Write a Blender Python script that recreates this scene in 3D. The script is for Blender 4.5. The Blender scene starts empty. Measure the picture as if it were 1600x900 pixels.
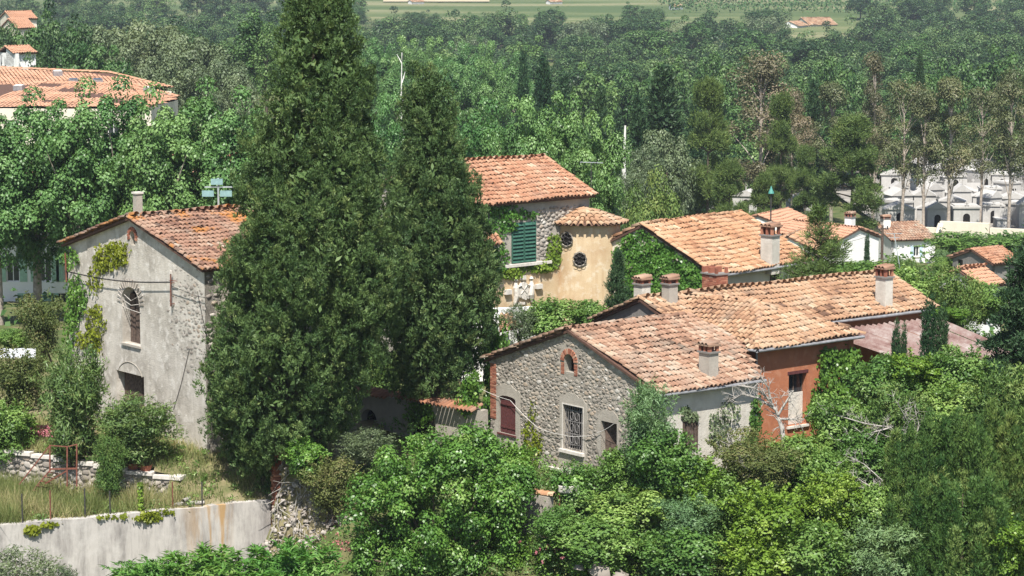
import bpy, math, random
import numpy as np
from mathutils import Vector, Matrix
from mathutils.geometry import tessellate_polygon

# ------------------------------------------------------------------ camera, world, sun, exposure
sc = bpy.context.scene
F, HOR, CZ = 3860.0, -60.0, 21.0            # focal length and horizon in photo pixels, eye height in metres
PITCH = math.atan((450 - HOR) / F)
cp, sp = math.cos(PITCH), math.sin(PITCH)
cam_data = bpy.data.cameras.new('camera')
cam_data.sensor_width = 36.0
cam_data.lens = 36.0 * F / 1600.0
cam_data.clip_start = 1.0
cam_data.clip_end = 6000.0
cam = bpy.data.objects.new('camera', cam_data)
cam.location = (0, 0, CZ)
cam.rotation_euler = (math.pi / 2 - PITCH, 0, 0)
sc.collection.objects.link(cam)
sc.camera = cam

SUN_EL, SUN_X, SUN_Y = math.radians(58), -0.04, -0.999
world = bpy.data.worlds.new('World')
sc.world = world
world.use_nodes = True
wn = world.node_tree
bg = wn.nodes['Background']
sky = wn.nodes.new('ShaderNodeTexSky')
sky.sky_type = 'NISHITA'
sky.sun_disc = False
sky.sun_elevation = SUN_EL
sky.sun_rotation = math.atan2(SUN_X, SUN_Y)
sky.air_density = 1.0
sky.dust_density = 1.0
wn.links.new(sky.outputs[0], bg.inputs[0])
bg.inputs[1].default_value = 0.085
sun_data = bpy.data.lights.new('sun', 'SUN')
sun_data.energy = 5.0
sun_data.angle = math.radians(0.5)
sun_data.color = (1.0, 0.955, 0.88)
sun = bpy.data.objects.new('sun', sun_data)
sdir = Vector((SUN_X * math.cos(SUN_EL), SUN_Y * math.cos(SUN_EL), math.sin(SUN_EL)))
sun.rotation_euler = sdir.to_track_quat('Z', 'Y').to_euler()
sun.location = (10, 20, 120)
sc.collection.objects.link(sun)
sc.view_settings.view_transform = 'Standard'
sc.view_settings.look = 'None'
sc.view_settings.exposure = 0.74
sc.view_settings.gamma = 1.0
sc.view_settings.use_curve_mapping = False
sc.render.engine = 'CYCLES'
sc.cycles.use_denoising = True
sc.cycles.max_bounces = 6
sc.cycles.diffuse_bounces = 3
sc.cycles.glossy_bounces = 2
sc.cycles.transmission_bounces = 4
sc.cycles.volume_bounces = 0
sc.cycles.sample_clamp_indirect = 6.0

rng = np.random.default_rng(11)
random.seed(5)
UP = np.array([0, 0, 1.0])


def ray(px, py):
    u = (px - 800) / F
    v = (450 - py) / F
    return np.array([u, cp + v * sp, -sp + v * cp])


def pix(px, py, Y):
    d = ray(px, py)
    d = d * (Y / d[1])
    return d + np.array([0, 0, CZ])


def rplane(px, py, P0, N):
    d = ray(px, py)
    c = np.array([0, 0, CZ])
    t = np.dot(np.asarray(P0) - c, N) / np.dot(d, N)
    return c + d * t


def ppm(Y):
    return F / Y


# ------------------------------------------------------------------ objects
col = sc.collection


def link(o, parent=None):
    col.objects.link(o)
    if parent is not None:
        o.parent = parent
    return o


def tag(o, label=None, cat=None, group=None, kind=None):
    if label: o['label'] = label
    if cat: o['category'] = cat
    if group: o['group'] = group
    if kind: o['kind'] = kind
    return o


def empty(name, loc, label, cat, group=None, rz=0.0, scale=1.0):
    o = bpy.data.objects.new(name, None)
    o.empty_display_size = 0.3
    o.location = [float(v) for v in loc]
    o.rotation_euler = (0, 0, rz)
    o.scale = (scale, scale, scale) if np.isscalar(scale) else scale
    link(o)
    return tag(o, label, cat, group)


def new_mesh(name, V, polys, mats, tint=None, smooth=False, midx=None):
    """V (n,3); polys: list of int arrays (m,k); tint: per face values; midx: per face material index"""
    me = bpy.data.meshes.new(name)
    V = np.ascontiguousarray(V, dtype=np.float32)
    polys = [np.asarray(p, dtype=np.int32) for p in polys if len(p)]
    loops = np.concatenate([p.ravel() for p in polys])
    tot = np.concatenate([np.full(len(p), p.shape[1], dtype=np.int32) for p in polys])
    start = np.concatenate([[0], np.cumsum(tot)[:-1]]).astype(np.int32)
    me.vertices.add(len(V))
    me.vertices.foreach_set('co', V.ravel())
    me.loops.add(len(loops))
    me.loops.foreach_set('vertex_index', loops)
    me.polygons.add(len(tot))
    me.polygons.foreach_set('loop_start', start)
    me.polygons.foreach_set('loop_total', tot)
    for m in (mats if isinstance(mats, (list, tuple)) else [mats]):
        me.materials.append(m)
    if midx is not None:
        me.polygons.foreach_set('material_index', np.asarray(midx, dtype=np.int32))
    if smooth:
        me.polygons.foreach_set('use_smooth', np.ones(len(tot), dtype=bool))
    if tint is not None:
        at = me.attributes.new('tint', 'FLOAT', 'FACE')
        at.data.foreach_set('value', np.asarray(tint, dtype=np.float32))
    me.update(calc_edges=True)
    return me


def place(name, me, parent=None, off=None):
    """mesh in world coordinates under a root Empty whose location is given by the root itself"""
    o = bpy.data.objects.new(name, me)
    link(o, parent)
    if parent is not None:
        r = parent
        if r.type == 'EMPTY':
            o.matrix_parent_inverse = Matrix.Translation(-Vector(r.location))
    return o


class Geo:
    """collects plain polygons in world coordinates"""

    def __init__(s):
        s.v = []
        s.f = []
        s.t = []

    def poly(s, pts, t=0.5):
        i = len(s.v)
        s.v += [tuple(float(c) for c in p) for p in pts]
        s.f.append(tuple(range(i, i + len(pts))))
        s.t.append(t)

    def box(s, c, ax, h, t=0.5, taper=1.0):
        c = np.asarray(c, float)
        X, Y, Z = [np.asarray(a, float) for a in ax]
        P = []
        for sz in (-1, 1):
            k = taper if sz > 0 else 1.0
            for sx, sy in ((-1, -1), (1, -1), (1, 1), (-1, 1)):
                P.append(c + X * h[0] * sx * k + Y * h[1] * sy * k + Z * h[2] * sz)
        i = len(s.v)
        s.v += [tuple(p) for p in P]
        for f in ((3, 2, 1, 0), (4, 5, 6, 7), (0, 1, 5, 4), (1, 2, 6, 5), (2, 3, 7, 6), (3, 0, 4, 7)):
            s.f.append(tuple(i + k for k in f))
            s.t.append(t)

    def beam(s, a, b, w, h=None, t=0.5):
        a = np.asarray(a, float)
        b = np.asarray(b, float)
        d = b - a
        L = np.linalg.norm(d)
        d = d / L
        q = UP if abs(d[2]) < 0.9 else np.array([1.0, 0, 0])
        x = np.cross(d, q)
        x /= np.linalg.norm(x)
        y = np.cross(x, d)
        s.box((a + b) / 2, (x, y, d), (w / 2, (h or w) / 2, L / 2), t)

    def tube(s, pts, rad, n=6, t=0.5):
        V, Q = tube_np(pts, rad, n)
        i = len(s.v)
        s.v += [tuple(p) for p in V]
        for q in Q:
            s.f.append(tuple(int(k) + i for k in q))
            s.t.append(t)

    def mesh(s, name, mats, smooth=False):
        me = bpy.data.meshes.new(name)
        me.from_pydata(s.v, [], s.f)
        for m in (mats if isinstance(mats, (list, tuple)) else [mats]):
            me.materials.append(m)
        at = me.attributes.new('tint', 'FLOAT', 'FACE')
        at.data.foreach_set('value', np.asarray(s.t, dtype=np.float32))
        if smooth:
            me.polygons.foreach_set('use_smooth', np.ones(len(s.f), dtype=bool))
        me.update()
        return me

    def obj(s, name, mats, parent=None, smooth=False):
        return place(name, s.mesh(name, mats, smooth), parent)

    def local(s, loc):
        s.v = [(p[0] - loc[0], p[1] - loc[1], p[2] - loc[2]) for p in s.v]
        return s


def tube_np(pts, rad, n=6):
    pts = np.asarray(pts, float)
    m = len(pts)
    rad = np.broadcast_to(np.asarray(rad, float), (m,))
    T = np.gradient(pts, axis=0)
    T /= np.linalg.norm(T, axis=1)[:, None] + 1e-9
    q = UP if abs(T[:, 2]).mean() < 0.8 else np.array([1.0, 0.0, 0.0])
    X = np.cross(T, q)
    X /= np.linalg.norm(X, axis=1)[:, None] + 1e-9
    Y = np.cross(T, X)
    a = np.linspace(0, 2 * math.pi, n, endpoint=False)
    V = pts[:, None, :] + rad[:, None, None] * (np.cos(a)[None, :, None] * X[:, None, :] + np.sin(a)[None, :, None] * Y[:, None, :])
    idx = np.arange(m * n).reshape(m, n)
    nx = np.roll(idx, -1, axis=1)
    Q = np.stack([idx[:-1], nx[:-1], nx[1:], idx[1:]], axis=-1).reshape(-1, 4)
    return V.reshape(-1, 3), Q


def thing_mesh(name, geo, mats, loc, label, cat, group=None, kind=None, smooth=False):
    """a thing that is one mesh, with its origin at loc"""
    geo.local(loc)
    o = bpy.data.objects.new(name, geo.mesh(name, mats, smooth))
    o.location = [float(v) for v in loc]
    link(o)
    return tag(o, label, cat, group, kind)


# ------------------------------------------------------------------ materials
class NT:
    def __init__(s, name):
        s.m = bpy.data.materials.new(name)
        s.m.use_nodes = True
        s.t = s.m.node_tree
        s.t.nodes.clear()
        s.out = s.t.nodes.new('ShaderNodeOutputMaterial')

    def n(s, typ, ins=None, **props):
        nd = s.t.nodes.new('ShaderNode' + typ)
        for k, v in props.items():
            setattr(nd, k, v)
        for k, v in (ins or {}).items():
            sk = nd.inputs[k]
            if isinstance(v, bpy.types.NodeSocket):
                s.t.links.new(v, sk)
            else:
                sk.default_value = v
        return nd

    def mix(s, f, a, b, mode='MIX'):
        nd = s.t.nodes.new('ShaderNodeMix')
        nd.data_type = 'RGBA'
        nd.blend_type = mode
        for k, v in ((0, f), (6, a), (7, b)):
            if isinstance(v, bpy.types.NodeSocket):
                s.t.links.new(v, nd.inputs[k])
            else:
                nd.inputs[k].default_value = v if k == 0 else (*v, 1.0)
        return nd.outputs[2]

    def ramp(s, f, stops, interp='LINEAR'):
        nd = s.n('ValToRGB', {'Fac': f})
        r = nd.color_ramp
        r.interpolation = interp
        while len(r.elements) < len(stops):
            r.elements.new(0.5)
        for e, (p, c) in zip(r.elements, stops):
            e.position = p
            e.color = (*c, 1.0) if len(c) == 3 else c
        return nd.outputs[0]

    def step(s, f, a, b):
        nd = s.n('MapRange', {0: f, 1: a, 2: b})
        return nd.outputs[0]

    def pos(s, scale=(1, 1, 1)):
        g = s.n('NewGeometry')
        mp = s.n('Mapping', {'Vector': g.outputs['Position'], 'Scale': scale})
        return mp.outputs[0]

    def noise(s, vec, scale, detail=4, rough=0.55):
        return s.n('TexNoise', {'Vector': vec, 'Scale': scale, 'Detail': detail, 'Roughness': rough}).outputs[0]

    def tint(s):
        return s.n('Attribute', attribute_name='tint').outputs['Fac']

    def bsdf(s, colr, rough=0.85, spec=0.25, bump=None, bstr=0.3, bdist=0.02, metal=0.0):
        b = s.n('BsdfPrincipled', {'Base Color': colr if isinstance(colr, bpy.types.NodeSocket) else (*colr, 1), 'Roughness': rough, 'Metallic': metal, 'Specular IOR Level': spec})
        if bump is not None:
            bn = s.n('Bump', {'Height': bump, 'Strength': bstr, 'Distance': bdist})
            s.t.links.new(bn.outputs[0], b.inputs['Normal'])
        s.t.links.new(b.outputs[0], s.out.inputs['Surface'])
        return s.m


def leaf_mat(name, c0, c1, c2=None, trans=0.32, rough=0.55, spec=0.25, vary=0.25):
    n = NT(name)
    stops = [(0.0, c0), (0.75, c1), (1.0, c2 or c1)]
    c = n.ramp(n.tint(), stops)
    r = n.n('ObjectInfo').outputs['Random']
    v = n.n('MapRange', {0: r, 1: 0.0, 2: 1.0, 3: 1 - vary, 4: 1 + vary}).outputs[0]
    h = n.n('MapRange', {0: r, 1: 0.0, 2: 1.0, 3: 0.515, 4: 0.485}).outputs[0]
    c = n.n('HueSaturation', {'Color': c, 'Value': v, 'Hue': h, 'Saturation': 1.0}).outputs[0]
    trans *= 0.75
    b = n.n('BsdfPrincipled', {'Base Color': c, 'Roughness': rough - 0.08, 'Specular IOR Level': spec + 0.02})
    t = n.n('BsdfTranslucent', {'Color': n.mix(1.0, c, (1.25, 1.2, 0.55), 'MULTIPLY')})
    mx = n.n('MixShader', {0: trans, 1: b.outputs[0], 2: t.outputs[0]})
    n.t.links.new(mx.outputs[0], n.out.inputs['Surface'])
    return n.m


def plain_mat(name, c, rough=0.7, spec=0.3, var=0.25, scale=6.0, metal=0.0):
    n = NT(name)
    k = n.noise(n.pos(), scale, 5)
    d = tuple(x * (1 - var) for x in c)
    u = tuple(min(1, x * (1 + var)) for x in c)
    return n.bsdf(n.ramp(k, [(0.3, d), (0.7, u)]), rough, spec, k, 0.25, 0.01, metal)


def tile_mat(name, stops, lichen=(0.30, 0.27, 0.22), la=0.35, orange=0.0, dark=0.3):
    n = NT(name)
    c = n.ramp(n.tint(), stops)
    p = n.pos()
    f = n.step(n.noise(p, 0.9, 6, 0.65), 0.48, 0.68)
    f = n.n('Math', {0: f, 1: la}, operation='MULTIPLY').outputs[0]
    c = n.mix(f, c, lichen)
    if orange:
        f2 = n.step(n.noise(n.pos((1, 1, 1.7)), 0.75, 5, 0.6), 0.53, 0.62)
        f2 = n.n('Math', {0: f2, 1: orange}, operation='MULTIPLY').outputs[0]
        c = n.mix(f2, c, (0.42, 0.17, 0.03))
    g = n.noise(p, 13, 4, 0.7)
    f3 = n.n('Math', {0: n.step(g, 0.52, 0.72), 1: dark}, operation='MULTIPLY').outputs[0]
    c = n.mix(f3, c, (0.13, 0.10, 0.085))
    return n.bsdf(c, 0.9, 0.15, g, 0.35, 0.015)


def plaster_mat(name, base, dirt, pale, streak=0.4, dirt_amt=0.6, pale_amt=0.5, scale=0.6, bump=0.5):
    n = NT(name)
    p = n.pos()
    big = n.noise(p, scale, 6, 0.62)
    c = n.mix(n.n('Math', {0: n.step(big, 0.45, 0.7), 1: dirt_amt}, operation='MULTIPLY').outputs[0], base, dirt)
    st = n.noise(n.pos((3.2, 3.2, 0.22)), 1.0, 5, 0.6)
    c = n.mix(n.n('Math', {0: n.step(st, 0.5, 0.75), 1: streak}, operation='MULTIPLY').outputs[0], c, dirt)
    md = n.noise(p, 2.6, 5, 0.6)
    c = n.mix(n.n('Math', {0: n.step(md, 0.52, 0.66), 1: pale_amt}, operation='MULTIPLY').outputs[0], c, pale)
    fine = n.noise(p, 22, 4, 0.7)
    c = n.mix(n.n('Math', {0: n.step(fine, 0.5, 0.8), 1: 0.25}, operation='MULTIPLY').outputs[0], c, dirt)
    hb = n.n('Math', {0: fine, 1: md}, operation='ADD').outputs[0]
    return n.bsdf(c, 0.92, 0.12, hb, bump, 0.03)


TILE_STOPS = [(0.0, (0.087, 0.058, 0.042)), (0.15, (0.194, 0.111, 0.074)), (0.38, (0.296, 0.168, 0.112)), (0.60, (0.363, 0.231, 0.159)), (0.82, (0.426, 0.309, 0.224)), (1.0, (0.377, 0.328, 0.261))]
TILE_WARM = [(0.0, (0.136, 0.077, 0.051)), (0.18, (0.281, 0.160, 0.098)), (0.5, (0.383, 0.231, 0.140)), (0.8, (0.441, 0.304, 0.196)), (1.0, (0.465, 0.376, 0.270))]
TILE_BARN = [(0.0, (0.078, 0.048, 0.039)), (0.2, (0.194, 0.106, 0.076)), (0.5, (0.281, 0.160, 0.112)), (0.8, (0.349, 0.227, 0.163)), (1.0, (0.358, 0.299, 0.243))]
M = {}
M['tile_stone'] = tile_mat('terracotta_weathered', TILE_STOPS, la=0.5, dark=0.45)
M['tile_main'] = tile_mat('terracotta_pale', TILE_WARM, lichen=(0.36, 0.30, 0.23), la=0.5, dark=0.4)
M['tile_barn'] = tile_mat('terracotta_lichen', TILE_BARN, la=0.5, orange=0.75)
M['tile_tower'] = tile_mat('terracotta_red', [(0.0, (0.207, 0.095, 0.057)), (0.3, (0.342, 0.166, 0.099)), (0.7, (0.414, 0.237, 0.150)), (1.0, (0.486, 0.370, 0.258))], la=0.3, dark=0.2)
M['tile_ivy'] = tile_mat('terracotta_orange', [(0.0, (0.234, 0.114, 0.065)), (0.3, (0.387, 0.209, 0.116)), (0.7, (0.468, 0.285, 0.172)), (1.0, (0.513, 0.399, 0.275))], la=0.25, dark=0.15)
M['tile_new'] = tile_mat('terracotta_new', [(0.0, (0.44, 0.235, 0.145)), (1.0, (0.50, 0.285, 0.19))], la=0.1, dark=0.08)
M['deck'] = plain_mat('roof_bed', (0.10, 0.055, 0.04), 0.95)
M['barn_plaster'] = plaster_mat('barn_render', (0.56, 0.52, 0.46), (0.30, 0.27, 0.23), (0.68, 0.645, 0.59), 0.45, 0.9, 0.75, 0.7, 1.0)
M['mortar'] = plaster_mat('lime_mortar', (0.37, 0.335, 0.285), (0.21, 0.19, 0.165), (0.44, 0.40, 0.35), 0.3, 0.6, 0.5, 0.8, 0.8)
M['patch_plaster'] = plaster_mat('patch_render', (0.40, 0.365, 0.315), (0.24, 0.215, 0.185), (0.48, 0.445, 0.39), 0.35, 0.5, 0.4, 1.2, 0.5)
M['white_plaster'] = plaster_mat('worn_white_render', (0.62, 0.58, 0.51), (0.36, 0.33, 0.28), (0.70, 0.665, 0.60), 0.3, 0.5, 0.5, 0.7, 0.7)
M['grey_render'] = plaster_mat('grey_render', (0.23, 0.215, 0.20), (0.15, 0.14, 0.13), (0.30, 0.28, 0.26), 0.4, 0.6, 0.4, 0.8, 0.5)
M['yellow_plaster'] = plaster_mat('ochre_render', (0.58, 0.45, 0.29), (0.43, 0.285, 0.165), (0.65, 0.57, 0.44), 0.7, 0.8, 0.7, 0.7, 0.4)
M['orange_plaster'] = plaster_mat('orange_render', (0.42, 0.165, 0.088), (0.27, 0.105, 0.065), (0.50, 0.25, 0.155), 0.6, 0.7, 0.5, 0.7, 0.4)
M['house_white'] = plaster_mat('white_wall', (0.80, 0.79, 0.765), (0.62, 0.60, 0.57), (0.83, 0.82, 0.80), 0.25, 0.35, 0.3, 0.5, 0.1)
M['house_cream'] = plaster_mat('cream_wall', (0.68, 0.62, 0.51), (0.52, 0.46, 0.37), (0.74, 0.69, 0.6), 0.25, 0.35, 0.3, 0.5, 0.1)
M['stone'] = None
n = NT('field_stone')
c = n.ramp(n.tint(), [(0.0, (0.18, 0.155, 0.13)), (0.3, (0.28, 0.25, 0.215)), (0.6, (0.40, 0.36, 0.31)), (0.8, (0.38, 0.30, 0.225)), (0.92, (0.50, 0.465, 0.42)), (1.0, (0.62, 0.59, 0.55))])
g = n.noise(n.pos(), 9, 5, 0.7)
c = n.mix(n.n('Math', {0: n.step(g, 0.45, 0.75), 1: 0.45}, operation='MULTIPLY').outputs[0], c, (0.14, 0.125, 0.11))
M['stone'] = n.bsdf(c, 0.88, 0.2, g, 0.5, 0.02)
n = NT('pale_stone')
c = n.ramp(n.tint(), [(0.0, (0.20, 0.175, 0.15)), (0.4, (0.32, 0.285, 0.25)), (0.7, (0.41, 0.375, 0.335)), (0.85, (0.34, 0.265, 0.205)), (1.0, (0.52, 0.49, 0.45))])
g = n.noise(n.pos(), 8, 5, 0.7)
c = n.mix(n.n('Math', {0: n.step(g, 0.5, 0.8), 1: 0.4}, operation='MULTIPLY').outputs[0], c, (0.18, 0.16, 0.14))
M['pale_stone'] = n.bsdf(c, 0.9, 0.15, g, 0.5, 0.02)
n = NT('old_brick')
c = n.ramp(n.tint(), [(0.0, (0.20, 0.075, 0.05)), (0.5, (0.33, 0.125, 0.08)), (0.9, (0.42, 0.19, 0.12)), (1.0, (0.45, 0.30, 0.22))])
g = n.noise(n.pos(), 14, 4, 0.7)
c = n.mix(n.n('Math', {0: n.step(g, 0.5, 0.8), 1: 0.35}, operation='MULTIPLY').outputs[0], c, (0.25, 0.2, 0.17))
M['brick'] = n.bsdf(c, 0.92, 0.12, g, 0.4, 0.01)
n = NT('stained_concrete')
p = n.pos()
st = n.noise(n.pos((1.7, 1.7, 0.30)), 1.3, 8, 0.72)
c = n.mix(n.step(st, 0.42, 0.70), (0.46, 0.43, 0.40), (0.19, 0.175, 0.165))
bl = n.noise(p, 0.9, 6, 0.65)
c = n.mix(n.n('Math', {0: n.step(bl, 0.47, 0.68), 1: 0.65}, operation='MULTIPLY').outputs[0], c, (0.57, 0.54, 0.505))
gx = n.n('SeparateXYZ', {0: n.n('NewGeometry').outputs['Position']})
hx = n.n('Math', {0: n.step(gx.outputs[0], -13.5, -12.2), 1: n.step(gx.outputs[0], -11.3, -11.7)}, operation='MULTIPLY').outputs[0]
rs = n.n('Math', {0: hx, 1: n.step(n.noise(n.pos((3.2, 3.2, 0.35)), 1.0, 4, 0.6), 0.44, 0.60)}, operation='MULTIPLY').outputs[0]
c = n.mix(n.n('Math', {0: rs, 1: 0.8}, operation='MULTIPLY').outputs[0], c, (0.38, 0.215, 0.06))
fg = n.noise(p, 18, 4, 0.7)
M['concrete'] = n.bsdf(c, 0.9, 0.15, fg, 0.35, 0.015)
n = NT('corrugated_sheet')
big = n.noise(n.pos(), 0.8, 6, 0.7)
c = n.ramp(big, [(0.36, (0.15, 0.085, 0.075)), (0.48, (0.21, 0.135, 0.12)), (0.58, (0.27, 0.21, 0.19)), (0.70, (0.38, 0.34, 0.32))])
fg = n.noise(n.pos(), 7, 5, 0.7)
c = n.mix(n.n('Math', {0: n.step(fg, 0.5, 0.7), 1: 0.5}, operation='MULTIPLY').outputs[0], c, (0.33, 0.285, 0.265))
M['corrugated'] = n.bsdf(c, 0.8, 0.2, fg, 0.2, 0.01)
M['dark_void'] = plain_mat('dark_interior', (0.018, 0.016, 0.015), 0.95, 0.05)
M['old_wood'] = plain_mat('old_wood', (0.105, 0.075, 0.06), 0.85, 0.2, 0.5, 9)
M['bark'] = plain_mat('bark', (0.115, 0.09, 0.07), 0.95, 0.1, 0.5, 7)
M['pale_bark'] = plain_mat('pale_bark', (0.34, 0.29, 0.245), 0.9, 0.1, 0.4, 4)
M['dead_wood'] = plain_mat('dead_wood', (0.36, 0.335, 0.305), 0.9, 0.1, 0.3, 6)
M['white_bark'] = plain_mat('bleached_wood', (0.66, 0.64, 0.60), 0.85, 0.1, 0.2, 3)
M['red_shutter'] = plain_mat('oxblood_paint', (0.105, 0.036, 0.036), 0.6, 0.3, 0.25, 9)
M['green_shutter'] = plain_mat('green_paint', (0.036, 0.105, 0.075), 0.55, 0.35, 0.3, 7)
M['pale_green'] = plain_mat('pale_green_paint', (0.30, 0.46, 0.34), 0.6, 0.3, 0.15)
M['blue_shutter'] = plain_mat('pale_blue_paint', (0.48, 0.60, 0.72), 0.6, 0.3, 0.1)
M['glass'] = plain_mat('dark_pane', (0.03, 0.035, 0.04), 0.15, 0.6, 0.2)
M['iron'] = plain_mat('wrought_iron', (0.04, 0.037, 0.037), 0.6, 0.4, 0.3)
M['pale_iron'] = plain_mat('grey_iron', (0.17, 0.16, 0.155), 0.6, 0.4, 0.3)
M['rust'] = plain_mat('rusty_steel', (0.17, 0.065, 0.045), 0.8, 0.25, 0.35, 8)
M['zinc'] = plain_mat('zinc', (0.30, 0.30, 0.31), 0.5, 0.4, 0.25, 4, 0.3)
M['aluminium'] = plain_mat('aluminium', (0.52, 0.56, 0.58), 0.4, 0.5, 0.15, 4, 0.4)
M['panel_green'] = plain_mat('sea_green_panel', (0.22, 0.36, 0.36), 0.5, 0.4, 0.15)
M['sill'] = plain_mat('pale_sill', (0.60, 0.56, 0.51), 0.85, 0.2, 0.15)
M['carved'] = plain_mat('carved_limestone', (0.60, 0.56, 0.50), 0.9, 0.15, 0.25, 12)
M['cable'] = plain_mat('black_cable', (0.025, 0.025, 0.027), 0.7, 0.2)
M['white_cable'] = plain_mat('white_cable', (0.62, 0.60, 0.57), 0.7, 0.2, 0.1)
M['straw'] = plain_mat('straw_field', (0.40, 0.35, 0.235), 0.95, 0.1, 0.15, 0.05)
M['gravel'] = plain_mat('pale_gravel', (0.27, 0.25, 0.22), 0.95, 0.1, 0.3, 0.6)
M['tomb'] = plaster_mat('tomb_stone', (0.47, 0.455, 0.43), (0.28, 0.265, 0.25), (0.57, 0.555, 0.53), 0.3, 0.5, 0.4, 0.3, 0.1)
M['lamp_teal'] = plain_mat('teal_enamel', (0.07, 0.25, 0.21), 0.5, 0.4, 0.1)
M['cloth_white'] = plain_mat('white_sheet', (0.66, 0.68, 0.73), 0.8, 0.1, 0.1)

L = {}
L['cypress'] = leaf_mat('cypress_leaf', (0.036, 0.080, 0.026), (0.100, 0.168, 0.052), (0.168, 0.228, 0.076), 0.18, 0.6, 0.2, 0.0)
L['cypress2'] = leaf_mat('cypress_olive_leaf', (0.042, 0.080, 0.028), (0.112, 0.165, 0.054), (0.180, 0.215, 0.075), 0.18, 0.6, 0.2, 0.0)
L['plane'] = leaf_mat('plane_leaf', (0.060, 0.137, 0.041), (0.137, 0.265, 0.081), (0.208, 0.345, 0.128), 0.32, 0.5, 0.3, 0.12)
L['fig'] = leaf_mat('fig_leaf', (0.054, 0.136, 0.025), (0.111, 0.246, 0.043), (0.200, 0.322, 0.083), 0.34, 0.45, 0.35, 0.08)
L['bush'] = leaf_mat('bush_leaf', (0.072, 0.147, 0.034), (0.151, 0.267, 0.059), (0.223, 0.336, 0.095), 0.34, 0.5, 0.3, 0.2)
L['bright'] = leaf_mat('bright_leaf', (0.089, 0.172, 0.023), (0.179, 0.294, 0.040), (0.257, 0.358, 0.072), 0.36, 0.5, 0.3, 0.12)
L['olive'] = leaf_mat('olive_leaf', (0.089, 0.122, 0.064), (0.157, 0.208, 0.103), (0.222, 0.272, 0.151), 0.28, 0.55, 0.3, 0.12)
L['feather'] = leaf_mat('feathery_leaf', (0.098, 0.182, 0.079), (0.173, 0.283, 0.119), (0.244, 0.347, 0.166), 0.32, 0.55, 0.3, 0.12)
L['brown'] = leaf_mat('russet_leaf', (0.082, 0.110, 0.034), (0.135, 0.168, 0.052), (0.190, 0.175, 0.075), 0.3, 0.6, 0.2, 0.12)
L['oleander'] = leaf_mat('oleander_leaf', (0.078, 0.140, 0.043), (0.152, 0.234, 0.070), (0.234, 0.272, 0.106), 0.3, 0.5, 0.3, 0.1)
L['ivy'] = leaf_mat('ivy_leaf', (0.053, 0.130, 0.022), (0.114, 0.244, 0.039), (0.204, 0.334, 0.081), 0.25, 0.45, 0.35, 0.06)
L['creeper'] = leaf_mat('creeper_leaf', (0.120, 0.160, 0.012), (0.200, 0.250, 0.020), (0.260, 0.290, 0.045), 0.35, 0.5, 0.3, 0.08)
L['conifer'] = leaf_mat('conifer_leaf', (0.042, 0.098, 0.026), (0.110, 0.190, 0.046), (0.180, 0.245, 0.070), 0.2, 0.6, 0.2, 0.1)
L['fir'] = leaf_mat('fir_leaf', (0.021, 0.052, 0.023), (0.047, 0.096, 0.039), (0.078, 0.130, 0.055), 0.15, 0.6, 0.2, 0.1)
L['pine'] = leaf_mat('pine_leaf', (0.057, 0.100, 0.029), (0.122, 0.179, 0.046), (0.179, 0.229, 0.068), 0.2, 0.6, 0.2, 0.12)
L['euc'] = leaf_mat('gum_leaf', (0.080, 0.105, 0.045), (0.150, 0.168, 0.072), (0.225, 0.205, 0.115), 0.28, 0.55, 0.3, 0.15)
L['euc_brown'] = leaf_mat('gum_leaf_russet', (0.095, 0.095, 0.050), (0.175, 0.155, 0.088), (0.260, 0.205, 0.140), 0.28, 0.55, 0.3, 0.1)
L['wood_dark'] = leaf_mat('oak_leaf', (0.025, 0.062, 0.025), (0.076, 0.140, 0.045), (0.134, 0.207, 0.078), 0.25, 0.55, 0.25, 0.35)
L['wood_light'] = leaf_mat('ash_leaf', (0.044, 0.105, 0.029), (0.110, 0.200, 0.058), (0.173, 0.263, 0.095), 0.3, 0.55, 0.25, 0.22)
L['grass'] = leaf_mat('dry_grass', (0.110, 0.165, 0.045), (0.260, 0.270, 0.110), (0.430, 0.370, 0.200), 0.35, 0.7, 0.15, 0.0)
L['pink'] = leaf_mat('pink_flower', (0.350, 0.120, 0.140), (0.500, 0.180, 0.220), (0.550, 0.280, 0.300), 0.3, 0.7, 0.15, 0.0)
n = NT('ground_cover')
p = n.pos()
a = n.noise(p, 0.25, 8, 0.65)
c = n.ramp(a, [(0.35, (0.055, 0.085, 0.028)), (0.5, (0.095, 0.115, 0.042)), (0.62, (0.165, 0.145, 0.075)), (0.72, (0.23, 0.19, 0.125))])
far = n.n('SeparateXYZ', {0: n.n('NewGeometry').outputs['Position']})
fy = n.step(far.outputs[1], 780, 960)
c2 = n.ramp(n.noise(n.pos((0.006, 0.010, 1)), 1.0, 3, 0.5), [(0.40, (0.07, 0.105, 0.038)), (0.54, (0.12, 0.145, 0.06)), (0.66, (0.20, 0.195, 0.105))])
c = n.mix(fy, c, c2)
M['ground'] = n.bsdf(c, 0.95, 0.1, n.noise(p, 5, 6, 0.7), 0.6, 0.1)
n = NT('dry_soil')
a = n.noise(n.pos(), 1.1, 8, 0.65)
c = n.ramp(a, [(0.3, (0.10, 0.115, 0.045)), (0.5, (0.19, 0.165, 0.09)), (0.7, (0.29, 0.245, 0.165))])
M['soil'] = n.bsdf(c, 0.95, 0.1, n.noise(n.pos(), 9, 6, 0.7), 0.6, 0.05)

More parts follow.
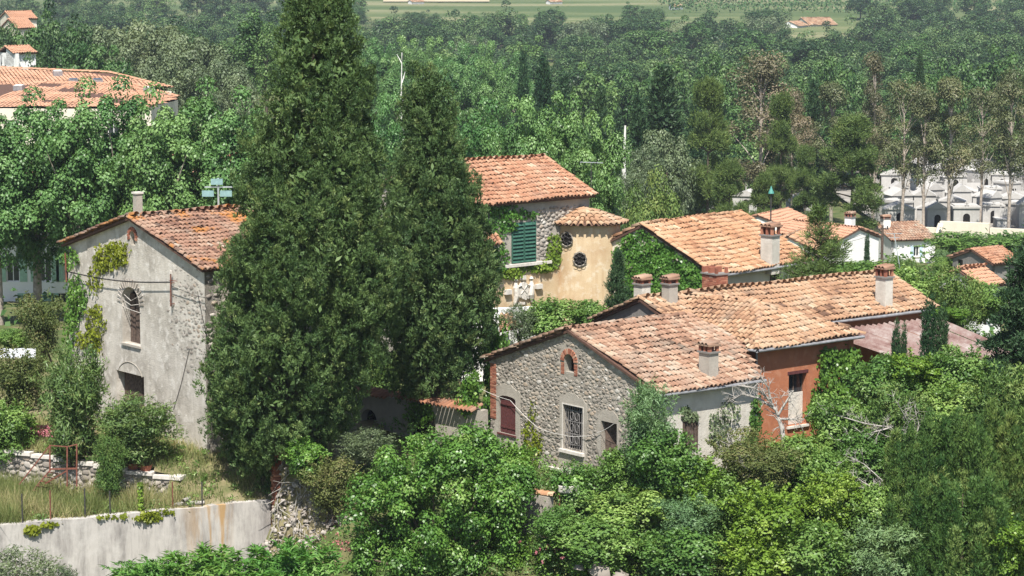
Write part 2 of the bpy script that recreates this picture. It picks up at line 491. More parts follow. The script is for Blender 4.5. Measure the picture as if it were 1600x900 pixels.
# ------------------------------------------------------------------ terrain
GY = [-60, 60, 80, 88, 92, 97, 101, 112, 128, 150, 200, 250, 290, 380, 640, 900, 960, 1050, 1500, 3300]
GZ = [-12, -10.5, -6.5, -4.2, -2.7, -0.7, 0, 0.6, 1.2, -2, -6, -10, -11.3, -12, -13, -12, -8, -2, 6, 14]
W0, W1 = np.array([-19.6, 94.8]), np.array([-9.9, 99.2])          # concrete retaining wall, plan
WD = (W1 - W0) / np.linalg.norm(W1 - W0)
WN = np.array([-WD[1], WD[0]])
S0, S1 = np.array([-21.1, 102.1]), np.array([-14.0, 99.6])        # dry stone wall, plan


def gz(x, y):
    x = np.asarray(x, float)
    y = np.asarray(y, float)
    z = np.interp(y, GY, GZ)
    d = (x - W0[0]) * WN[0] + (y - W0[1]) * WN[1]
    left = np.clip((-7.0 - x) / 2.0, 0, 1)
    low = np.where(d < 0.2, np.minimum(z, -5.0), np.minimum(z, -1.7 + np.clip((y - 108) / 6, 0, 1) * 2.2))
    near = (y < 118) & (y > 80)
    sm = lambda t: np.clip(t, 0, 1) ** 2 * (3 - 2 * np.clip(t, 0, 1))
    z = z + 11.0 * sm((-x - 8) / 30) * sm((y - 235) / 60) * (1 - sm((y - 420) / 200))   # the wooded rise at the left
    return np.where(near, z * (1 - left) + low * left, z)


def tz(x, y):
    d = (x - W0[0]) * WN[0] + (y - W0[1]) * WN[1]
    return np.minimum(0.6, -1.0 + 0.45 * d)


ys = np.concatenate([np.arange(-60, 70, 10), np.arange(70, 130, 1.0), np.arange(130, 420, 6), np.arange(420, 1100, 20), np.arange(1100, 3400, 100)])
xs = np.concatenate([np.arange(-1200, -60, 60), np.arange(-60, 60, 1.5), np.arange(60, 1201, 60)])
X, Y = np.meshgrid(xs, ys)
Z = gz(X, Y) + rng.normal(0, 0.06, X.shape) * (np.abs(X) < 60)
idx = np.arange(X.size).reshape(X.shape)
Q = np.stack([idx[:-1, :-1], idx[:-1, 1:], idx[1:, 1:], idx[1:, :-1]], -1).reshape(-1, 4)
o = place('ground', new_mesh('ground', np.stack([X, Y, Z], -1).reshape(-1, 3), [Q], M['ground'], smooth=True))
tag(o, kind='structure')


def sheet(name, inside, zf, x0, x1, y0, y1, st, mat):
    xs = np.arange(x0, x1 + st, st)
    ys = np.arange(y0, y1 + st, st)
    X, Y = np.meshgrid(xs, ys)
    Z = zf(X, Y) + rng.normal(0, 0.03, X.shape)
    idx = np.arange(X.size).reshape(X.shape)
    k = inside(X[:-1, :-1] + st / 2, Y[:-1, :-1] + st / 2)
    Q = np.stack([idx[:-1, :-1], idx[:-1, 1:], idx[1:, 1:], idx[1:, :-1]], -1)[k]
    V = np.stack([X, Y, Z], -1).reshape(-1, 3)
    u, inv = np.unique(Q, return_inverse=True)
    o = place(name, new_mesh(name, V[u], [inv.reshape(-1, 4)], mat, smooth=True))
    return tag(o, kind='structure')


def side_line(x, y, P, Qp):
    d = (Qp - P) / np.linalg.norm(Qp - P)
    return (x - P[0]) * -d[1] + (y - P[1]) * d[0]


def in_upper(x, y):
    a = side_line(x, y, S0, S1) > 0.12
    b = side_line(x, y, W0, W1) > 0.15
    return a & b & (x < -5.5) & (y < 121) | (b & (x > -14) & (x < -5.5) & (y < 121))


def in_middle(x, y):
    return (side_line(x, y, S0, S1) < 0.15) & (side_line(x, y, W0, W1) > 0.15) & (x < -13.6)


sheet('upper_terrace_ground', in_upper, tz, -34, -5, 96, 121, 0.35, M['soil'])
sheet('middle_terrace_ground', in_middle, lambda x, y: np.full_like(x, -1.0), -30, -13, 90, 108, 0.35, M['soil'])


# ------------------------------------------------------------------ roof tiles
def tile_proto():
    a = np.linspace(0, math.pi, 7)
    V = []
    for y, r, z in ((-0.25, 0.078, 0.0), (0.235, 0.101, 0.05), (0.235, 0.078, 0.045)):
        for t in a:
            V.append((-math.cos(t) * r, y, z + math.sin(t) * r * 1.2))
    V = np.array(V)
    Q = []
    for k in range(2):
        for i in range(6):
            Q.append((k * 7 + i, k * 7 + i + 1, (k + 1) * 7 + i + 1, (k + 1) * 7 + i))
    return V, np.array(Q)


TV, TQ = tile_proto()
TILE_MESHES = {}


def tile_mesh(matkey, k):
    key = (matkey, k)
    if key not in TILE_MESHES:
        TILE_MESHES[key] = new_mesh('tile', TV, [TQ], M[matkey], np.full(len(TQ), (k + 0.5) / 14), smooth=False)
    return TILE_MESHES[key]


def plane_of(pts):
    P = np.asarray(pts, float)
    c = P.mean(0)
    nrm = np.zeros(3)
    for i in range(len(P)):
        nrm += np.cross(P[i] - c, P[(i + 1) % len(P)] - c)
    nrm /= np.linalg.norm(nrm)
    if nrm[2] < 0:
        nrm = -nrm
    down = np.array([0, 0, -1.0]) - nrm * -nrm[2]
    down /= np.linalg.norm(down)
    u = np.cross(down, nrm)
    return c, nrm, down, u


def pip(px, py, poly):
    inside = np.zeros(len(px), bool)
    j = len(poly) - 1
    for i in range(len(poly)):
        xi, yi = poly[i]
        xj, yj = poly[j]
        hit = ((yi > py) != (yj > py)) & (px < (xj - xi) * (py - yi) / (yj - yi + 1e-12) + xi)
        inside ^= hit
        j = i
    return inside


def tile_frames(pts, sx=0.23, sy=0.40, miss=0.0):
    c, nrm, down, u = plane_of(pts)
    P = np.asarray(pts)
    pu = (P - c) @ u
    pd = (P - c) @ down
    U = np.arange(pu.min() + sx / 2, pu.max(), sx)
    D = np.arange(pd.max() - 0.16, pd.min() - 0.1, -sy)
    gu, gd = np.meshgrid(U, D)
    gu = gu.ravel()
    gd = gd.ravel()
    k = pip(gu, np.clip(gd, pd.min() + 0.02, pd.max() - 0.02), list(zip(pu, pd))) & (rng.random(len(gu)) > miss)
    gu, gd = gu[k], gd[k]
    m = len(gu)
    gu = gu + rng.normal(0, 0.010, m)
    gd = gd + rng.normal(0, 0.026, m) + .10 * (rng.random(m) < .03) + .05 * np.sin(gu * .8)
    O = c + gu[:, None] * u + gd[:, None] * down + nrm * (0.012 + rng.random(m)[:, None] * 0.02)
    # sagging old timbers: the field undulates by a few centimetres
    O += nrm * (0.055 * np.sin(gu * 1.1 + pu.max()) * np.sin(gd * .9 + 1.0))[:, None]
    a = rng.normal(0, 0.030, m)
    xu = u * np.cos(a)[:, None] + down * np.sin(a)[:, None]
    yd = down * np.cos(a)[:, None] - u * np.sin(a)[:, None]
    zz = np.broadcast_to(nrm, (m, 3))
    R = np.stack([xu, yd, zz], -1)
    return O, R


def cap_frames(a, b, s=1.2, step=0.38):
    a = np.asarray(a, float)
    b = np.asarray(b, float)
    Ln = np.linalg.norm(b - a)
    k = max(1, int(Ln / step))
    d = (b - a) / Ln
    if d[2] > 0:
        d = d
    x = np.cross(d, UP)
    x /= np.linalg.norm(x)
    z = np.cross(x, d)
    t = (np.arange(k) + 0.5) / k
    O = a + (b - a) * t[:, None] + z * 0.045 + rng.normal(0, 0.012, (k, 3))
    R = np.stack([x, d, z * .72], -1) * s
    return O, np.broadcast_to(R, (k, 3, 3))


def merged_tiles(name, O, R, tint, matkey, parent):
    V = np.einsum('mij,vj->mvi', R, TV) + O[:, None, :]
    Q = TQ[None] + (np.arange(len(O)) * len(TV))[:, None, None]
    o = place(name, new_mesh(name, V.reshape(-1, 3), [Q.reshape(-1, 4)], M[matkey], np.repeat(tint, len(TQ))), parent)
    tag(o, kind='stuff')
    return o


def roof(root, polys, caps, matkey, single=300, deck_t=0.10, near=None, cap_single=True, coarse=1.0):
    """polys: 3D roof faces. The tiles that show largest become parts, the rest one part of kind stuff."""
    g = Geo()
    for pts in polys:
        c, nrm, down, u = plane_of(pts)
        A = [np.asarray(p) - nrm * 0.012 for p in pts]
        B = [p - nrm * deck_t for p in A]
        g.poly(A)
        g.poly(B[::-1])
        for i in range(len(A)):
            j = (i + 1) % len(A)
            g.poly([A[i], B[i], B[j], A[j]])
    rf = g.obj('roof', M['deck'], root)
    Os, Rs, nr = [], [], []
    for i, pts in enumerate(polys):
        cs = coarse if (near is None or i in near) else max(coarse, 1.7)
        O, R = tile_frames(pts, .23 * cs, .40 * cs)
        R = R * np.array([cs, cs, 1 + (cs - 1) * .5])
        Os.append(O)
        Rs.append(R)
        nr.append(np.full(len(O), 0 if (near is None or i in near) else 1))
    O = np.concatenate(Os)
    R = np.concatenate(Rs)
    nr = np.concatenate(nr)
    lf = np.sin(O[:, 0] * 1.1 + np.sin(O[:, 1] * .9) * 1.4) * np.sin(O[:, 1] * 1.3 + np.sin(O[:, 0] * .7) * 1.7 + 1)
    tint = np.clip(.5 + .20 * lf + rng.normal(0, .15, len(O)) + (rng.random(len(O)) < .05) * rng.normal(0, .35, len(O)), 0, 1)
    order = np.lexsort((np.linalg.norm(O - np.array([0, 0, CZ]), axis=1), nr))
    one = order[:single]
    one = one[nr[one] == 0]
    rest = np.setdiff1d(order, one)
    for i in one:
        o = bpy.data.objects.new('tile', tile_mesh(matkey, int(tint[i] * 13.99)))
        link(o, rf)
        mm = np.eye(4)
        mm[:3, :3] = R[i]
        mm[:3, 3] = O[i]
        o.matrix_basis = Matrix(mm.tolist())
    if len(rest):
        merged_tiles('tile_field', O[rest], R[rest], tint[rest], matkey, rf)
    for a, b in caps:
        O, R = cap_frames(a, b)
        tn = np.clip(rng.beta(3, 2.2, len(O)), 0, 1)
        if cap_single:
            for i in range(len(O)):
                o = bpy.data.objects.new('ridge_tile', tile_mesh(matkey, int(tn[i] * 13.99)))
                link(o, rf)
                mm = np.eye(4)
                mm[:3, :3] = R[i]
                mm[:3, 3] = O[i]
                o.matrix_basis = Matrix(mm.tolist())
        else:
            merged_tiles('ridge_tiles', O, R, tn, matkey, rf)
    return rf


# ------------------------------------------------------------------ walls with openings, rubble stones, bricks
def arch(u0, u1, z0, z1, rise=None, n=8):
    """outline of an opening with an arched top; z1 is the crown"""
    r = (u1 - u0) / 2 if rise is None else rise
    c = (u0 + u1) / 2
    hw = (u1 - u0) / 2
    pts = [(u0, z0), (u1, z0)]
    for k in range(n + 1):
        t = math.pi * k / n
        pts.append((c + hw * math.cos(t), z1 - r + r * math.sin(t)))
    return pts


def rect(u0, u1, z0, z1):
    return [(u0, z0), (u1, z0), (u1, z1), (u0, z1)]


class Plane2:
    """a vertical wall plane: origin O (z = 0 there), horizontal axis U, outward normal N"""

    def __init__(s, O, U, N):
        s.O = np.array([O[0], O[1], 0.0])
        s.U = np.asarray(U, float)
        s.N = np.asarray(N, float)

    def p(s, u, z, out=0.0):
        return s.O + s.U * u + UP * z + s.N * out

    def at(s, px, py):
        q = rplane(px, py, s.O, s.N)
        return float((q - s.O) @ s.U), float(q[2])

    def box(s, g, u0, u1, z0, z1, o0, o1, t=0.5):
        g.box(s.p((u0 + u1) / 2, (z0 + z1) / 2, (o0 + o1) / 2), (s.U, s.N, UP), ((u1 - u0) / 2, abs(o1 - o0) / 2, (z1 - z0) / 2), t)


def wall(pl, outer, holes, mat, parent, depth=0.35, name='wall'):
    g = Geo()
    loops = [[Vector((u, z, 0)) for u, z in outer]] + [[Vector((u, z, 0)) for u, z in h] for h in holes]
    flat = [v for lp in loops for v in lp]
    for tri in tessellate_polygon(loops):
        g.poly([pl.p(flat[i].x, flat[i].y) for i in tri])
    for h in holes:
        for i in range(len(h)):
            j = (i + 1) % len(h)
            g.poly([pl.p(*h[i]), pl.p(*h[j]), pl.p(*h[j], -depth), pl.p(*h[i], -depth)])
    for i in range(len(outer)):
        j = (i + 1) % len(outer)
        g.poly([pl.p(*outer[i]), pl.p(*outer[j]), pl.p(*outer[j], -depth), pl.p(*outer[i], -depth)])
    return g.obj(name, mat, parent)


def fill(pl, h, out, g, t=0.5):
    g.poly([pl.p(u, z, out) for u, z in h], t)


STONE_SHAPES = []
for k in range(7):
    a = np.linspace(0, 2 * math.pi, 9)[:-1] + rng.normal(0, 0.16, 8)
    rr = 1 + rng.normal(0, 0.13, 8)
    ring1 = np.stack([np.cos(a) * rr, np.sin(a) * rr, np.full(8, -.2)], -1)
    ring2 = np.stack([np.cos(a) * rr * 0.74, np.sin(a) * rr * 0.74, np.full(8, .95) + rng.normal(0, 0.2, 8)], -1)
    V = np.concatenate([ring1, ring2, [[0, 0, 1.0 + rng.normal(0, 0.15)]]])
    i0 = np.arange(8)
    i1 = (i0 + 1) % 8
    Q = np.stack([i0, i1, i1 + 8, i0 + 8], -1)
    T = np.stack([i0 + 8, i1 + 8, np.full(8, 16)], -1)
    STONE_SHAPES.append((V, Q, T))
STONE_MESHES = {}


def stone_mesh(matkey, k, t):
    key = (matkey, k, t)
    if key not in STONE_MESHES:
        V, Qd, T = STONE_SHAPES[k]
        STONE_MESHES[key] = new_mesh('stone', V, [Qd, T], M[matkey], np.full(len(Qd) + len(T), (t + 0.5) / 8))
    return STONE_MESHES[key]


def rubble(pl, outer, voids, matkey, parent, nmax=1600, smax=0.19, smin=0.06, single=300, prob=None, proud=0.028, tries=9000, ratio=0.62, out=0.0):
    """irregular field stones bedded in a wall; voids = outlines left free"""
    O2 = np.array(outer)
    lo, hi = O2.min(0), O2.max(0)
    cu = np.zeros(tries)
    cz = np.zeros(tries)
    cr = np.zeros(tries)
    n = 0
    sizes = np.sort(smin + (smax - smin) * rng.beta(1.25, 2.6, tries))[::-1]
    pu = lo[0] + rng.random(tries) * (hi[0] - lo[0])
    pz = lo[1] + rng.random(tries) * (hi[1] - lo[1])
    ok = pip(pu, pz, outer)
    for h in voids:
        H = np.array(h)
        c = H.mean(0)
        Hx = c + (H - c) * (1 + 0.10 / np.maximum(np.abs(H - c).max(0), 0.1))
        ok &= ~pip(pu, pz, [tuple(q) for q in Hx])
    if prob is not None:
        ok &= rng.random(tries) < prob(pu, pz)
    for i in np.nonzero(ok)[0]:
        r = sizes[i]
        if n:
            du = (cu[:n] - pu[i])
            dz = (cz[:n] - pz[i]) / ratio
            if np.any(du * du + dz * dz < (0.90 * (cr[:n] + r)) ** 2):
                continue
        cu[n], cz[n], cr[n] = pu[i], pz[i], r
        n += 1
        if n >= nmax:
            break
    cu, cz, cr = cu[:n], cz[:n], cr[:n]
    rot = rng.normal(0.0, 0.22, n)
    kk = rng.integers(0, 7, n)
    tt = np.clip((rng.beta(1.4, 1.5, n) * 8).astype(int), 0, 7)
    Vs, Qs, Ts, tq, t3 = [], [], [], [], []
    off = 0
    for i in range(n):
        ca, sa = math.cos(rot[i]), math.sin(rot[i])
        ax = (pl.U * ca + UP * sa) * cr[i] * 1.08
        ay = (UP * ca - pl.U * sa) * cr[i] * ratio * 1.08
        az = pl.N * (proud + cr[i] * 0.10)
        R = np.stack([ax, ay, az], -1)
        P = pl.p(cu[i], cz[i], out)
        if i < single:
            o = bpy.data.objects.new('stone', stone_mesh(matkey, int(kk[i]), int(tt[i])))
            link(o, parent)
            mm = np.eye(4)
            mm[:3, :3] = R
            mm[:3, 3] = P
            o.matrix_basis = Matrix(mm.tolist())
        else:
            V, Qd, T = STONE_SHAPES[kk[i]]
            Vs.append(V @ R.T + P)
            Qs.append(Qd + off)
            Ts.append(T + off)
            off += len(V)
            tq.append(np.full(len(Qd), (tt[i] + .5) / 8))
            t3.append(np.full(len(T), (tt[i] + .5) / 8))
    if Vs:
        o = place('small_stones', new_mesh('small_stones', np.concatenate(Vs), [np.concatenate(Qs), np.concatenate(Ts)], M[matkey], np.concatenate(tq + t3)), parent)
        tag(o, kind='stuff')


def brick_ring(pl, c, zc, r0, r1, parent, a0=0.0, a1=math.pi, n=13, out=0.012):
    for k in range(n):
        a = a0 + (a1 - a0) * (k + 0.5) / n
        d = np.array([math.cos(a), math.sin(a)])
        rm = (r0 + r1) / 2
        g = Geo()
        X = pl.U * d[0] + UP * d[1]
        Yv = -pl.U * d[1] + UP * d[0]
        g.box(pl.p(c + d[0] * rm, zc + d[1] * rm, out), (X, Yv, pl.N), ((r1 - r0) / 2, (a1 - a0) * rm / n / 2 * 0.84, 0.03), float(rng.random()))
        g.obj('brick', M['brick'], parent)


def brick_block(pl, u0, u1, z0, z1, parent, bh=0.07, bl=0.24, out=0.012):
    z = z0
    row = 0
    while z + bh <= z1 + 1e-6:
        u = u0 - (row % 2) * bl / 2
        while u < u1 - 0.03:
            a, b = max(u, u0), min(u + bl, u1)
            if b - a > 0.05:
                g = Geo()
                pl.box(g, a + 0.008, b - 0.008, z + 0.007, z + bh - 0.007, out - 0.03, out + rng.normal(0, 0.004), float(rng.random()))
                g.obj('brick', M['brick'], parent)
            u += bl
        z += bh
        row += 1


class House:
    """gabled block: apex of the near gable at (x0, y0); A runs along the gable to the near right, B along the ridge"""

    def __init__(s, x0, y0, th, w, L, ze, zr, zb, og=0.14, oe=0.30):
        s.o = np.array([x0, y0, 0.0])
        t = math.radians(th)
        s.A = np.array([math.cos(t), -math.sin(t), 0])
        s.B = np.array([math.sin(t), math.cos(t), 0])
        s.w, s.L, s.ze, s.zr, s.zb, s.og, s.oe = w, L, ze, zr, zb, og, oe
        s.sl = (zr - ze) / w
        s.ww = w - oe
        s.zew = zr - s.ww * s.sl - 0.10
        s.gable = Plane2(s.o + s.B * og, s.A, -s.B)
        s.side = Plane2(s.o + s.A * s.ww, s.B, s.A)
        s.gable_far = Plane2(s.o + s.B * (L - og), s.A, s.B)
        s.side_far = Plane2(s.o - s.A * s.ww, s.B, -s.A)

    def P(s, a, b, z):
        return s.o + s.A * a + s.B * b + UP * z

    def gable_outline(s, inset=0.0):
        w = s.ww - inset
        return [(-w, s.zb), (w, s.zb), (w, s.zew), (0, s.zr - 0.10), (-w, s.zew)]

    def slopes(s):
        n = [s.P(0, 0, s.zr), s.P(0, s.L, s.zr), s.P(s.w, s.L, s.ze), s.P(s.w, 0, s.ze)]
        f = [s.P(0, s.L, s.zr), s.P(0, 0, s.zr), s.P(-s.w, 0, s.ze), s.P(-s.w, s.L, s.ze)]
        return n, f

    def nslope(s):
        c, nrm, d, u = plane_of(s.slopes()[0])
        return c, nrm


def plain_walls(H, root, mat, skip=(), mats=None):
    b0, b1 = H.og, H.L - H.og
    if 'gable' not in skip:
        wall(H.gable, H.gable_outline(), [], mat, root)
    if 'side' not in skip:
        wall(H.side, rect(b0 + 0.003, b1 - 0.003, H.zb, H.zew - 0.004), [], mat, root)
    if 'gable_far' not in skip:
        wall(H.gable_far, H.gable_outline(0.003), [], mat, root)
    if 'side_far' not in skip:
        wall(H.side_far, rect(b0 + 0.003, b1 - 0.003, H.zb, H.zew - 0.004), [], mat, root)


def chimney(root, base, w, d, h, th, mat='white_plaster', cap='brick', sink=0.5, top='slab'):
    """shaft, ledge, four brick props and a cover slab"""
    t = math.radians(th)
    X = np.array([math.cos(t), -math.sin(t), 0])
    Yv = np.array([math.sin(t), math.cos(t), 0])
    base = np.asarray(base, float)
    g = Geo()
    g.box(base + UP * (h * 0.72 - sink) / 2, (X, Yv, UP), (w / 2, d / 2, (h * 0.72 + sink) / 2))
    ch = g.obj('chimney', M[mat], root)
    z = h * 0.72
    g = Geo()
    g.box(base + UP * (z + 0.035), (X, Yv, UP), (w / 2 + 0.06, d / 2 + 0.06, 0.035))
    g.obj('ledge', M['grey_render'], ch)
    g = Geo()
    hh = h - z - 0.07 - 0.08
    for sx in (-1, 1):
        for sy in (-1, 1):
            g.box(base + X * sx * (w / 2 - 0.05) + Yv * sy * (d / 2 - 0.05) + UP * (z + 0.07 + hh / 2), (X, Yv, UP), (0.06, 0.06, hh / 2), float(rng.random()))
    g.box(base + UP * (z + 0.07 + hh / 2), (X, Yv, UP), (w * 0.08, d / 2, hh / 2), 0.4)
    g.box(base - X * (w / 2 - 0.03) + UP * (z + 0.07 + hh / 2), (X, Yv, UP), (0.025, d / 2 - 0.12, hh / 2), 0.5)
    g.obj('prop', M[cap], ch)
    if top == 'slab':
        g = Geo()
        g.box(base + UP * (h - 0.04), (X, Yv, UP), (w / 2 + 0.07, d / 2 + 0.07, 0.04))
        g.obj('cover', M['tile_stone'], ch)
        for k in (-1, 0, 1):
            O = base + X * k * w * 0.34 + UP * (h - 0.01)
            o = bpy.data.objects.new('cover_tile', tile_mesh('tile_stone', int(rng.integers(3, 11))))
            link(o, ch)
            mm = np.eye(4)
            mm[:3, :3] = np.stack([X * 1.1, Yv * (d + 0.2) / 0.49, UP * 0.9], -1)
            mm[:3, 3] = O
            o.matrix_basis = Matrix(mm.tolist())
    return ch


def gutter(root, a, b, r=0.075):
    d_ = np.cross(np.asarray(b, float) - np.asarray(a, float), UP)
    a = np.asarray(a, float) + UP * .045
    b = np.asarray(b, float) + UP * .045
    g = Geo()
    g.tube([a, a + (b - a) * .25, (a + b) / 2 - UP * .015, a + (b - a) * .75, b], r, 7)
    g.obj('gutter', M['zinc'], root, True)


def window_unit(pl, h, root, depth=0.28, panes=2, frame='house_white', glass='glass', name='window'):
    U = np.array(h)
    u0, z0 = U.min(0)
    u1, z1 = U.max(0)
    g = Geo()
    fill(pl, h, -depth, g)
    wd = g.obj(name, M[glass], root)
    g = Geo()
    fw = 0.06
    pl.box(g, u0, u0 + fw, z0, z1, -depth, -depth + 0.05)
    pl.box(g, u1 - fw, u1, z0, z1, -depth, -depth + 0.05)
    pl.box(g, u0 + fw, u1 - fw, z0, z0 + fw, -depth, -depth + 0.05)
    pl.box(g, u0 + fw, u1 - fw, z1 - fw, z1, -depth, -depth + 0.05)
    for k in range(1, panes):
        c = u0 + (u1 - u0) * k / panes
        pl.box(g, c - .03, c + .03, z0 + fw, z1 - fw, -depth, -depth + 0.045)
    g.obj('frame', M[frame], wd)
    return wd


# ------------------------------------------------------------------ stone house with the rubble gable
H = SH = House(2.27, 100, 51.2, 5.55, 6.2, 4.13, 6.06, -1.6)
root = empty('stone_house', H.P(0, 0, 0), 'grey rubble stone house with brick edged attic vent and closed dark red shutter', 'house')
gp = H.gable


def px_rect(pl, x0, y0, x1, y1, x2=None, y2=None):
    """top-left and bottom-right photo pixels measured on the wall -> u0,u1,z0,z1"""
    a = pl.at(x0, y0)
    b = pl.at(x1, y1)
    return a[0], b[0], b[1], a[1]


def op(pl, xl, ytl, xr, ybr):
    u0, zt = pl.at(xl, ytl)
    u1, zb = pl.at(xr, ybr)
    return u0, u1, zb, zt


sh_u0, sh_u1, sh_z0, sh_z1 = op(gp, 780, 616, 806, 681)
wi_u0, wi_u1, wi_z0, wi_z1 = op(gp, 880, 631, 911, 708)
do_u0, do_u1, do_z0, do_z1 = op(gp, 940, 657, 964, 745)
ve_u0, ve_u1, ve_z0, ve_z1 = op(gp, 882, 552, 897, 583)
lw_u0, lw_u1, lw_z0, lw_z1 = op(gp, 867, 734, 901, 775)
holes = [arch(sh_u0, sh_u1, sh_z0, sh_z1, 0.12, 6), rect(wi_u0, wi_u1, wi_z0, wi_z1), rect(do_u0, do_u1, do_z0, do_z1),
         arch(ve_u0, ve_u1, ve_z0, ve_z1), rect(lw_u0, lw_u1, lw_z0, lw_z1)]
gw = wall(gp, H.gable_outline(), holes, M['mortar'], root, 0.42)
wall(H.side, rect(H.og + .003, 5.75, H.zb, H.zew - .004), [], M['white_plaster'], root, 0.4)
wall(H.side_far, rect(H.og + .003, H.L, H.zb, H.zew - .004), [], M['mortar'], root, 0.4)
wall(Plane2(H.P(0, 5.75, 0), H.A, H.B), [(-H.ww + .003, H.zb), (H.ww - .003, H.zb), (H.ww - .003, H.zew - .02), (0, H.zr - .13), (-H.ww + .003, H.zew - .02)], [], M['mortar'], root, 0.3)
n_sl = [H.P(0, 0, H.zr), H.P(0, 7.0, H.zr), H.P(2.6, 7.2, H.zr - 2.6 * H.sl), H.P(H.w, 5.85, H.ze), H.P(H.w, 0, H.ze)]
f_sl = [H.P(0, 6.6, H.zr), H.P(0, 0, H.zr), H.P(-H.w, 0, H.ze), H.P(-H.w, 6.6, H.ze)]
rf = roof(root, [n_sl, f_sl], [(H.P(0, 0.1, H.zr), H.P(0, 6.4, H.zr)), (H.P(-0.2, -.02, H.zr - .05), H.P(-H.w, -.02, H.ze))], 'tile_stone', 300, near=[0])
gutter(root, H.P(H.w + .06, 0, H.ze - .10), H.P(H.w + .06, 5.85, H.ze - .10))
# render surrounds (worn patches round the openings)
pat = []
for (u0, u1, z0, z1, e0, e1, dn) in ((sh_u0, sh_u1, sh_z0, sh_z1, .30, .30, 1.0), (wi_u0, wi_u1, wi_z0, wi_z1, .22, .22, .9), (do_u0, do_u1, do_z0, do_z1, .2, .15, .0)):
    k = 14
    top = [(u1 + e1 - (u1 - u0 + e0 + e1) * i / k, z1 + .22 + .28 * math.sin(math.pi * i / k) + rng.normal(0, .03)) for i in range(k + 1)]
    lf = [(u0 - e0 + rng.normal(0, .05), z1 - (z1 - z0 + dn) * i / 6) for i in range(1, 7)]
    rt = [(u1 + e1 + rng.normal(0, .05), z0 - dn + (z1 - z0 + dn) * i / 6) for i in range(0, 6)]
    outl = top + lf + rt
    hole = {0: holes[0], 1: holes[1], 2: holes[2]}[len(pat)]
    g = Geo()
    lp = [[Vector((a, b, 0)) for a, b in outl], [Vector((a, b, 0)) for a, b in hole]]
    flat = [v for q in lp for v in q]
    for tri in tessellate_polygon(lp):
        g.poly([gp.p(flat[i].x, flat[i].y, 0.022) for i in tri])
    for i in range(len(outl)):
        j = (i + 1) % len(outl)
        g.poly([gp.p(*outl[i], .022), gp.p(*outl[j], .022), gp.p(*outl[j], -.01), gp.p(*outl[i], -.01)])
    g.obj('render_surround', M['patch_plaster'], gw)
    pat.append(outl)
stone_lf = lambda u, z: np.clip(.80 + .5 * np.sin(u * 1.7 + np.sin(z * 1.9) * 1.5) * np.sin(z * 1.3 + u * .4), .22, 1)
rubble(gp, H.gable_outline(0.03), pat + holes + [rect(ve_u0 - .24, ve_u1 + .24, ve_z0 - .2, ve_z1 + .26)], 'stone', gw, nmax=5200, smax=0.17, smin=0.034, tries=34000, ratio=.55, proud=.005, prob=stone_lf)
vc = (ve_u0 + ve_u1) / 2
brick_ring(gp, vc, ve_z1 - (ve_u1 - ve_u0) / 2, (ve_u1 - ve_u0) / 2 + .01, (ve_u1 - ve_u0) / 2 + .23, gw, out=.016)
zs = ve_z1 - (ve_u1 - ve_u0) / 2
brick_block(gp, ve_u0 - .22, ve_u0, ve_z0 - .12, zs, gw, bl=.22, out=.016)
brick_block(gp, ve_u1, ve_u1 + .22, ve_z0 - .12, zs, gw, bl=.22, out=.016)
brick_block(gp, -H.ww, -H.ww + .42, H.zew - 2.5, H.zew - .1, gw, bl=.26, out=.034)
g = Geo()
fill(gp, holes[3], -.38, g)
g.obj('vent', M['dark_void'], root)
# closed red shutter of vertical boards
sroot = Geo()
gp.box(sroot, sh_u0 + .02, sh_u1 - .02, sh_z0 + .02, sh_z1 - .14, -.12, -.09)
shut = sroot.obj('shutter', M['red_shutter'], root)
nb = 7
for k in range(nb):
    a = sh_u0 + .02 + (sh_u1 - sh_u0 - .04) * k / nb
    b = sh_u0 + .02 + (sh_u1 - sh_u0 - .04) * (k + 1) / nb
    uc = ((a + b) / 2 - (sh_u0 + sh_u1) / 2) / ((sh_u1 - sh_u0) / 2)
    zt = sh_z1 - .12 + .12 * math.sqrt(max(0, 1 - uc * uc)) - .02
    g = Geo()
    gp.box(g, a + .008, b - .008, sh_z0 + .02, zt, -.088, -.06 + rng.normal(0, .003))
    g.obj('board', M['red_shutter'], shut)
g = Geo()
for zz in (sh_z0 + .22, sh_z1 - .42):
    gp.box(g, sh_u0 + .04, sh_u1 - .04, zz, zz + .07, -.06, -.035)
g.obj('batten', M['red_shutter'], shut)
g = Geo()
gp.box(g, sh_u0 - .06, sh_u1 + .06, sh_z0 - .07, sh_z0 - .002, -.1, .09)
g.obj('sill', M['red_shutter'], root)
# barred window
g = Geo()
fill(gp, holes[1], -.36, g)
wb = g.obj('window', M['dark_void'], root)
for k in range(9):
    u = wi_u0 + (wi_u1 - wi_u0) * (k + .5) / 9
    g = Geo()
    g.tube([gp.p(u, wi_z0 + .02, -.10), gp.p(u, (wi_z0 + wi_z1) / 2, -.10), gp.p(u, wi_z1 - .02, -.10)], .017, 5)
    g.obj('bar', M['pale_iron'], wb)
for zz in (.12, .36, .64, .88):
    g = Geo()
    gp.box(g, wi_u0, wi_u1, wi_z0 + (wi_z1 - wi_z0) * zz - .02, wi_z0 + (wi_z1 - wi_z0) * zz + .02, -.125, -.09)
    g.obj('rail', M['pale_iron'], wb)
g = Geo()
for zz in (.24, .5, .76):
    for sx in (-1, 1):
        t = np.linspace(0, 2 * math.pi, 12)
        uc = (wi_u0 + wi_u1) / 2 + sx * .16
        zc = wi_z0 + (wi_z1 - wi_z0) * zz
        g.tube([gp.p(uc + .12 * math.cos(q), zc + .17 * math.sin(q), -.085) for q in t], .016, 4)
g.obj('scrollwork', M['pale_iron'], wb)
g = Geo()
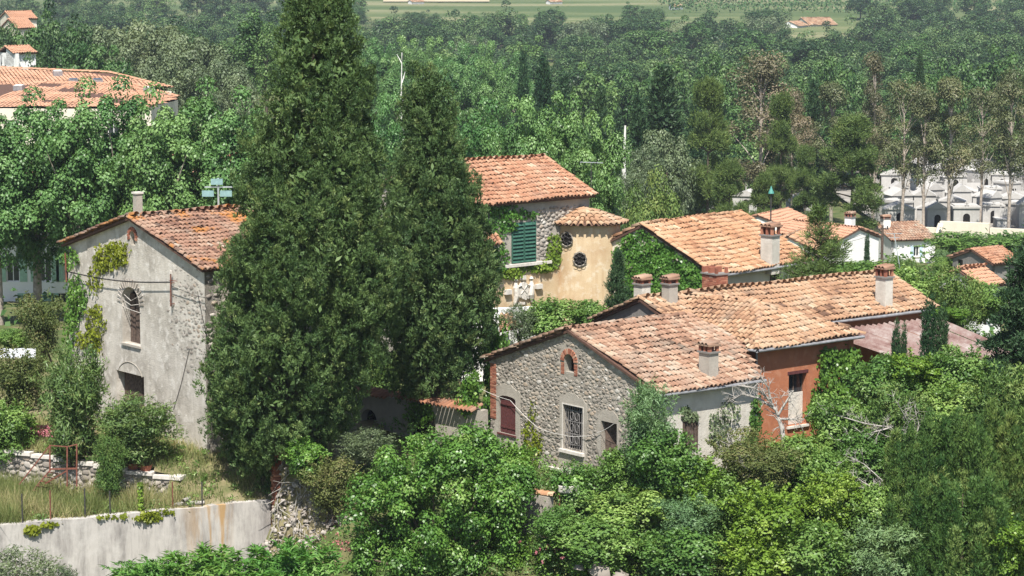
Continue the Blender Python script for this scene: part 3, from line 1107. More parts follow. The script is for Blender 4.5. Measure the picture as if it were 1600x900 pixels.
gp.box(g, wi_u0 - .14, wi_u1 + .12, wi_z0 - .13, wi_z0 - .003, -.3, .14)
g.obj('sill', M['sill'], root)
g = Geo()
gp.box(g, wi_u0 - .05, wi_u0 - .002, wi_z0, wi_z1, -.2, .03)
gp.box(g, wi_u1 + .002, wi_u1 + .05, wi_z0, wi_z1, -.2, .03)
gp.box(g, wi_u0 - .05, wi_u1 + .05, wi_z1 + .002, wi_z1 + .05, -.2, .032)
g.obj('window_surround', M['sill'], root)
# doorway with the door leaf ajar
g = Geo()
fill(gp, holes[2], -.41, g)
g.obj('doorway', M['dark_void'], root)
g = Geo()
g.beam(gp.p(do_u0 + .06, (do_z0), -.36) + UP * 0, gp.p(do_u0 + .06, do_z1 - .05, -.36), .1, .05)
g.box(gp.p(do_u0 + .30, (do_z0 + do_z1) / 2 - .03, -.30), (gp.U * .8 - gp.N * .6, gp.U * .6 + gp.N * .8, UP), (.27, .025, (do_z1 - do_z0) / 2 - .05))
g.obj('door', M['old_wood'], root)
# lower barred window with a lintel slab
g = Geo()
fill(gp, holes[4], -.3, g)
wl = g.obj('window', M['dark_void'], root)
for k in range(5):
    u = lw_u0 + (lw_u1 - lw_u0) * (k + .5) / 5
    g = Geo()
    g.tube([gp.p(u, lw_z0, -.16), gp.p(u, lw_z1, -.16)], .018, 5)
    g.obj('bar', M['pale_iron'], wl)
g = Geo()
gp.box(g, lw_u0 - .22, lw_u1 + .22, lw_z1 + .003, lw_z1 + .13, -.2, .20)
g.obj('lintel', M['sill'], root)
c, nn = H.nslope()
chimney(root, rplane(1107, 588, c, nn), 0.62, 0.5, 1.35, 51, 'patch_plaster')
# side wall: boarded vine-grown window
side_pl = H.side
b0, zt = side_pl.at(1066, 650)
b1, zb_ = side_pl.at(1090, 702)
g = Geo()
for k in range(6):
    u = b0 + (b1 - b0) * (k + .5) / 6
    side_pl.box(g, u - .05, u + .045, zb_, zt - rng.random() * .12, .004, .05)
g.obj('window_boards', M['old_wood'], root)
g = Geo()
pts = [gp.at(733, 604), gp.at(752, 606), gp.at(800, 625), gp.at(842, 667), gp.at(882, 679), gp.at(915, 681), gp.at(935, 676), gp.at(962, 661)]
pts = [gp.p(u, z, .10 if 0 < i < 7 else .05) for i, (u, z) in enumerate(pts)]
pts2 = []
for i in range(len(pts) - 1):
    for t_ in (0, .25, .5, .75):
        pts2.append(pts[i] * (1 - t_) + pts[i + 1] * t_ - UP * .05 * math.sin(math.pi * t_))
g.tube(pts2 + [pts[-1]], .010, 5)
g.obj('wall_cable', M['white_cable'], root)
root_sh = root

# ------------------------------------------------------------------ long orange house: main range, hipped wing, corrugated lean-to
H = MH = House(5.59, 107, 52.3, 3.35, 15.3, 5.04, 6.37, 0.2)
root = root_mh = empty('orange_walled_house', H.P(0, 0, 0.5), 'long tiled house with terracotta orange hipped wing beside the stone house', 'house')
wall(H.gable, H.gable_outline(), [], M['grey_render'], root, .35)
wall(H.side, rect(H.og + .003, H.L - H.og - .003, H.zb, H.zew - .004), [], M['orange_plaster'], root, .35)
wall(H.gable_far, H.gable_outline(.003), [], M['house_cream'], root, .35)
wall(H.side_far, rect(H.og + .003, H.L - H.og - .003, H.zb, H.zew - .004), [], M['house_cream'], root, .35)
hipe = [H.P(6.6, .8, 4.88), H.P(6.5, 7.2, 4.88)]
r0, r1 = H.P(0.05, 2.7, 6.36), H.P(3.3, 4.0, 6.20)
vl = H.P(3.5, .45, 4.92)
vr = H.P(3.30, 7.3, 5.02)
main_near_l = [H.P(0, 0, H.zr), H.P(0, 2.7, H.zr), vl + UP * .0, H.P(H.w, 0, H.ze)]
main_near_r = [H.P(0, 2.7, H.zr), H.P(0, H.L, H.zr), H.P(H.w, H.L, H.ze), H.P(H.w, 7.2, H.ze)]
main_far = [H.P(0, H.L, H.zr), H.P(0, 0, H.zr), H.P(-H.w, 0, H.ze), H.P(-H.w, H.L, H.ze)]
wing_l = [r0, r1, hipe[0], vl]
wing_h = [r1, hipe[1], hipe[0]]
wing_r = [r0, H.P(3.3, 7.2, 5.0), hipe[1], r1]
rf = roof(root, [main_near_l, main_near_r, wing_l, wing_h, main_far, wing_r], [(H.P(0, .1, H.zr), H.P(0, H.L, H.zr)), (r0 + (r1 - r0) * .02, r1), (r1, hipe[0]), (r1, hipe[1]), (H.P(-.1, -.03, H.zr - .05), H.P(-H.w, -.03, H.ze)), (H.P(.1, H.L, H.zr), H.P(H.w, H.L, H.ze))], 'tile_main', 300, near=[0, 1, 2, 3])
# wing walls
wl0, wl1, wl2, wl3 = H.P(3.2, 1.1, 0), H.P(6.25, 1.1, 0), H.P(6.2, 6.9, 0), H.P(3.2, 6.9, 0)
plw = Plane2(wl0, (wl1 - wl0) / np.linalg.norm(wl1 - wl0), -H.B)
plh = Plane2(wl1, (wl2 - wl1) / np.linalg.norm(wl2 - wl1), H.A)
lw = float(np.linalg.norm(wl2 - wl1))
ll = float(np.linalg.norm(wl1 - wl0))
wall(plw, rect(0, ll, -.6, 4.82), [], M['orange_plaster'], root, .3)
hu0, hz1 = plh.at(1233, 586)
hu1, hz0 = plh.at(1260, 662)
hw_hole = rect(hu0, hu1, hz0, hz1)
wall(plh, rect(.003, lw, -.6, 4.82), [hw_hole], M['orange_plaster'], root, .34)
plr = Plane2(wl3, (wl2 - wl3) / np.linalg.norm(wl2 - wl3), H.B)
wall(plr, rect(0.003, ll - .003, -.6, 4.82), [], M['orange_plaster'], root, .3)
wd = window_unit(plh, hw_hole, root, .3, 2, 'old_wood')
g = Geo()
plh.box(g, hu0 + .03, hu1 - .03, hz0 + .02, hz0 + (hz1 - hz0) * .62, -.24, -.2)
g.obj('curtain', M['carved'], wd)
g = Geo()
plh.box(g, hu0 - .1, hu1 + .1, hz0 - .1, hz0 - .003, -.2, .1)
g.obj('sill', M['sill'], root)
g = Geo()
plh.box(g, hu0 - .08, hu1 + .08, hz1 + .003, hz1 + .14, -.1, .02)
g.obj('lintel', M['red_shutter'], root)
gutter(root, hipe[0] - UP * .1 + H.A * .06, hipe[1] - UP * .1 + H.A * .06)
gutter(root, vl - UP * .1 - H.B * .06, hipe[0] - UP * .1 - H.B * .06 + H.A * .06)
gutter(root, H.P(H.w + .07, 7.7, H.ze - .1), H.P(H.w + .07, H.L, H.ze - .1))
g = Geo()
q0 = hipe[0] - UP * .12 - H.A * .25 + H.B * .2
g.tube([wl1 + UP * 4.72 + H.A * .09 - H.B * .06, wl1 + UP * 2.5 + H.A * .09 - H.B * .06, wl1 + UP * .0 + H.A * .09 - H.B * .06], .05, 7)
g.obj('downpipe', M['zinc'], root, True)
c, nn = H.nslope()
chimney(root, rplane(1381, 476, c, nn), .62, .5, 1.75, 52, 'white_plaster')
cf, nf, _, _ = plane_of(main_far)
chimney(root, H.P(-.9, .9, H.zr - .35), .55, .5, 1.15, 52, 'white_plaster')
chimney(root, H.P(.55, 1.25, H.zr - .22), .5, .5, 1.15, 52, 'patch_plaster')
g = Geo()
bc = H.P(-.75, 5.1, H.zr - .4)
chb = None
bch = chimney(root, bc, .95, .7, 1.45, 52, 'brick', top='none')
plb = Plane2(bc - H.A * .475 - H.B * .352, H.A, -H.B)
plb2 = Plane2(bc + H.A * .478 - H.B * .35, H.B, H.A)
brick_block(plb, 0, .95, bc[2] + .05, bc[2] + 1.03, bch, bh=.085, out=.008)
brick_block(plb2, 0, .70, bc[2] + .05, bc[2] + 1.03, bch, bh=.085, out=.008)
# lean-to of corrugated sheet
c0 = H.P(H.w + .12, 7.6, 4.62)
c1 = H.P(H.w + .12, 15.2, 4.62)
c2 = H.P(H.w + 5.3, 15.2, 3.55)
c3 = H.P(H.w + 5.3, 8.9, 3.55)
g = Geo()
ncor = 56
for k in range(7):      # seven sheets, each a strip of the corrugation with its own slight offset
    g = Geo()
    f0, f1 = k / 7, (k + 1) / 7
    off = rng.normal(0, .012)
    m = 3 * 4
    for j in range(m):
        s0, s1 = f0 + (f1 - f0) * j / m, f0 + (f1 - f0) * (j + 1) / m
        z0_, z1_ = .09 * math.sin(j / 4 * 2 * math.pi), .09 * math.sin((j + 1) / 4 * 2 * math.pi)
        a, b = c0 + (c1 - c0) * s0 + UP * (z0_ + off), c0 + (c1 - c0) * s1 + UP * (z1_ + off)
        d, e = c3 + (c2 - c3) * s0 + UP * (z0_ + off), c3 + (c2 - c3) * s1 + UP * (z1_ + off)
        g.poly([a, b, e, d])
    g.obj('corrugated_sheet', M['corrugated'], root)
g = Geo()
for k in range(5):
    t = (k + .2) / 4.6
    q = c3 + (c2 - c3) * t - H.A * .2
    g.beam(np.array([q[0], q[1], -1.0]), q - UP * .1, .14)
g.beam(c3 - H.A * .2 - UP * .12, c2 - H.A * .2 - UP * .12, .12)
g.beam(c0 - UP * .12, c1 - UP * .12, .10)
g.obj('post_frame', M['old_wood'], root)

# ------------------------------------------------------------------ barn with the arched window
H = BH = House(-16.57, 106, 51.1, 6.02, 6.6, 8.36, 10.07, -1.2, og=.22, oe=.22)
root = root_bn = empty('plastered_barn', H.P(0, 0, .6), 'tall plastered barn with arched window and lichen covered tile roof', 'barn')
gp = H.gable
bw = op(gp, 190, 446, 219.5, 541)
bd = op(gp, 182, 578, 226, 640)
bv = op(gp, 203, 361, 211.5, 384)
bd = (bd[0], bd[1], .3, bd[3])
holes = [arch(*bw), rect(*bd), arch(*bv)]
gw = wall(gp, H.gable_outline(), holes, M['barn_plaster'], root, .5)
wall(H.side, rect(H.og + .003, H.L - .3, H.zb, H.zew - .004), [], M['mortar'], root, .4)
wall(H.gable_far, H.gable_outline(.003), [], M['barn_plaster'], root, .4)
wall(H.side_far, rect(H.og + .003, H.L - .3, H.zb, H.zew - .004), [], M['barn_plaster'], root, .4)
n_sl, f_sl = H.slopes()
roof(root, [n_sl, f_sl], [(H.P(0, .1, H.zr), H.P(0, H.L, H.zr)), (H.P(-.2, -.02, H.zr - .05), H.P(-H.w, -.02, H.ze))], 'tile_barn', 300, near=[0])
# bare rubble where the render has fallen
cu, cz = gp.at(300, 495)
rubble(gp, H.gable_outline(.05), holes, 'pale_stone', gw, nmax=620, smax=.20, smin=.06, tries=5200,
       prob=lambda u, z: np.clip(1.35 - np.hypot((u - cu) / 1.5, (z - cz) / 1.9), 0, 1), proud=.002, ratio=.5)
rubble(H.side, rect(.4, 5, 4.2, H.zew - .2), [], 'pale_stone', gw, nmax=160, smax=.2, smin=.08, tries=1200, single=0)
g = Geo()
fill(gp, holes[0], -.46, g)
ww_ = g.obj('arched_window', M['dark_void'], root)
um = (bw[0] + bw[1]) / 2
for k, (a, b, hh) in enumerate(((bw[0] + .08, bw[0] + .48, .86), (um - .15, um + .28, .8), (bw[1] - .42, bw[1] - .1, .7))):
    g = Geo()
    gp.box(g, a, b, bw[2], bw[2] + (bw[3] - bw[2]) * hh, -.40 + k * .03, -.36 + k * .03)
    g.obj('board', M['old_wood'], ww_)
for k in range(3):
    g = Geo()
    z = bw[2] + (bw[3] - bw[2]) * (.6 + .12 * k)
    g.tube([gp.p(bw[0] - .1, z + .1, -.05), gp.p(um, z - .1 * k, -.02), gp.p(bw[1] + .12, z - .05 + .1 * k, .0)], .018, 4)
    g.obj('dry_vine', M['dead_wood'], ww_)
rw = (bw[1] - bw[0]) / 2
for k in range(17):       # radial voussoir slates round the arch
    a = math.pi * (k + .5) / 17
    d = np.array([math.cos(a), math.sin(a)])
    g = Geo()
    rm = rw + .20
    g.box(gp.p(um + d[0] * rm, bw[3] - rw + d[1] * rm, .008), (gp.U * d[0] + UP * d[1], -gp.U * d[1] + UP * d[0], gp.N), (.15 + .05 * rng.random(), .035, .03), float(.2 + .6 * rng.random()))
    g.obj('arch_stone', M['pale_stone'], gw)
g = Geo()
t = np.linspace(0, math.pi, 14)
g.tube([gp.p(um + (rw + .03) * math.cos(q), bw[3] - rw + (rw + .03) * math.sin(q), .01) for q in t], .035, 5)
gp.box(g, bw[0] - .05, bw[1] + .05, bw[2] - .10, bw[2] - .003, -.3, .08)
g.obj('window_surround', M['patch_plaster'], root)
g = Geo()
fill(gp, holes[1], -.45, g)
dr = g.obj('barn_door', M['dark_void'], root)
for k in range(6):
    a = bd[0] + .03 + (bd[1] - bd[0] - .06) * k / 6
    b = bd[0] + .03 + (bd[1] - bd[0] - .06) * (k + 1) / 6
    g = Geo()
    gp.box(g, a + .012, b - .012, bd[2], bd[3] - .06, -.42, -.38 + rng.normal(0, .01))
    g.obj('board', M['old_wood'], dr)
g = Geo()
t = np.linspace(math.pi * .12, math.pi * .88, 12)
uc = (bd[0] + bd[1]) / 2
g.tube([gp.p(uc + 1.12 * math.cos(q), bd[3] - .35 + .85 * math.sin(q), .006) for q in t], .022, 4)
g.obj('relieving_arch', M['mortar'], gw)
g = Geo()
fill(gp, holes[2], -.4, g)
g.obj('vent', M['dark_void'], root)
vcu = (bv[0] + bv[1]) / 2
brick_ring(gp, vcu, bv[3] - (bv[1] - bv[0]) / 2, (bv[1] - bv[0]) / 2 + .02, (bv[1] - bv[0]) / 2 + .2, gw, -.5, math.pi + .5, 11)
# slim chimney flue at the apex
b = H.P(.1, .45, H.zr)
g = Geo()
g.box(b + UP * .45, (H.A, H.B, UP), (.15, .15, .55))
ch = g.obj('chimney', M['patch_plaster'], root)
g = Geo()
g.box(b + UP * 1.04, (H.A, H.B, UP), (.19, .19, .04))
g.obj('cap', M['sill'], ch)
# rusty bracket post with insulators, wires fixed to the wall
g = Geo()
u, z = gp.at(272, 438)
u2, z2 = gp.at(272, 478)
g.tube([gp.p(u, z + .3, .16), gp.p(u2, z2, .16)], .03, 5)
g.beam(gp.p(u - .1, z, .16), gp.p(u + .5, z + .03, .16), .03)
g.beam(gp.p(u, z - .1, -.02), gp.p(u, z - .1, .18), .03)
g.beam(gp.p(u, z2 + .1, -.02), gp.p(u, z2 + .1, .18), .03)
br = g.obj('bracket', M['rust'], root)
g = Geo()
g.box(gp.p(u, z + .36, .16), (gp.U, gp.N, UP), (.04, .04, .07))
g.obj('insulator', M['sill'], br)
g = Geo()
u0_, z0_ = gp.at(108, 395)
u1_, z1_ = gp.at(110, 440)
g.tube([gp.p(u0_, z0_, .2), gp.p(u1_, z1_, .2)], .035, 5)
g.beam(gp.p(u1_, z1_, -.02), gp.p(u1_, z1_, .22), .03)
br2 = g.obj('bracket', M['rust'], root)
g = Geo()
a0, a1 = gp.p(u1_, z1_ + .5, .2), gp.p(u, z - .05, .18)
for k in range(2):
    g.tube([a0 + (a1 - a0) * t - UP * (.18 * math.sin(math.pi * t) + .03 * k) for t in np.linspace(0, 1, 9)], .014, 4)
g.tube([gp.p(*gp.at(272, 446), .16), gp.p(*gp.at(310, 462), .12), gp.p(*gp.at(350, 470), .1)], .012, 4)
g.tube([gp.p(*gp.at(310, 455), .05), gp.p(*gp.at(318, 495), .05), gp.p(*gp.at(326, 530), .05)], .012, 4)
g.tube([gp.p(*gp.at(297, 545), .03), gp.p(*gp.at(284, 600), .03), gp.p(*gp.at(272, 640), .03)], .012, 4)
g.obj('cable', M['cable'], root)
# panel aerial on the roof ridge
q = H.P(0.0, 5.9, H.zr)
pm = pix(338, 333, float(q[1]))
base = H.P(.0, 4.6, H.zr)
loc = base
g = Geo()
g.tube([base, base + UP * 1.45], .045, 6)
rt = empty('panel_aerial', base, 'pale sea green panel aerial on a mast above the barn roof', 'aerial')
g.obj('mast', M['aluminium'], rt)
for (dx, dz) in ((-.45, .55), (.35, .55), (-.05, 1.25)):
    g = Geo()
    g.box(base + np.array([dx, -.08, .35 + dz * .75]), ((1, 0, 0), (0, 1, 0), UP), (.26, .04, .13))
    g.obj('panel', M['panel_green'], rt)
g = Geo()
g.beam(base + np.array([-.6, -.02, 1.05]), base + np.array([.65, -.02, 1.05]), .05)
g.obj('crossbar', M['aluminium'], rt)

# ------------------------------------------------------------------ tower house with the round turret
H = TH = House(-4.9, 122, 48.6, 3.95, 8.7, 9.24, 10.95, .6)
root = root_tw = empty('ochre_tower_house', H.P(0, 0, 1), 'ochre house with green shutters and a round turret behind the cypresses', 'house')
sd = H.side
gs = op(sd, 799, 349, 837, 408)
hole = [rect(*gs)]
zy = sd.at(840, 420)[1]
sw = wall(sd, rect(H.og + .003, H.L - H.og - .003, zy, H.zew - .004), [[(u, max(z, zy + .002)) for u, z in hole[0]]] if gs[2] > zy else [], M['patch_plaster'], root, .35)
wall(sd, rect(H.og + .003, H.L - H.og - .003, H.zb, zy), [], M['yellow_plaster'], root, .352)
plain_walls(H, root, M['patch_plaster'], skip=('side',))
roof(root, list(H.slopes()), [(H.P(0, 0, H.zr), H.P(0, H.L, H.zr)), (H.P(.05, H.L, H.zr), H.P(H.w, H.L, H.ze))], 'tile_tower', 300, near=[0])
rubble(sd, rect(gs[1] + .1, gs[1] + 1.0, gs[2] - .1, gs[3] - .2), [], 'pale_stone', sw, nmax=160, smax=.17, smin=.07, tries=1500)
rubble(sd, rect(gs[1] + .1, H.L - .4, gs[3] - .3, H.zew - .5), [], 'stone', sw, nmax=120, smax=.16, smin=.07, tries=700, single=0)
um = (gs[0] + gs[1]) / 2
for k, (a, b) in enumerate(((gs[0], um), (um, gs[1]))):       # two louvred leaves, slightly open
    g = Geo()
    sd.box(g, a + .01, b - .01, gs[2], gs[3], -.03, .0)
    sh = g.obj('shutter', M['green_shutter'], root)
    ns = 11
    for j in range(ns):
        z = gs[2] + (gs[3] - gs[2]) * (j + .5) / ns
        g = Geo()
        g.box(sd.p((a + b) / 2, z, .03), (sd.U, UP * .85 + sd.N * -.5, sd.N * .85 + UP * .5), ((b - a) / 2 - .06, (gs[3] - gs[2]) / ns / 2 * .92, .012))
        g.obj('slat', M['green_shutter'], sh)
    g = Geo()
    sd.box(g, a + .01, a + .07, gs[2], gs[3], .003, .055)
    sd.box(g, b - .07, b - .01, gs[2], gs[3], .003, .055)
    g.obj('stile', M['green_shutter'], sh)
g = Geo()
s0 = sd.at(786, 411)
s1 = sd.at(858, 404)
sd.box(g, s0[0], s1[0], gs[2] - .16, gs[2] - .02, -.05, .22)
g.obj('sill', M['sill'], root)
# carved coat of arms: shield, two supporters, crest and side brackets
cu0, cz1 = sd.at(798, 432)
cu1, cz0 = sd.at(834, 472)
cm = (cu0 + cu1) / 2
hh = cz1 - cz0
g = Geo()
sh = [(cm + math.sin(t) * .32 * (1 - .25 * max(0, -math.cos(t))), (cz0 + cz1) / 2 - .05 + math.cos(t) * hh * .30) for t in np.linspace(0, 2 * math.pi, 18)[:-1]]
g.poly([sd.p(u, z, .14) for u, z in sh])
for i in range(len(sh)):
    j = (i + 1) % len(sh)
    g.poly([sd.p(*sh[i], .14), sd.p(*sh[j], .14), sd.p(*sh[j], 0), sd.p(*sh[i], 0)])
arms = g.obj('coat_of_arms', M['carved'], root)
for sx in (-1, 1):
    g = Geo()
    u = cm + sx * .52
    g.tube([sd.p(u + sx * .06, cz0, .08), sd.p(u - sx * .05, cz0 + hh * .3, .12), sd.p(u, cz0 + hh * .6, .11), sd.p(u, cz0 + hh * .78, .1)], [.07, .16, .15, .07], 7)
    g.tube([sd.p(u, cz0 + hh * .78, .1), sd.p(u, cz0 + hh * .86, .1), sd.p(u, cz0 + hh * .94, .1)], [.04, .12, .03], 7)
    g.tube([sd.p(u - sx * .1, cz0 + hh * .62, .14), sd.p(u - sx * .34, cz0 + hh * .66, .17)], [.05, .04], 6)
    g.obj('supporter', M['carved'], arms)
g = Geo()
sd.box(g, cm - .16, cm + .16, cz1 - .22, cz1 - .02, 0, .12)
for k in range(16):
    u, z = cm + rng.normal(0, .42), cz0 + rng.random() * hh * .35
    sd.box(g, u - .06, u + .06, z - .06, z + .06, 0, .10 + rng.random() * .05)
for k in (-1, 1):
    g.beam(sd.p(cm - .2, cz0 + hh * (.5 - .14 * k), .15), sd.p(cm + .2, cz0 + hh * (.5 + .14 * k), .15), .04)
g.obj('carving', M['carved'], arms)
for sx, sy in ((-1, 0), (1, .35)):
    g = Geo()
    u = cm + sx * 1.02
    sd.box(g, u - .2, u + .2, (cz0 + cz1) / 2 - .15 + sy * .3, (cz0 + cz1) / 2 + .08 + sy * .3, 0, .18)
    g.obj('corbel', M['sill'], root)
# turret: near-cylindrical drum with a conical tiled cap
tc = sd.p(H.L + .1, 0, 1.2)
tc[0] = pix(918, 360, float(tc[1]))[0]
trx, tri_ = 1.66, 1.10
tzb, tze = .6, pix(918, 352, float(tc[1]) - 1.0)[2]
def el(a, k=1.0, add=0.0):
    return np.array([math.cos(a) * (trx + add), math.sin(a) * (tri_ + add), 0]) * k
g = Geo()
N_ = 48
for k in range(N_):
    a, b = 2 * math.pi * k / N_, 2 * math.pi * (k + 1) / N_
    g.poly([tc + el(a) + UP * tzb, tc + el(b) + UP * tzb, tc + el(b) + UP * tze, tc + el(a) + UP * tze])
tw = g.obj('turret_wall', M['yellow_plaster'], root, True)
ta = tc + UP * (tze + .72) + np.array([-.15, .3, 0])
g = Geo()
Os, Rs = [], []
NS = 34
for k in range(NS):
    a = 2 * math.pi * k / NS
    b = 2 * math.pi * (k + 1) / NS
    g.poly([ta, tc + el(a, 1, .28) + UP * tze, tc + el(b, 1, .28) + UP * tze])
    e = tc + el((a + b) / 2, 1, .30) + UP * tze
    down = (e - ta) / np.linalg.norm(e - ta)
    x = np.cross(down, UP)
    x /= np.linalg.norm(x)
    nz = np.cross(x, down)
    if nz[2] < 0:
        nz = -nz
    Ln = np.linalg.norm(e - ta)
    for j in range(int(Ln / .38)):
        s = Ln - .16 - j * .38
        if (j >= 2 and k % 2) or (j >= 4 and k % 4):
            continue
        sc_ = 1.28 if j < 2 else 1.7
        Os.append(ta + down * s + nz * .03)
        Rs.append(np.stack([x * sc_, down, nz * 1.15], -1))
tf = g.obj('turret_roof', M['deck'], root)
for O_, R_ in zip(Os, Rs):
    o = bpy.data.objects.new('turret_tile', tile_mesh('tile_main', int(rng.integers(4, 13))))
    link(o, tf)
    mm = np.eye(4)
    mm[:3, :3] = R_
    mm[:3, 3] = O_
    o.matrix_basis = Matrix(mm.tolist())
for (px_, py_) in ((886, 374), (906, 405)):
    d = ray(px_, py_)
    c_ = np.array([0, 0, CZ])
    e = c_ - tc
    aa = (d[0] / trx) ** 2 + (d[1] / tri_) ** 2
    bb = 2 * (d[0] * e[0] / trx ** 2 + d[1] * e[1] / tri_ ** 2)
    cc = (e[0] / trx) ** 2 + (e[1] / tri_) ** 2 - 1
    t = (-bb - math.sqrt(max(0, bb * bb - 4 * aa * cc))) / (2 * aa)
    P_ = c_ + d * t
    nr_ = np.array([(P_[0] - tc[0]) / trx ** 2, (P_[1] - tc[1]) / tri_ ** 2, 0])
    nr_ /= np.linalg.norm(nr_)
    uu = np.cross(UP, nr_)
    g = Geo()
    ring = [P_ + uu * .29 * math.cos(q) + UP * .31 * math.sin(q) + nr_ * .05 for q in np.linspace(0, 2 * math.pi, 17)[:-1]]
    g.poly(ring)
    ow = g.obj('round_window', M['dark_void'], root)
    g = Geo()
    for k in range(8):
        q = 2 * math.pi * k / 8
        ce = P_ + uu * .25 * math.cos(q) + UP * .27 * math.sin(q) + nr_ * .12
        g.tube([ce + uu * .13 * math.cos(v) + UP * .13 * math.sin(v) for v in np.linspace(0, 2 * math.pi, 9)], .013, 4)
    g.obj('grille', M['iron'], ow)
    g = Geo()
    g.tube([P_ + uu * .33 * math.cos(q) + UP * .35 * math.sin(q) + nr_ * .05 for q in np.linspace(0, 2 * math.pi, 17)], .03, 5)
    g.obj('surround', M['patch_plaster'], ow)
# small lower roof and white terrace wall left of the shutters
pq = pix(770, 372, 119.3)
g = Geo()
a0 = pix(752, 380, 119.2)
pts = [pix(757, 363, 120.6), pix(768, 362, 120.9), pix(787, 382, 119.6), pix(754, 385, 119.3)]
g.poly(pts)
sr = g.obj('porch_roof', M['deck'], root)
O_, R_ = tile_frames(pts)
for i in range(len(O_)):
    o = bpy.data.objects.new('tile', tile_mesh('tile_tower', int(rng.integers(2, 13))))
    link(o, sr)
    mm = np.eye(4)
    mm[:3, :3] = R_[i]
    mm[:3, 3] = O_[i]
    o.matrix_basis = Matrix(mm.tolist())
g = Geo()
pl2 = Plane2(pix(790, 480, 117.5), (.95, .3, 0), (.3, -.95, 0))
pl2.box(g, -2.2, 1.6, 1.0, float(pix(800, 482, 117.5)[2]), -.4, 0)
g.obj('terrace_wall', M['house_white'], root)
g = Geo()
tp = [pix(780, 492, 116.6), pix(793, 490, 116.9), pix(818, 512, 115.2), pix(780, 520, 114.8)]
g.poly(tp)
sr = g.obj('terrace_roof', M['deck'], root)
O_, R_ = tile_frames(tp)
for i in range(len(O_)):
    o = bpy.data.objects.new('tile', tile_mesh('tile_ivy', int(rng.integers(2, 13))))
    link(o, sr)
    mm = np.eye(4)
    mm[:3, :3] = R_[i]
    mm[:3, 3] = O_[i]
    o.matrix_basis = Matrix(mm.tolist())
# TV aerial at the right end of the roof
b = H.P(H.w - .6, H.L + .25, 8.4)
rt = empty('tv_aerial', b, 'thin television aerial on a pole beside the turret roof', 'aerial')
g = Geo()
ztop = pix(929, 255, float(b[1]))[2]
g.tube([b, np.array([b[0], b[1], ztop])], .025, 5)
g.obj('mast', M['iron'], rt)
g = Geo()
tp_ = np.array([b[0], b[1], ztop])
g.beam(tp_ + np.array([-.55, .1, .05]), tp_ + np.array([.6, -.1, .02]), .03)
g.obj('boom', M['aluminium'], rt)
for k in range(6):
    g = Geo()
    e = tp_ + np.array([-.5 + .2 * k, .09 - .035 * k, .045])
    g.beam(e - np.array([.05, .3, 0]), e + np.array([.05, .3, 0]), .014)
    g.obj('element', M['aluminium'], rt)

# ------------------------------------------------------------------ house with the ivy gable
H = IH = House(6.42, 122, 42.8, 4.74, 8.02, 5.92, 8.04, .8)
root = root_iv = empty('ivy_gabled_house', H.P(0, 0, 1), 'orange tiled house with its gable end covered in ivy', 'house')
plain_walls(H, root, M['house_cream'])
roof(root, list(H.slopes()), [(H.P(0, 0, H.zr), H.P(0, H.L, H.zr)), (H.P(.05, H.L, H.zr), H.P(H.w, H.L, H.ze)), (H.P(.05, 0, H.zr), H.P(H.w, 0, H.ze))], 'tile_ivy', 300, near=[0])
gutter(root, H.P(H.w + .06, 0, H.ze - .1), H.P(H.w + .06, H.L, H.ze - .1))
c, nn = H.nslope()
chimney(root, rplane(1203, 412, c, nn), .72, .62, 1.95, 43, 'white_plaster')
b0, z1 = H.side.at(1203, 428)
b1, z0 = H.side.at(1217, 445)
window_unit(H.side, rect(b0, b1, z0 - .8, z1), root, -.02, 2, 'old_wood')

# ------------------------------------------------------------------ courtyard wall with two arches
p0, p1 = pix(548, 590, 109.5), pix(752, 634, 103.6)
Uv = (p1 - p0) * np.array([1, 1, 0])
Lc = float(np.linalg.norm(Uv))
Uv /= Lc
Nv = np.array([-Uv[1], Uv[0], 0]) * (-1 if Uv[0] > 0 else 1)
Nv = np.array([Uv[1], -Uv[0], 0])
pc = Plane2(p0, Uv, Nv)
root = root_cw = empty('courtyard_wall', pc.p(Lc / 2, 0), 'shaded courtyard wall with two arches and tile coping behind the cypresses', 'wall')
a0 = op(pc, 564, 637, 589, 700)
a1 = op(pc, 636, 626, 680, 690)
ar0 = arch(a0[0], a0[1], .3, a0[3])
ar1 = arch(a1[0], a1[1], .3, a1[3])
zt0 = pc.at(560, 612)[1]
zt1 = pc.at(740, 640)[1]
wall(pc, [(0, -.5), (Lc, -.5), (Lc, zt1), (Lc * .35, zt1 + .1), (Lc * .34, zt0), (0, zt0)], [ar0, ar1], M['patch_plaster'], root, .4)
g = Geo()
for ar in (ar0, ar1):
    fill(pc, ar, -.38, g)
g.obj('arch_opening', M['dark_void'], root)
def coping(u0, u1, z):
    O = []
    for i in range(int((u1 - u0) / .24)):
        for sd_ in (0,):
            O.append(pc.p(u0 + .12 + i * .24, z + .06, .05))
    for q in O:
        o = bpy.data.objects.new('coping_tile', tile_mesh('tile_tower', int(rng.integers(0, 4))))  # darkest tints only: the cypress shade is put into the tile colour
        link(o, root)
        o.matrix_parent_inverse = Matrix.Translation(-Vector(root.location))
        mm = np.eye(4)
        dn = Nv * .93 - UP * .36
        mm[:3, :3] = np.stack([Uv * 1.05, dn * 1.6, np.cross(Uv, dn) if np.cross(Uv, dn)[2] > 0 else -np.cross(Uv, dn)], -1)
        mm[:3, 3] = q
        o.matrix_basis = Matrix(mm.tolist())
coping(0, Lc * .34, zt0)
coping(Lc * .35, Lc, zt1)

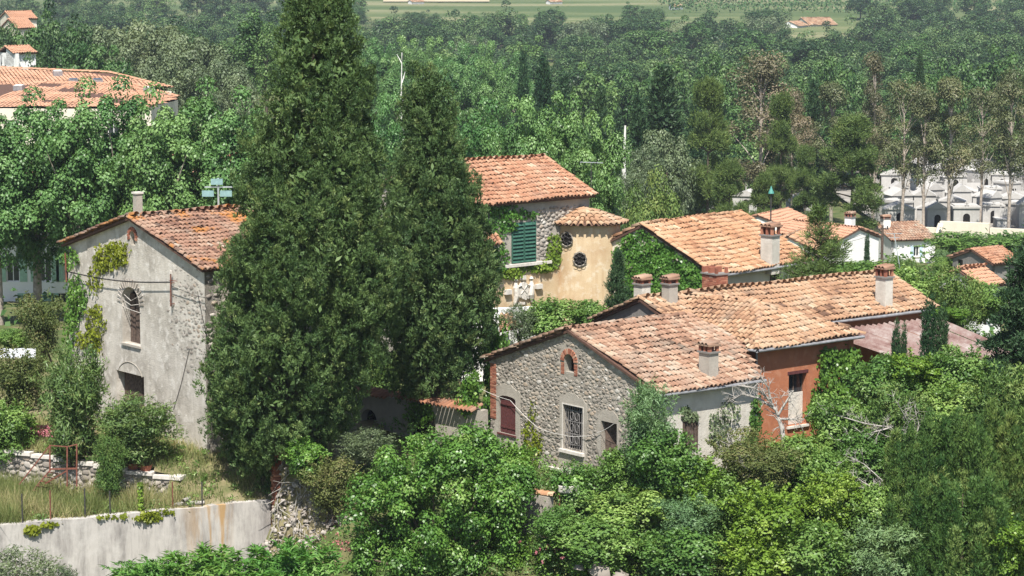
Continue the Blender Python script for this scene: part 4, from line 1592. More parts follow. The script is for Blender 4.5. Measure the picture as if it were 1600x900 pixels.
# ------------------------------------------------------------------ terrace walls
g = Geo()
wt = -0.88
WP = Plane2((W0[0] - WD[0] * 9, W0[1] - WD[1] * 9), (WD[0], WD[1], 0), (-WN[0], -WN[1], 0))
LW = 9 + float(np.linalg.norm(W1 - W0))
loc = WP.p(LW / 2, -3)
g = Geo()
m = 40
prof = [wt + rng.normal(0, .018) for _ in range(m + 1)]
for k in range(m):
    u0, u1 = LW * k / m, LW * (k + 1) / m
    g.poly([WP.p(u0, -8), WP.p(u1, -8), WP.p(u1, prof[k + 1]), WP.p(u0, prof[k])])
    g.poly([WP.p(u0, prof[k]), WP.p(u1, prof[k + 1]), WP.p(u1, prof[k + 1] + .01, -.35), WP.p(u0, prof[k] + .01, -.35)])
    g.poly([WP.p(u1, -8, -.35), WP.p(u0, -8, -.35), WP.p(u0, prof[k] + .01, -.35), WP.p(u1, prof[k + 1] + .01, -.35)])
g.poly([WP.p(LW, -8), WP.p(LW, -8, -.35), WP.p(LW, wt, -.35), WP.p(LW, wt)])
thing_mesh('retaining_wall', g, M['concrete'], loc, 'streaked grey concrete retaining wall with rust stain below the terrace', 'wall')

SD = (S1 - S0) / np.linalg.norm(S1 - S0)
SP = Plane2((S0[0] - SD[0] * 7, S0[1] - SD[1] * 7), (SD[0], SD[1], 0), (SD[1], -SD[0], 0))
LS = 7 + float(np.linalg.norm(S1 - S0))
root = empty('dry_stone_wall', SP.p(LS / 2, -1), 'low wall of pale rough stones with flat capstones on the grassy terrace', 'wall')
def stz(u):
    return .62 - np.clip((u - 7) / 7.5, 0, 1) * .62
g = Geo()
for k in range(20):
    u0, u1 = LS * k / 20, LS * (k + 1) / 20
    g.poly([SP.p(u0, -1.4), SP.p(u1, -1.4), SP.p(u1, stz(u1) - .1), SP.p(u0, stz(u0) - .1)])
    g.poly([SP.p(u0, stz(u0) - .1), SP.p(u1, stz(u1) - .1), SP.p(u1, stz(u1) - .1, -.5), SP.p(u0, stz(u0) - .1, -.5)])
core = g.obj('core', M['mortar'], root)
ol = [(4, -1.05), (LS, -1.05), (LS, stz(LS) - .12), (7, stz(7) - .12), (4, .5)]
rubble(SP, ol, [], 'pale_stone', core, nmax=600, smax=.24, smin=.06, tries=8000, proud=.05)
u = 3.0
while u < LS - .4:
    w = .7 + rng.random() * .6
    g = Geo()
    z = float(stz(u + w / 2))
    SP.box(g, u + .01, u + w - .01, z - .10, z + .03 + rng.random() * .03, -.45, .10 + rng.random() * .05)
    g.obj('capstone', M['sill'], core)
    u += w

# ruined rubble wall and brick pillar below the cypress
pil = np.array([W1[0] + .35, W1[1] + .05, 0])
root = empty('brick_pillar', (pil[0], pil[1], -3.5), 'banded brick pillar at the end of the concrete wall under the cypress', 'pillar')
z = -4.0
row = 0
while z < 1.55:
    for sx in (0, 1):
        for sy in (0, 1):
            g = Geo()
            a = rng.normal(0, .05)
            Xv = np.array([math.cos(a + .42), math.sin(a + .42), 0])
            Yv = np.array([-Xv[1], Xv[0], 0])
            sh_ = .13
            g.box(pil + Xv * (sx * 2 - 1) * sh_ + Yv * (sy * 2 - 1) * sh_ + UP * (z + .05), (Xv, Yv, UP), (.125 + rng.normal(0, .012), .125 + rng.normal(0, .012), .050), float(.25 * rng.random() + (.75 if rng.random() < .3 else 0)))
            g.obj('brick', M['brick'], root)
    z += .118
    row += 1
p0 = np.array([W1[0] + .6, W1[1] - .1])
p1 = np.array([-5.2, 95.6])
RD = (p1 - p0) / np.linalg.norm(p1 - p0)
RL = float(np.linalg.norm(p1 - p0))
root = empty('ruined_stone_wall', (p0[0], p0[1], -3), 'collapsed rubble wall with dry roots between the pillar and the big green bush', 'wall')
RP = Plane2(p0, (RD[0], RD[1], 0), (RD[1], -RD[0], 0))
g = Geo()
nu, nv = 18, 8
def rpt(i, j):
    u = RL * i / nu
    t = j / nv
    top = .9 - 2.7 * i / nu
    return RP.p(u, top - 4.2 * t, 1.5 * t ** 1.2 + .12 * math.sin(i * 1.7 + j * 2.1))
for i in range(nu):
    for j in range(nv):
        g.poly([rpt(i, j), rpt(i, j + 1), rpt(i + 1, j + 1), rpt(i + 1, j)])
    g.poly([rpt(i, 0), rpt(i + 1, 0), rpt(i + 1, 0) - RP.N * .8 - UP * .1, rpt(i, 0) - RP.N * .8 - UP * .1])
core = g.obj('core', M['soil'], root)
RV, RQ, RT, rt4, rt3, roff = [], [], [], [], [], 0
for k in range(1100):
    i, j = rng.random() * nu, rng.random() * nv * .95
    P_ = rpt(i, j)
    s = .05 + .10 * rng.random() ** 1.6
    o = bpy.data.objects.new('stone', stone_mesh('pale_stone', int(rng.integers(0, 7)), int(rng.integers(0, 6)))) if k < 300 else None
    R_ = Matrix.Rotation(rng.random() * 6.28, 3, 'Z') @ Matrix.Rotation(.9 + rng.normal(0, .4), 3, 'X')
    mm = (R_ @ Matrix.Diagonal((s, s * .7, s * .6))).to_4x4()
    mm.translation = Vector(P_) + Vector(RP.N) * .02
    if o is not None:
        link(o, core)
        o.matrix_basis = mm
        continue
    V, Qd, T3 = STONE_SHAPES[int(rng.integers(0, 7))]
    A4 = np.array(mm)
    RV.append(V @ A4[:3, :3].T + A4[:3, 3])
    RQ.append(Qd + roff)
    RT.append(T3 + roff)
    tt_ = rng.random() * .8
    rt4.append(np.full(len(Qd), tt_))
    rt3.append(np.full(len(T3), tt_))
    roff += len(V)
o = place('small_stones', new_mesh('small_stones', np.concatenate(RV), [np.concatenate(RQ), np.concatenate(RT)], M['pale_stone'], np.concatenate(rt4 + rt3)), core)
tag(o, kind='stuff')
g = Geo()
for k in range(90):
    i, j = rng.random() * nu * .55, rng.random() * nv * .5
    a = np.array(rpt(i, j)) + RP.N * .12
    pts = [a]
    d = np.array([rng.normal(0, .5), -.1 + rng.normal(0, .2), -.9])
    for s in range(5):
        d = d + rng.normal(0, .35, 3)
        pts.append(pts[-1] + d * .14)
    g.tube(pts, np.linspace(.018, .006, 6), 4)
g.obj('dry_roots', M['dead_wood'], root)

# ------------------------------------------------------------------ foliage generators
def unit(v):
    return v / (np.linalg.norm(v, axis=-1, keepdims=True) + 1e-9)


def rdir(n):
    return unit(rng.normal(0, 1, (n, 3)))


def kites(P, D, Nn, ln, wd, fold=0.18):
    n = len(P)
    S = unit(np.cross(D, Nn))
    Nn = np.cross(S, D)
    ln = np.broadcast_to(ln, (n,))[:, None]
    wd = np.broadcast_to(wd, (n,))[:, None]
    mid = P + D * ln * .45
    V = np.stack([P, mid + S * wd / 2 + Nn * wd * fold, P + D * ln - Nn * ln * .12, mid - S * wd / 2 + Nn * wd * fold], 1)
    return V.reshape(-1, 3), np.arange(n * 4).reshape(n, 4)


def slivers(P, D, Nn, ln, wd):
    n = len(P)
    S = unit(np.cross(D, Nn))
    ln = np.broadcast_to(ln, (n,))[:, None]
    wd = np.broadcast_to(wd, (n,))[:, None]
    V = np.stack([P - S * wd / 2, P + S * wd / 2, P + D * ln], 1)
    return V.reshape(-1, 3), np.arange(n * 3).reshape(n, 3)


def leaf_blob(C, R, per, ln, wd, droop=0.2, upb=0.35, shell=0.35, ctint=0.22, flat=1.0):
    """leaves over a set of clumps: centres C (m,3), radii R (m,)"""
    m = len(C)
    per = np.broadcast_to(per, (m,))
    ci = np.repeat(np.arange(m), per)
    n = len(ci)
    d = rdir(n)
    fl = (d[:, 2] < -.15) & (rng.random(n) < .6)
    d[fl, 2] *= -1
    rr = R[ci][:, None]
    off = d * rr * (1 - shell * rng.random(n)[:, None] ** 1.3)
    off[:, 2] *= flat
    P = C[ci] + off
    Nn = unit(d * 1.0 + UP * upb + rng.normal(0, .36, (n, 3)))
    D = unit(np.cross(Nn, rdir(n)) + d * .35 - UP * droop)
    base = np.clip(rng.normal(.5, ctint, m), 0, 1)
    t = np.clip(base[ci] + rng.normal(0, .16, n), 0, 1)
    l_ = ln * (.65 + .7 * rng.random(n))
    V, Q = kites(P - D * l_[:, None] * .5, D, Nn, l_, wd * (.7 + .6 * rng.random(n)))
    return V, Q, t


def join(parts):
    Vs, Qs, ts = [], {3: [], 4: []}, {3: [], 4: []}
    off = 0
    for V, Q, t in parts:
        Vs.append(V)
        Qs[Q.shape[1]].append(Q + off)
        ts[Q.shape[1]].append(t)
        off += len(V)
    polys = [np.concatenate(Qs[k]) for k in (3, 4) if Qs[k]]
    return np.concatenate(Vs), polys, np.concatenate([t for k in (3, 4) for t in ts[k]])


def limbs(trunk_h, r0, targets, n=6, bend=.25, top=None, lean=(0, 0)):
    g = Geo()
    m = 7
    pts = [np.array([lean[0] * t * t + .08 * math.sin(3 * t + 1), lean[1] * t * t + .06 * math.sin(4 * t), trunk_h * t - (.25 if t == 0 else 0)]) for t in np.linspace(0, 1, m)]
    g.tube(pts, np.linspace(r0 * 1.25, r0 * .55, m), 8)
    for T in targets:
        t = .45 + .5 * rng.random()
        k = min(m - 1, int(t * (m - 1)))
        a = pts[k]
        T = np.asarray(T)
        mid = (a + T) / 2 + np.array([0, 0, bend * np.linalg.norm(T - a) * .3]) + rng.normal(0, .08, 3)
        q = [a, a + (mid - a) * .6, mid, mid + (T - mid) * .55 + rng.normal(0, .05, 3), T]
        g.tube(q, np.linspace(r0 * .42, r0 * .07, 5), 5)
    return g


def ellipsoid_clumps(m, rx, ry, rz, cz, rc, inner=0.25, low=-.75, jit=.16):
    d = rdir(m * 3)
    d = d[d[:, 2] > low][:m]
    k = len(d)
    s = np.where(rng.random(k) < inner, .35 + .3 * rng.random(k), .80 + jit * rng.normal(0, 1, k))
    C = d * s[:, None] * np.array([rx, ry, rz]) + np.array([0, 0, cz])
    R = rc * (.7 + .6 * rng.random(k))
    return C, R


def plume_crown(C0, H0, R0, per, tl, tw, leaves=11, out=.62, lean=None, spread=.42, ctint=.17, nn=.5):
    """upright plumes (cypress growth): C0 base (m,3), H0 heights, R0 radii, per tufts per plume"""
    m = len(C0)
    ti = np.repeat(np.arange(m), per)
    n = len(ti)
    t = rng.random(n) ** .85
    th = rng.random(n) * 2 * math.pi
    up_ = np.where(t > .35, np.sqrt(np.clip(1 - ((t - .35) / .65) ** 2, 0, 1)), np.sqrt(np.clip(1 - ((.35 - t) / .55) ** 2, 0, 1)))
    rad = np.stack([np.cos(th), np.sin(th), np.zeros(n)], -1)
    P = C0[ti] + UP * (t * H0[ti])[:, None] + rad * (R0[ti] * up_ * (.86 + .2 * rng.random(n)))[:, None]
    if lean is not None:
        P = P + lean[ti] * (t * H0[ti])[:, None]
    ax = unit(rad * out + UP * .85 + rng.normal(0, .22, (n, 3)))
    pt = np.clip(rng.normal(.48, ctint, m), 0, 1)[ti] + rng.normal(0, .15, n)
    li = np.repeat(np.arange(n), leaves)
    k = len(li)
    D = unit(ax[li] + rng.normal(0, spread, (k, 3)))
    Nn = unit(rad[li] + rng.normal(0, nn, (k, 3)) + UP * .45)
    l_ = tl * (.6 + .8 * rng.random(k))
    B = P[li] + rng.normal(0, tl * .42, (k, 3))
    V, Q = slivers(B, D, Nn, l_, tw * (.7 + .6 * rng.random(k)) * 1.15)
    return V, Q, np.clip(pt[li] + rng.normal(0, .06, k), 0, 1)


def flames(C, Hh, Rr, Ln, dens, fh, fr, tufts, leaves, tl, tw, out=.62):
    """plumes broken up into many small upright flame-shaped sprays with gaps between them"""
    per = np.maximum(6, (Hh * Rr * 2 * math.pi * .8 * dens).astype(int))
    i = np.repeat(np.arange(len(C)), per)
    n = len(i)
    t = rng.random(n) ** .9
    th = rng.random(n) * 2 * math.pi
    w = np.where(t > .35, np.sqrt(np.clip(1 - ((t - .35) / .65) ** 2, 0, 1)), np.sqrt(np.clip(1 - ((.35 - t) / .55) ** 2, 0, 1)))
    rad = np.stack([np.cos(th), np.sin(th), np.zeros(n)], -1)
    P = C[i] + UP * (t * Hh[i])[:, None] + rad * (Rr[i] * w * (.72 + .34 * rng.random(n)))[:, None] + Ln[i] * (t * Hh[i])[:, None]
    s = .65 + .7 * rng.random(n)
    ln = unit(rad * .5 + rng.normal(0, .25, (n, 3)) * np.array([1, 1, 0])) * .34
    return plume_crown(P - UP * (fh * s * .4)[:, None], fh * s, fr * s, tufts, tl, tw, leaves, out, ln, .30, .2, .28)


def leaf_mesh(name, parts, mat):
    V, Q, t = join(parts if isinstance(parts, list) else [parts])
    return new_mesh(name, V, Q, mat, t)


def tree(name, label, cat, loc, parts, group=None, rz=0.0, scale=1.0):
    """parts: list of (part name, mesh) in local coordinates with the base at the origin"""
    r = empty(name, loc, label, cat, group, rz, scale)
    for nm, me in parts:
        o = bpy.data.objects.new(nm, me)
        link(o, r)
    return r


# ------------------------------------------------------------------ the two great cypresses
def great_cypress(name, label, prof, Y, base, mat, dens, seed_r):
    """prof: rows (py, centre px, half width px) of the crown"""
    k = ppm(Y)
    rows = [(pix(c, y, Y), h / k) for y, c, h in prof]
    zs_ = np.array([r[0][2] for r in rows])[::-1]
    xs_ = np.array([r[0][0] for r in rows])[::-1]
    hs_ = np.array([r[1] for r in rows])[::-1]
    C, Hh, Rr, Ln = [], [], [], []
    z0, z1 = zs_[0], zs_[-1]
    m = int(dens * 1.0)
    tries = 0
    while len(C) < m and tries < 20000:
        tries += 1
        z = z0 + (z1 - z0) * rng.random()
        h = np.interp(z, zs_, hs_)
        if rng.random() > (h + .25) / (hs_.max() + .25):
            continue
        th = rng.random() * 2 * math.pi
        if math.sin(th) > .5 and rng.random() < .5:
            continue
        r = (.38 + .62 * rng.random()) * min(1.0, .35 + h / 3.2)
        H_ = r * (3.0 + 1.6 * rng.random())
        inner = rng.random() < .18
        s = max(0, h - r * .75 - .12) * ((.45 + .2 * rng.random()) if inner else (.93 + .12 * rng.normal(0, .6)))
        cx = np.interp(z, zs_, xs_)
        C.append((cx + s * math.cos(th) - base[0], Y + s * math.sin(th) - base[1], z - H_ * .42 - base[2]))
        Hh.append(H_)
        Rr.append(r)
        Ln.append((math.cos(th) * .05, math.sin(th) * .05, 0))
    C, Hh, Rr, Ln = map(np.array, (C, Hh, Rr, Ln))
    cr = [flames(C, Hh, Rr, Ln, 1.12, .64, .18, 14, 10, .118, .048)]
    zc = z0 + (z1 - z0 - .6) * rng.random(600)
    hc = np.interp(zc, zs_, hs_)
    tc_ = rng.random(600) * 6.283
    rc_ = np.clip(hc - .40, .05, None) * np.sqrt(.35 + .65 * rng.random(600))
    Cc = np.stack([np.interp(zc, zs_, xs_) + rc_ * np.cos(tc_) - base[0], Y + rc_ * np.sin(tc_) - base[1], zc - base[2]], -1)
    cr.append(leaf_blob(Cc, np.full(600, .5) * np.clip(hc / 1.5, .3, 1), 22, .30, .13, -.6, .3, .6, .12))
    g = Geo()
    top = np.array([np.interp(z1 - 1, zs_, xs_) - base[0], Y - base[1], z1 - base[2] - 1])
    pts = [np.array([0, 0, -.5]) + (top - np.array([0, 0, -.5])) * t for t in np.linspace(0, 1, 8)]
    g.tube(pts, np.linspace(.48, .05, 8), 10)
    for q in range(46):
        i = rng.integers(0, len(C))
        T = C[i] + UP * Hh[i] * .3
        zz = max(.5, T[2] - 1.2 - rng.random())
        f = np.clip(zz / top[2], 0, 1)
        a = pts[0] + (top - pts[0]) * f
        g.tube([a, (a + T) / 2 - UP * .1, T], [.09, .06, .02], 5)
    return tree(name, label, 'tree', base, [('trunk', g.mesh('trunk', M['bark'], True)), ('crown', leaf_mesh('crown', cr, mat))])


cy1 = np.array([-9.3, 100.7, -.55])
great_cypress('cypress_tree', 'tallest dark cypress, its top leaving the picture, beside the plastered barn',
              [(-52, 500, 6), (-10, 497, 34), (44, 498, 56), (111, 500, 74), (178, 502, 86), (222, 493, 97), (300, 490, 114), (400, 500, 145), (480, 486, 148), (560, 450, 130), (610, 436, 126), (660, 438, 112), (700, 420, 82), (728, 398, 50)],
              99.9, cy1, L['cypress'], 300, 1)
cy2 = np.array([-3.2, 106.3, .3])
great_cypress('cypress_tree', 'shorter cypress with rounded olive tinged top, nearer to the green shutters',
              [(122, 664, 5), (138, 664, 18), (170, 666, 36), (208, 670, 45), (250, 673, 51), (311, 677, 67), (378, 680, 78), (430, 686, 85), (490, 694, 84), (545, 686, 74), (585, 672, 58), (604, 660, 38)],
              106.3, cy2, L['cypress2'], 190, 2)

# ------------------------------------------------------------------ tree kinds (shared meshes, base at the origin, real size)
def make_plane(h, rx, crown_b, seed):
    C, R = ellipsoid_clumps(150, rx, rx, (h - crown_b) / 2, (h + crown_b) / 2, .85, .22, -.95)
    cr = leaf_blob(C, R, 205, .20, .185, .35, .4, .45, .24)
    g = limbs(h * .72, .30, [C[i] for i in rng.integers(0, len(C), 14)])
    return [('trunk', g.mesh('trunk', M['pale_bark'], True)), ('crown', leaf_mesh('crown', cr, L['plane']))]


def make_broad(h, rx, crown_b, lm, clumps=70, per=95, ll=.46, lw=.38, rc=1.25, bark='bark', trunk_r=.25):
    C, R = ellipsoid_clumps(clumps, rx, rx, (h - crown_b) / 2, (h + crown_b) / 2, rc, .12, -.8, .2)
    cr = leaf_blob(C, R, per, ll, lw, .25, .4, .4, .24)
    g = limbs(h * .6, trunk_r, [C[i] for i in rng.integers(0, len(C), 7)])
    return [('trunk', g.mesh('trunk', M[bark], True)), ('crown', leaf_mesh('crown', cr, L[lm]))]


def make_spire(h, r, lm, m=70, tl=.32, tw=.14, low=.04, bark='bark', power=.75, flame=None):
    z = h * (low + (1 - low) * rng.random(m) ** 1.15)
    f = np.clip((1 - z / h), 0, 1) ** power * np.clip(.55 + z / h * 3, 0, 1)
    th = rng.random(m) * 6.283
    rr = .22 + .35 * r * (.5 + .5 * rng.random(m)) * (.3 + f)
    s = np.clip(r * f - rr * .6, 0, None) * (.7 + .35 * rng.random(m))
    Hh = rr * 4.2
    C = np.stack([np.cos(th) * s, np.sin(th) * s, z - Hh * .45], -1)
    per = np.maximum(8, (Hh * rr * 5 * 4.5 / (tl / .25)).astype(int))
    cr = plume_crown(C, Hh, rr, per, tl, tw, 8, .6)
    if flame:
        cr = [flames(C, Hh, rr, np.zeros((m, 3)), *flame), leaf_blob(C + UP * (Hh * .45)[:, None], rr * .7, 60, .22, .09, -.6, .3, .6, .12)]
    g = Geo()
    g.tube([(0, 0, -.3), (0, 0, h * .5), (0, 0, h * .9)], [.06 + h * .012, h * .008, .02], 6)
    return [('trunk', g.mesh('trunk', M[bark], True)), ('crown', leaf_mesh('crown', cr, L[lm]))]


def make_pine(h, r, lm='pine', m=34):
    C, R = [], []
    for k in range(m):
        t = rng.random() ** .8
        z = h * (.2 + .78 * t)
        s = r * (1 - t) ** .6 * (.45 + .6 * rng.random())
        th = rng.random() * 6.283
        C.append((s * math.cos(th), s * math.sin(th), z))
        R.append(.65 + .55 * rng.random())
    C, R = np.array(C), np.array(R)
    n = 26
    Hh = R * .9
    # each branch end carries a cushion of needle tufts
    V = []
    for dx in range(5):
        off = rng.normal(0, .35, (len(C), 3)) * R[:, None]
        off[:, 2] *= .35
        V.append(plume_crown(C + off, Hh * .8, R * .62, 16, .34, .07, 12, 1.1, None, .55))
    g = Geo()
    g.tube([(0, 0, -.3), (.1, .05, h * .5), (0, 0, h * .97)], [.06 + h * .014, h * .011, .03], 7)
    for i in range(len(C)):
        g.tube([(0, 0, max(.4, C[i][2] - .3)), C[i] * np.array([.5, .5, 1]) - UP * .05, C[i]], [.07, .05, .02], 4)
    return [('trunk', g.mesh('trunk', M['bark'], True)), ('crown', leaf_mesh('crown', V, L[lm]))]


def make_gum(h, r, lm, m=26, cb=.42):
    C, R = [], []
    for k in range(m):
        t = rng.random()
        z = h * (cb + (1 - cb) * t)
        s = r * math.sin(math.pi * (.12 + .8 * t)) * (.25 + .85 * rng.random())
        th = rng.random() * 6.283
        C.append((s * math.cos(th), s * math.sin(th), z))
        R.append((.9 + .7 * rng.random()) * (.6 + .4 * r / 2.5))
    C, R = np.array(C), np.array(R)
    cr = leaf_blob(C, R, 330, .27, .13, .5, .3, .6, .28)
    g = Geo()
    pts = [np.array([.25 * math.sin(2.2 * t + .5) - .12, .2 * math.sin(3 * t), h * .93 * t - .3]) for t in np.linspace(0, 1, 8)]
    g.tube(pts, np.linspace(.24, .05, 8), 7)
    for i in range(m):
        f = np.clip((C[i][2] - 1.8) / (h * .93), .3, .95)
        a = pts[int(f * 7)]
        g.tube([a, (a + C[i]) / 2 + UP * .2, C[i]], [.075, .05, .015], 4)
    return [('trunk', g.mesh('trunk', M['pale_bark'], True)), ('crown', leaf_mesh('crown', cr, L[lm]))]


PLANE = [make_plane(14.0, 2.75, 3.0, k) for k in range(2)]
PLANE_B = [make_plane(14.5, 4.0, 3.0, k) for k in range(2)]
OAK = [make_broad(10.5 + k * .8, 5.2 + .4 * k, .8, 'wood_dark', 62 + 8 * k, 110, .44, .36, 1.25 + .12 * k) for k in range(4)]
ASH = [make_broad(12.5, 4.4 + .5 * k, 1.0, 'wood_light') for k in range(3)]
WILLOW = [make_broad(10.5, 5.0, 1.0, 'olive', 80, 130, .40, .24, 1.25) for k in range(2)]
POPLAR = [make_broad(17, 2.1, 1.5, 'wood_light', 62, 60, .38, .3, .95)]
PINE = [make_pine(11.5, 3.4), make_pine(12.5, 3.0), make_pine(10, 3.8)]
GUM = [make_gum(18, 2.6, 'euc'), make_gum(19, 3.0, 'euc'), make_gum(17, 2.2, 'euc')]
GUM_B = [make_gum(18.5, 3.3, 'euc_brown', 34, .3), make_gum(19, 2.4, 'euc_brown', 26, .35)]
SPIRE = [make_spire(11, 1.5, 'fir', 60), make_spire(12, 2.1, 'fir', 80)]
DOME = [make_broad(5.5, 3.2, .2, 'conifer', 90, 190, .22, .10, .85)]


def gpt(px, Y):
    x = (px - 800) / F * Y * (cp - sp * 0.03)
    return np.array([x, Y, float(gz(x, Y))])


def stand(kind, variants, name, label, px, top, Y, hw=None, group=None, v=None, native_h=None, native_r=None, drop=0.0):
    """one standing tree: px/top in the photograph, Y metres away; scaled so that its crown top reaches the right height"""
    b = gpt(px, Y)
    T = pix(px, top, Y)
    h = T[2] - b[2]
    sz = h / native_h
    sx = sz if hw is None else (hw / ppm(Y)) / native_r
    v = variants[int(rng.integers(0, len(variants)))] if v is None else variants[v]
    zb = b[2]
    if sz > 1.75 * sx:                      # a tall bare stem carries the crown above its neighbours
        sz = 1.75 * sx
        zb = T[2] - native_h * sz
    r = tree(name, label, kind, (T[0], Y, zb), v, group, rng.random() * 6.28, (sx, sx, sz))
    if zb > b[2] + .3:
        g = Geo()
        hh = (zb - b[2]) / sz
        g.tube([(0, 0, -hh - .3), (.05, 0, -hh * .5), (0, 0, .3)], [.36, .33, .30], 7)
        link(bpy.data.objects.new('trunk', g.mesh('trunk', M['bark'], True)), r)
    return r


# plane trees in a row behind the barn
names_l = ['at the left picture edge', 'second from the left picture edge', 'third from the left picture edge', 'fourth from the left picture edge', 'fifth from the left picture edge', 'above the barn aerial', 'against the tallest cypress']
for i, (px_, top) in enumerate(((-12, 172), (52, 163), (118, 150), (182, 146), (246, 158), (310, 150), (376, 162))):
    stand('tree', PLANE, 'plane_tree', 'plane tree behind the barn, ' + names_l[i], px_, top, 163 + (i % 2) * 4, 58, 'plane trees in a row behind the barn', i % 2, 14.0, 2.75)
for i, (px_, top, hw, nm) in enumerate(((604, 150, 52, 'seen between the two cypresses'), (752, 160, 66, 'directly right of the shorter cypress'), (818, 154, 60, 'above the middle of the tower house ridge'), (872, 152, 66, 'above the right end of the tower house ridge'), (925, 178, 56, 'rightmost of its clump, above the turret'))):
    stand('tree', PLANE_B, 'plane_tree', 'bright green plane tree ' + nm, px_, top, 168 + (i % 2) * 5, hw, 'plane trees behind the tower house', i % 2, 14.5, 4.0)

# olive-grey willows, poplar and mixed trees at the left behind the orange roof
for i, (px_, top, Y, hw, nm) in enumerate(((155, 42, 330, 52, 'leftmost above the orange roof'), (232, 30, 345, 62, 'largest, above the ridge of the orange roof'), (300, 50, 335, 55, 'right of the orange roof'), (262, 82, 300, 50, 'lower front one above the right roof end'), (345, 88, 305, 44, 'nearest the tallest cypress'), (372, 120, 280, 34, 'small one against the tallest cypress'))):
    stand('tree', WILLOW, 'willow_tree', 'rounded grey green willow, ' + nm, px_, top, Y, hw, 'grey green willows behind the orange roof', None, 10.5, 5.0)
for px_, top, Y, hw, nm in ((392, 8, 350, 22, 'left of the tallest cypress top'), (415, 30, 345, 16, 'half hidden by the tallest cypress')):
    stand('tree', POPLAR, 'poplar_tree', 'slender grey poplar ' + nm, px_, top, Y, hw, None, 0, 17, 2.1)
for i, (px_, top, nm) in enumerate(((62, 42, 'left of the willows'), (105, 30, 'darker one left of the willows'), (130, 62, 'low bright one above the orange roof'), (185, 88, 'small bright one above the skylights'))):
    stand('tree', ASH if i != 1 else OAK, 'ash_tree', 'fresh green tree ' + nm, px_, top, 318 - 12 * i, 38, None, None, 12.5, 4.6)

for px_, top, Y, nm in ((22, 50, 352, 'before the top left villa'), (-6, 56, 345, 'cut by the left edge before the villa'), (44, 92, 270, 'small one beside the white gabled house')):
    stand('tree', OAK, 'oak_tree', 'round green oak ' + nm, px_, top, Y, 30, None, None, 11, 5.2)
# the bright band of planes beyond, mid picture
band = ['behind the tallest cypress', 'left of the shorter cypress top', 'over the shorter cypress top', 'in the middle of the back row', 'right of the middle in the back row', 'at the right end by the first spire', 'low, between the two cypresses', 'front row, right of the shorter cypress', 'front row, beside the spires', 'front row, at the cypress tip']
for i, (px_, top, Y) in enumerate(((590, 62, 395), (632, 58, 392), (676, 60, 398), (720, 66, 390), (764, 66, 396), (802, 84, 392), (620, 100, 345), (712, 100, 350), (764, 96, 346), (690, 92, 352))):
    stand('tree', PLANE_B, 'plane_tree', 'pale plane tree of the far green band, ' + band[i], px_, top, Y, 36, 'plane trees in the far green band', None, 14.5, 4.0)
# spires round the cemetery
sp_l = ['left of the dark pair above the tower house', 'middle one above the tower house', 'right one above the tower house', 'beside the bleached trunk', 'tall one right of the bleached trunk', 'broad dark one above the domed pine', 'dark one between russet gums', 'tiny one on the skyline wood', 'dark one under the bright crowns', 'slim one at the pine grove', 'close to the pines']
for i, (px_, top, Y, hw) in enumerate(((818, 84, 300, 13), (849, 112, 285, 17), (880, 118, 290, 16), (938, 160, 255, 14), (997, 150, 262, 20), (1036, 128, 268, 27), (1272, 128, 310, 16), (1438, 94, 330, 7), (1205, 200, 300, 12), (1085, 178, 290, 14), (965, 175, 300, 14))):
    stand('tree', SPIRE, 'cypress_spire', 'narrow dark cypress, ' + sp_l[i], px_, top, Y, hw, 'narrow cypresses round the cemetery', i % 2, 11.5, 1.05)
dm = pix(1020, 310, 188)
tree('domed_pine', 'dense domed green pine right of the turret', 'tree', (dm[0], 188, gz(dm[0], 188)), DOME[0], None, .4, (.74, .74, (pix(1020, 276, 188)[2] - gz(dm[0], 188)) / 5.9))
for i, (px_, top, Y, hw, nm) in enumerate(((1042, 205, 250, 44, 'above the domed pine'), (1002, 228, 240, 30, 'left of the domed pine top'), (1090, 250, 262, 34, 'beside the white tomb'), (982, 264, 226, 28, 'at the foot of the bleached trunk'))):
    stand('tree', WILLOW, 'olive_tree', 'grey green round tree ' + nm, px_, top, Y, hw, None, None, 10.5, 5.0)
for i, (px_, top, Y, hw, v, nm) in enumerate(((1108, 162, 255, 44, 1, 'tall one left of the russet gum'), (1140, 240, 240, 40, 2, 'bushy low one above the ivy house roof'), (1222, 178, 275, 36, 1, 'behind the teal lamp'), (1332, 194, 262, 62, 0, 'broad dark one in front of the tombs'), (1195, 262, 245, 32, 2, 'small one above the ivy house chimney'), (1258, 250, 268, 28, 1, 'small one left of the broad pine'))):
    stand('tree', PINE, 'pine_tree', 'layered green pine, ' + nm, px_, top, Y, hw, 'pines before the cemetery', v, 11.3, 3.4)
for i, (px_, top, Y, hw, nm) in enumerate(((1188, 96, 292, 56, 'wide one left of the broad pine'), (1368, 96, 300, 34, 'tall one above the broad pine'), (1240, 150, 300, 26, 'thin one behind the first pines'))):
    stand('tree', GUM_B, 'gum_tree', 'russet leaved gum tree, ' + nm, px_, top, Y, hw, 'gum trees by the cemetery', i % 2, 18.7, 3.0)
for i, (px_, top, Y, hw, nm) in enumerate(((1302, 138, 305, 34, 'between the two russet ones'), (1412, 140, 290, 34, 'first of the tombs, with a forked stem'), (1448, 138, 288, 32, 'second along the tombs'), (1488, 132, 286, 36, 'third along the tombs'), (1535, 150, 300, 30, 'fourth along the tombs'), (1582, 106, 284, 34, 'tall one at the right picture edge'), (1610, 120, 290, 30, 'half outside the right picture edge'))):
    stand('tree', GUM, 'gum_tree', 'tall olive gum tree with pale stem, ' + nm, px_, top, Y, hw, 'gum trees by the cemetery', i % 3, 18, 2.6)
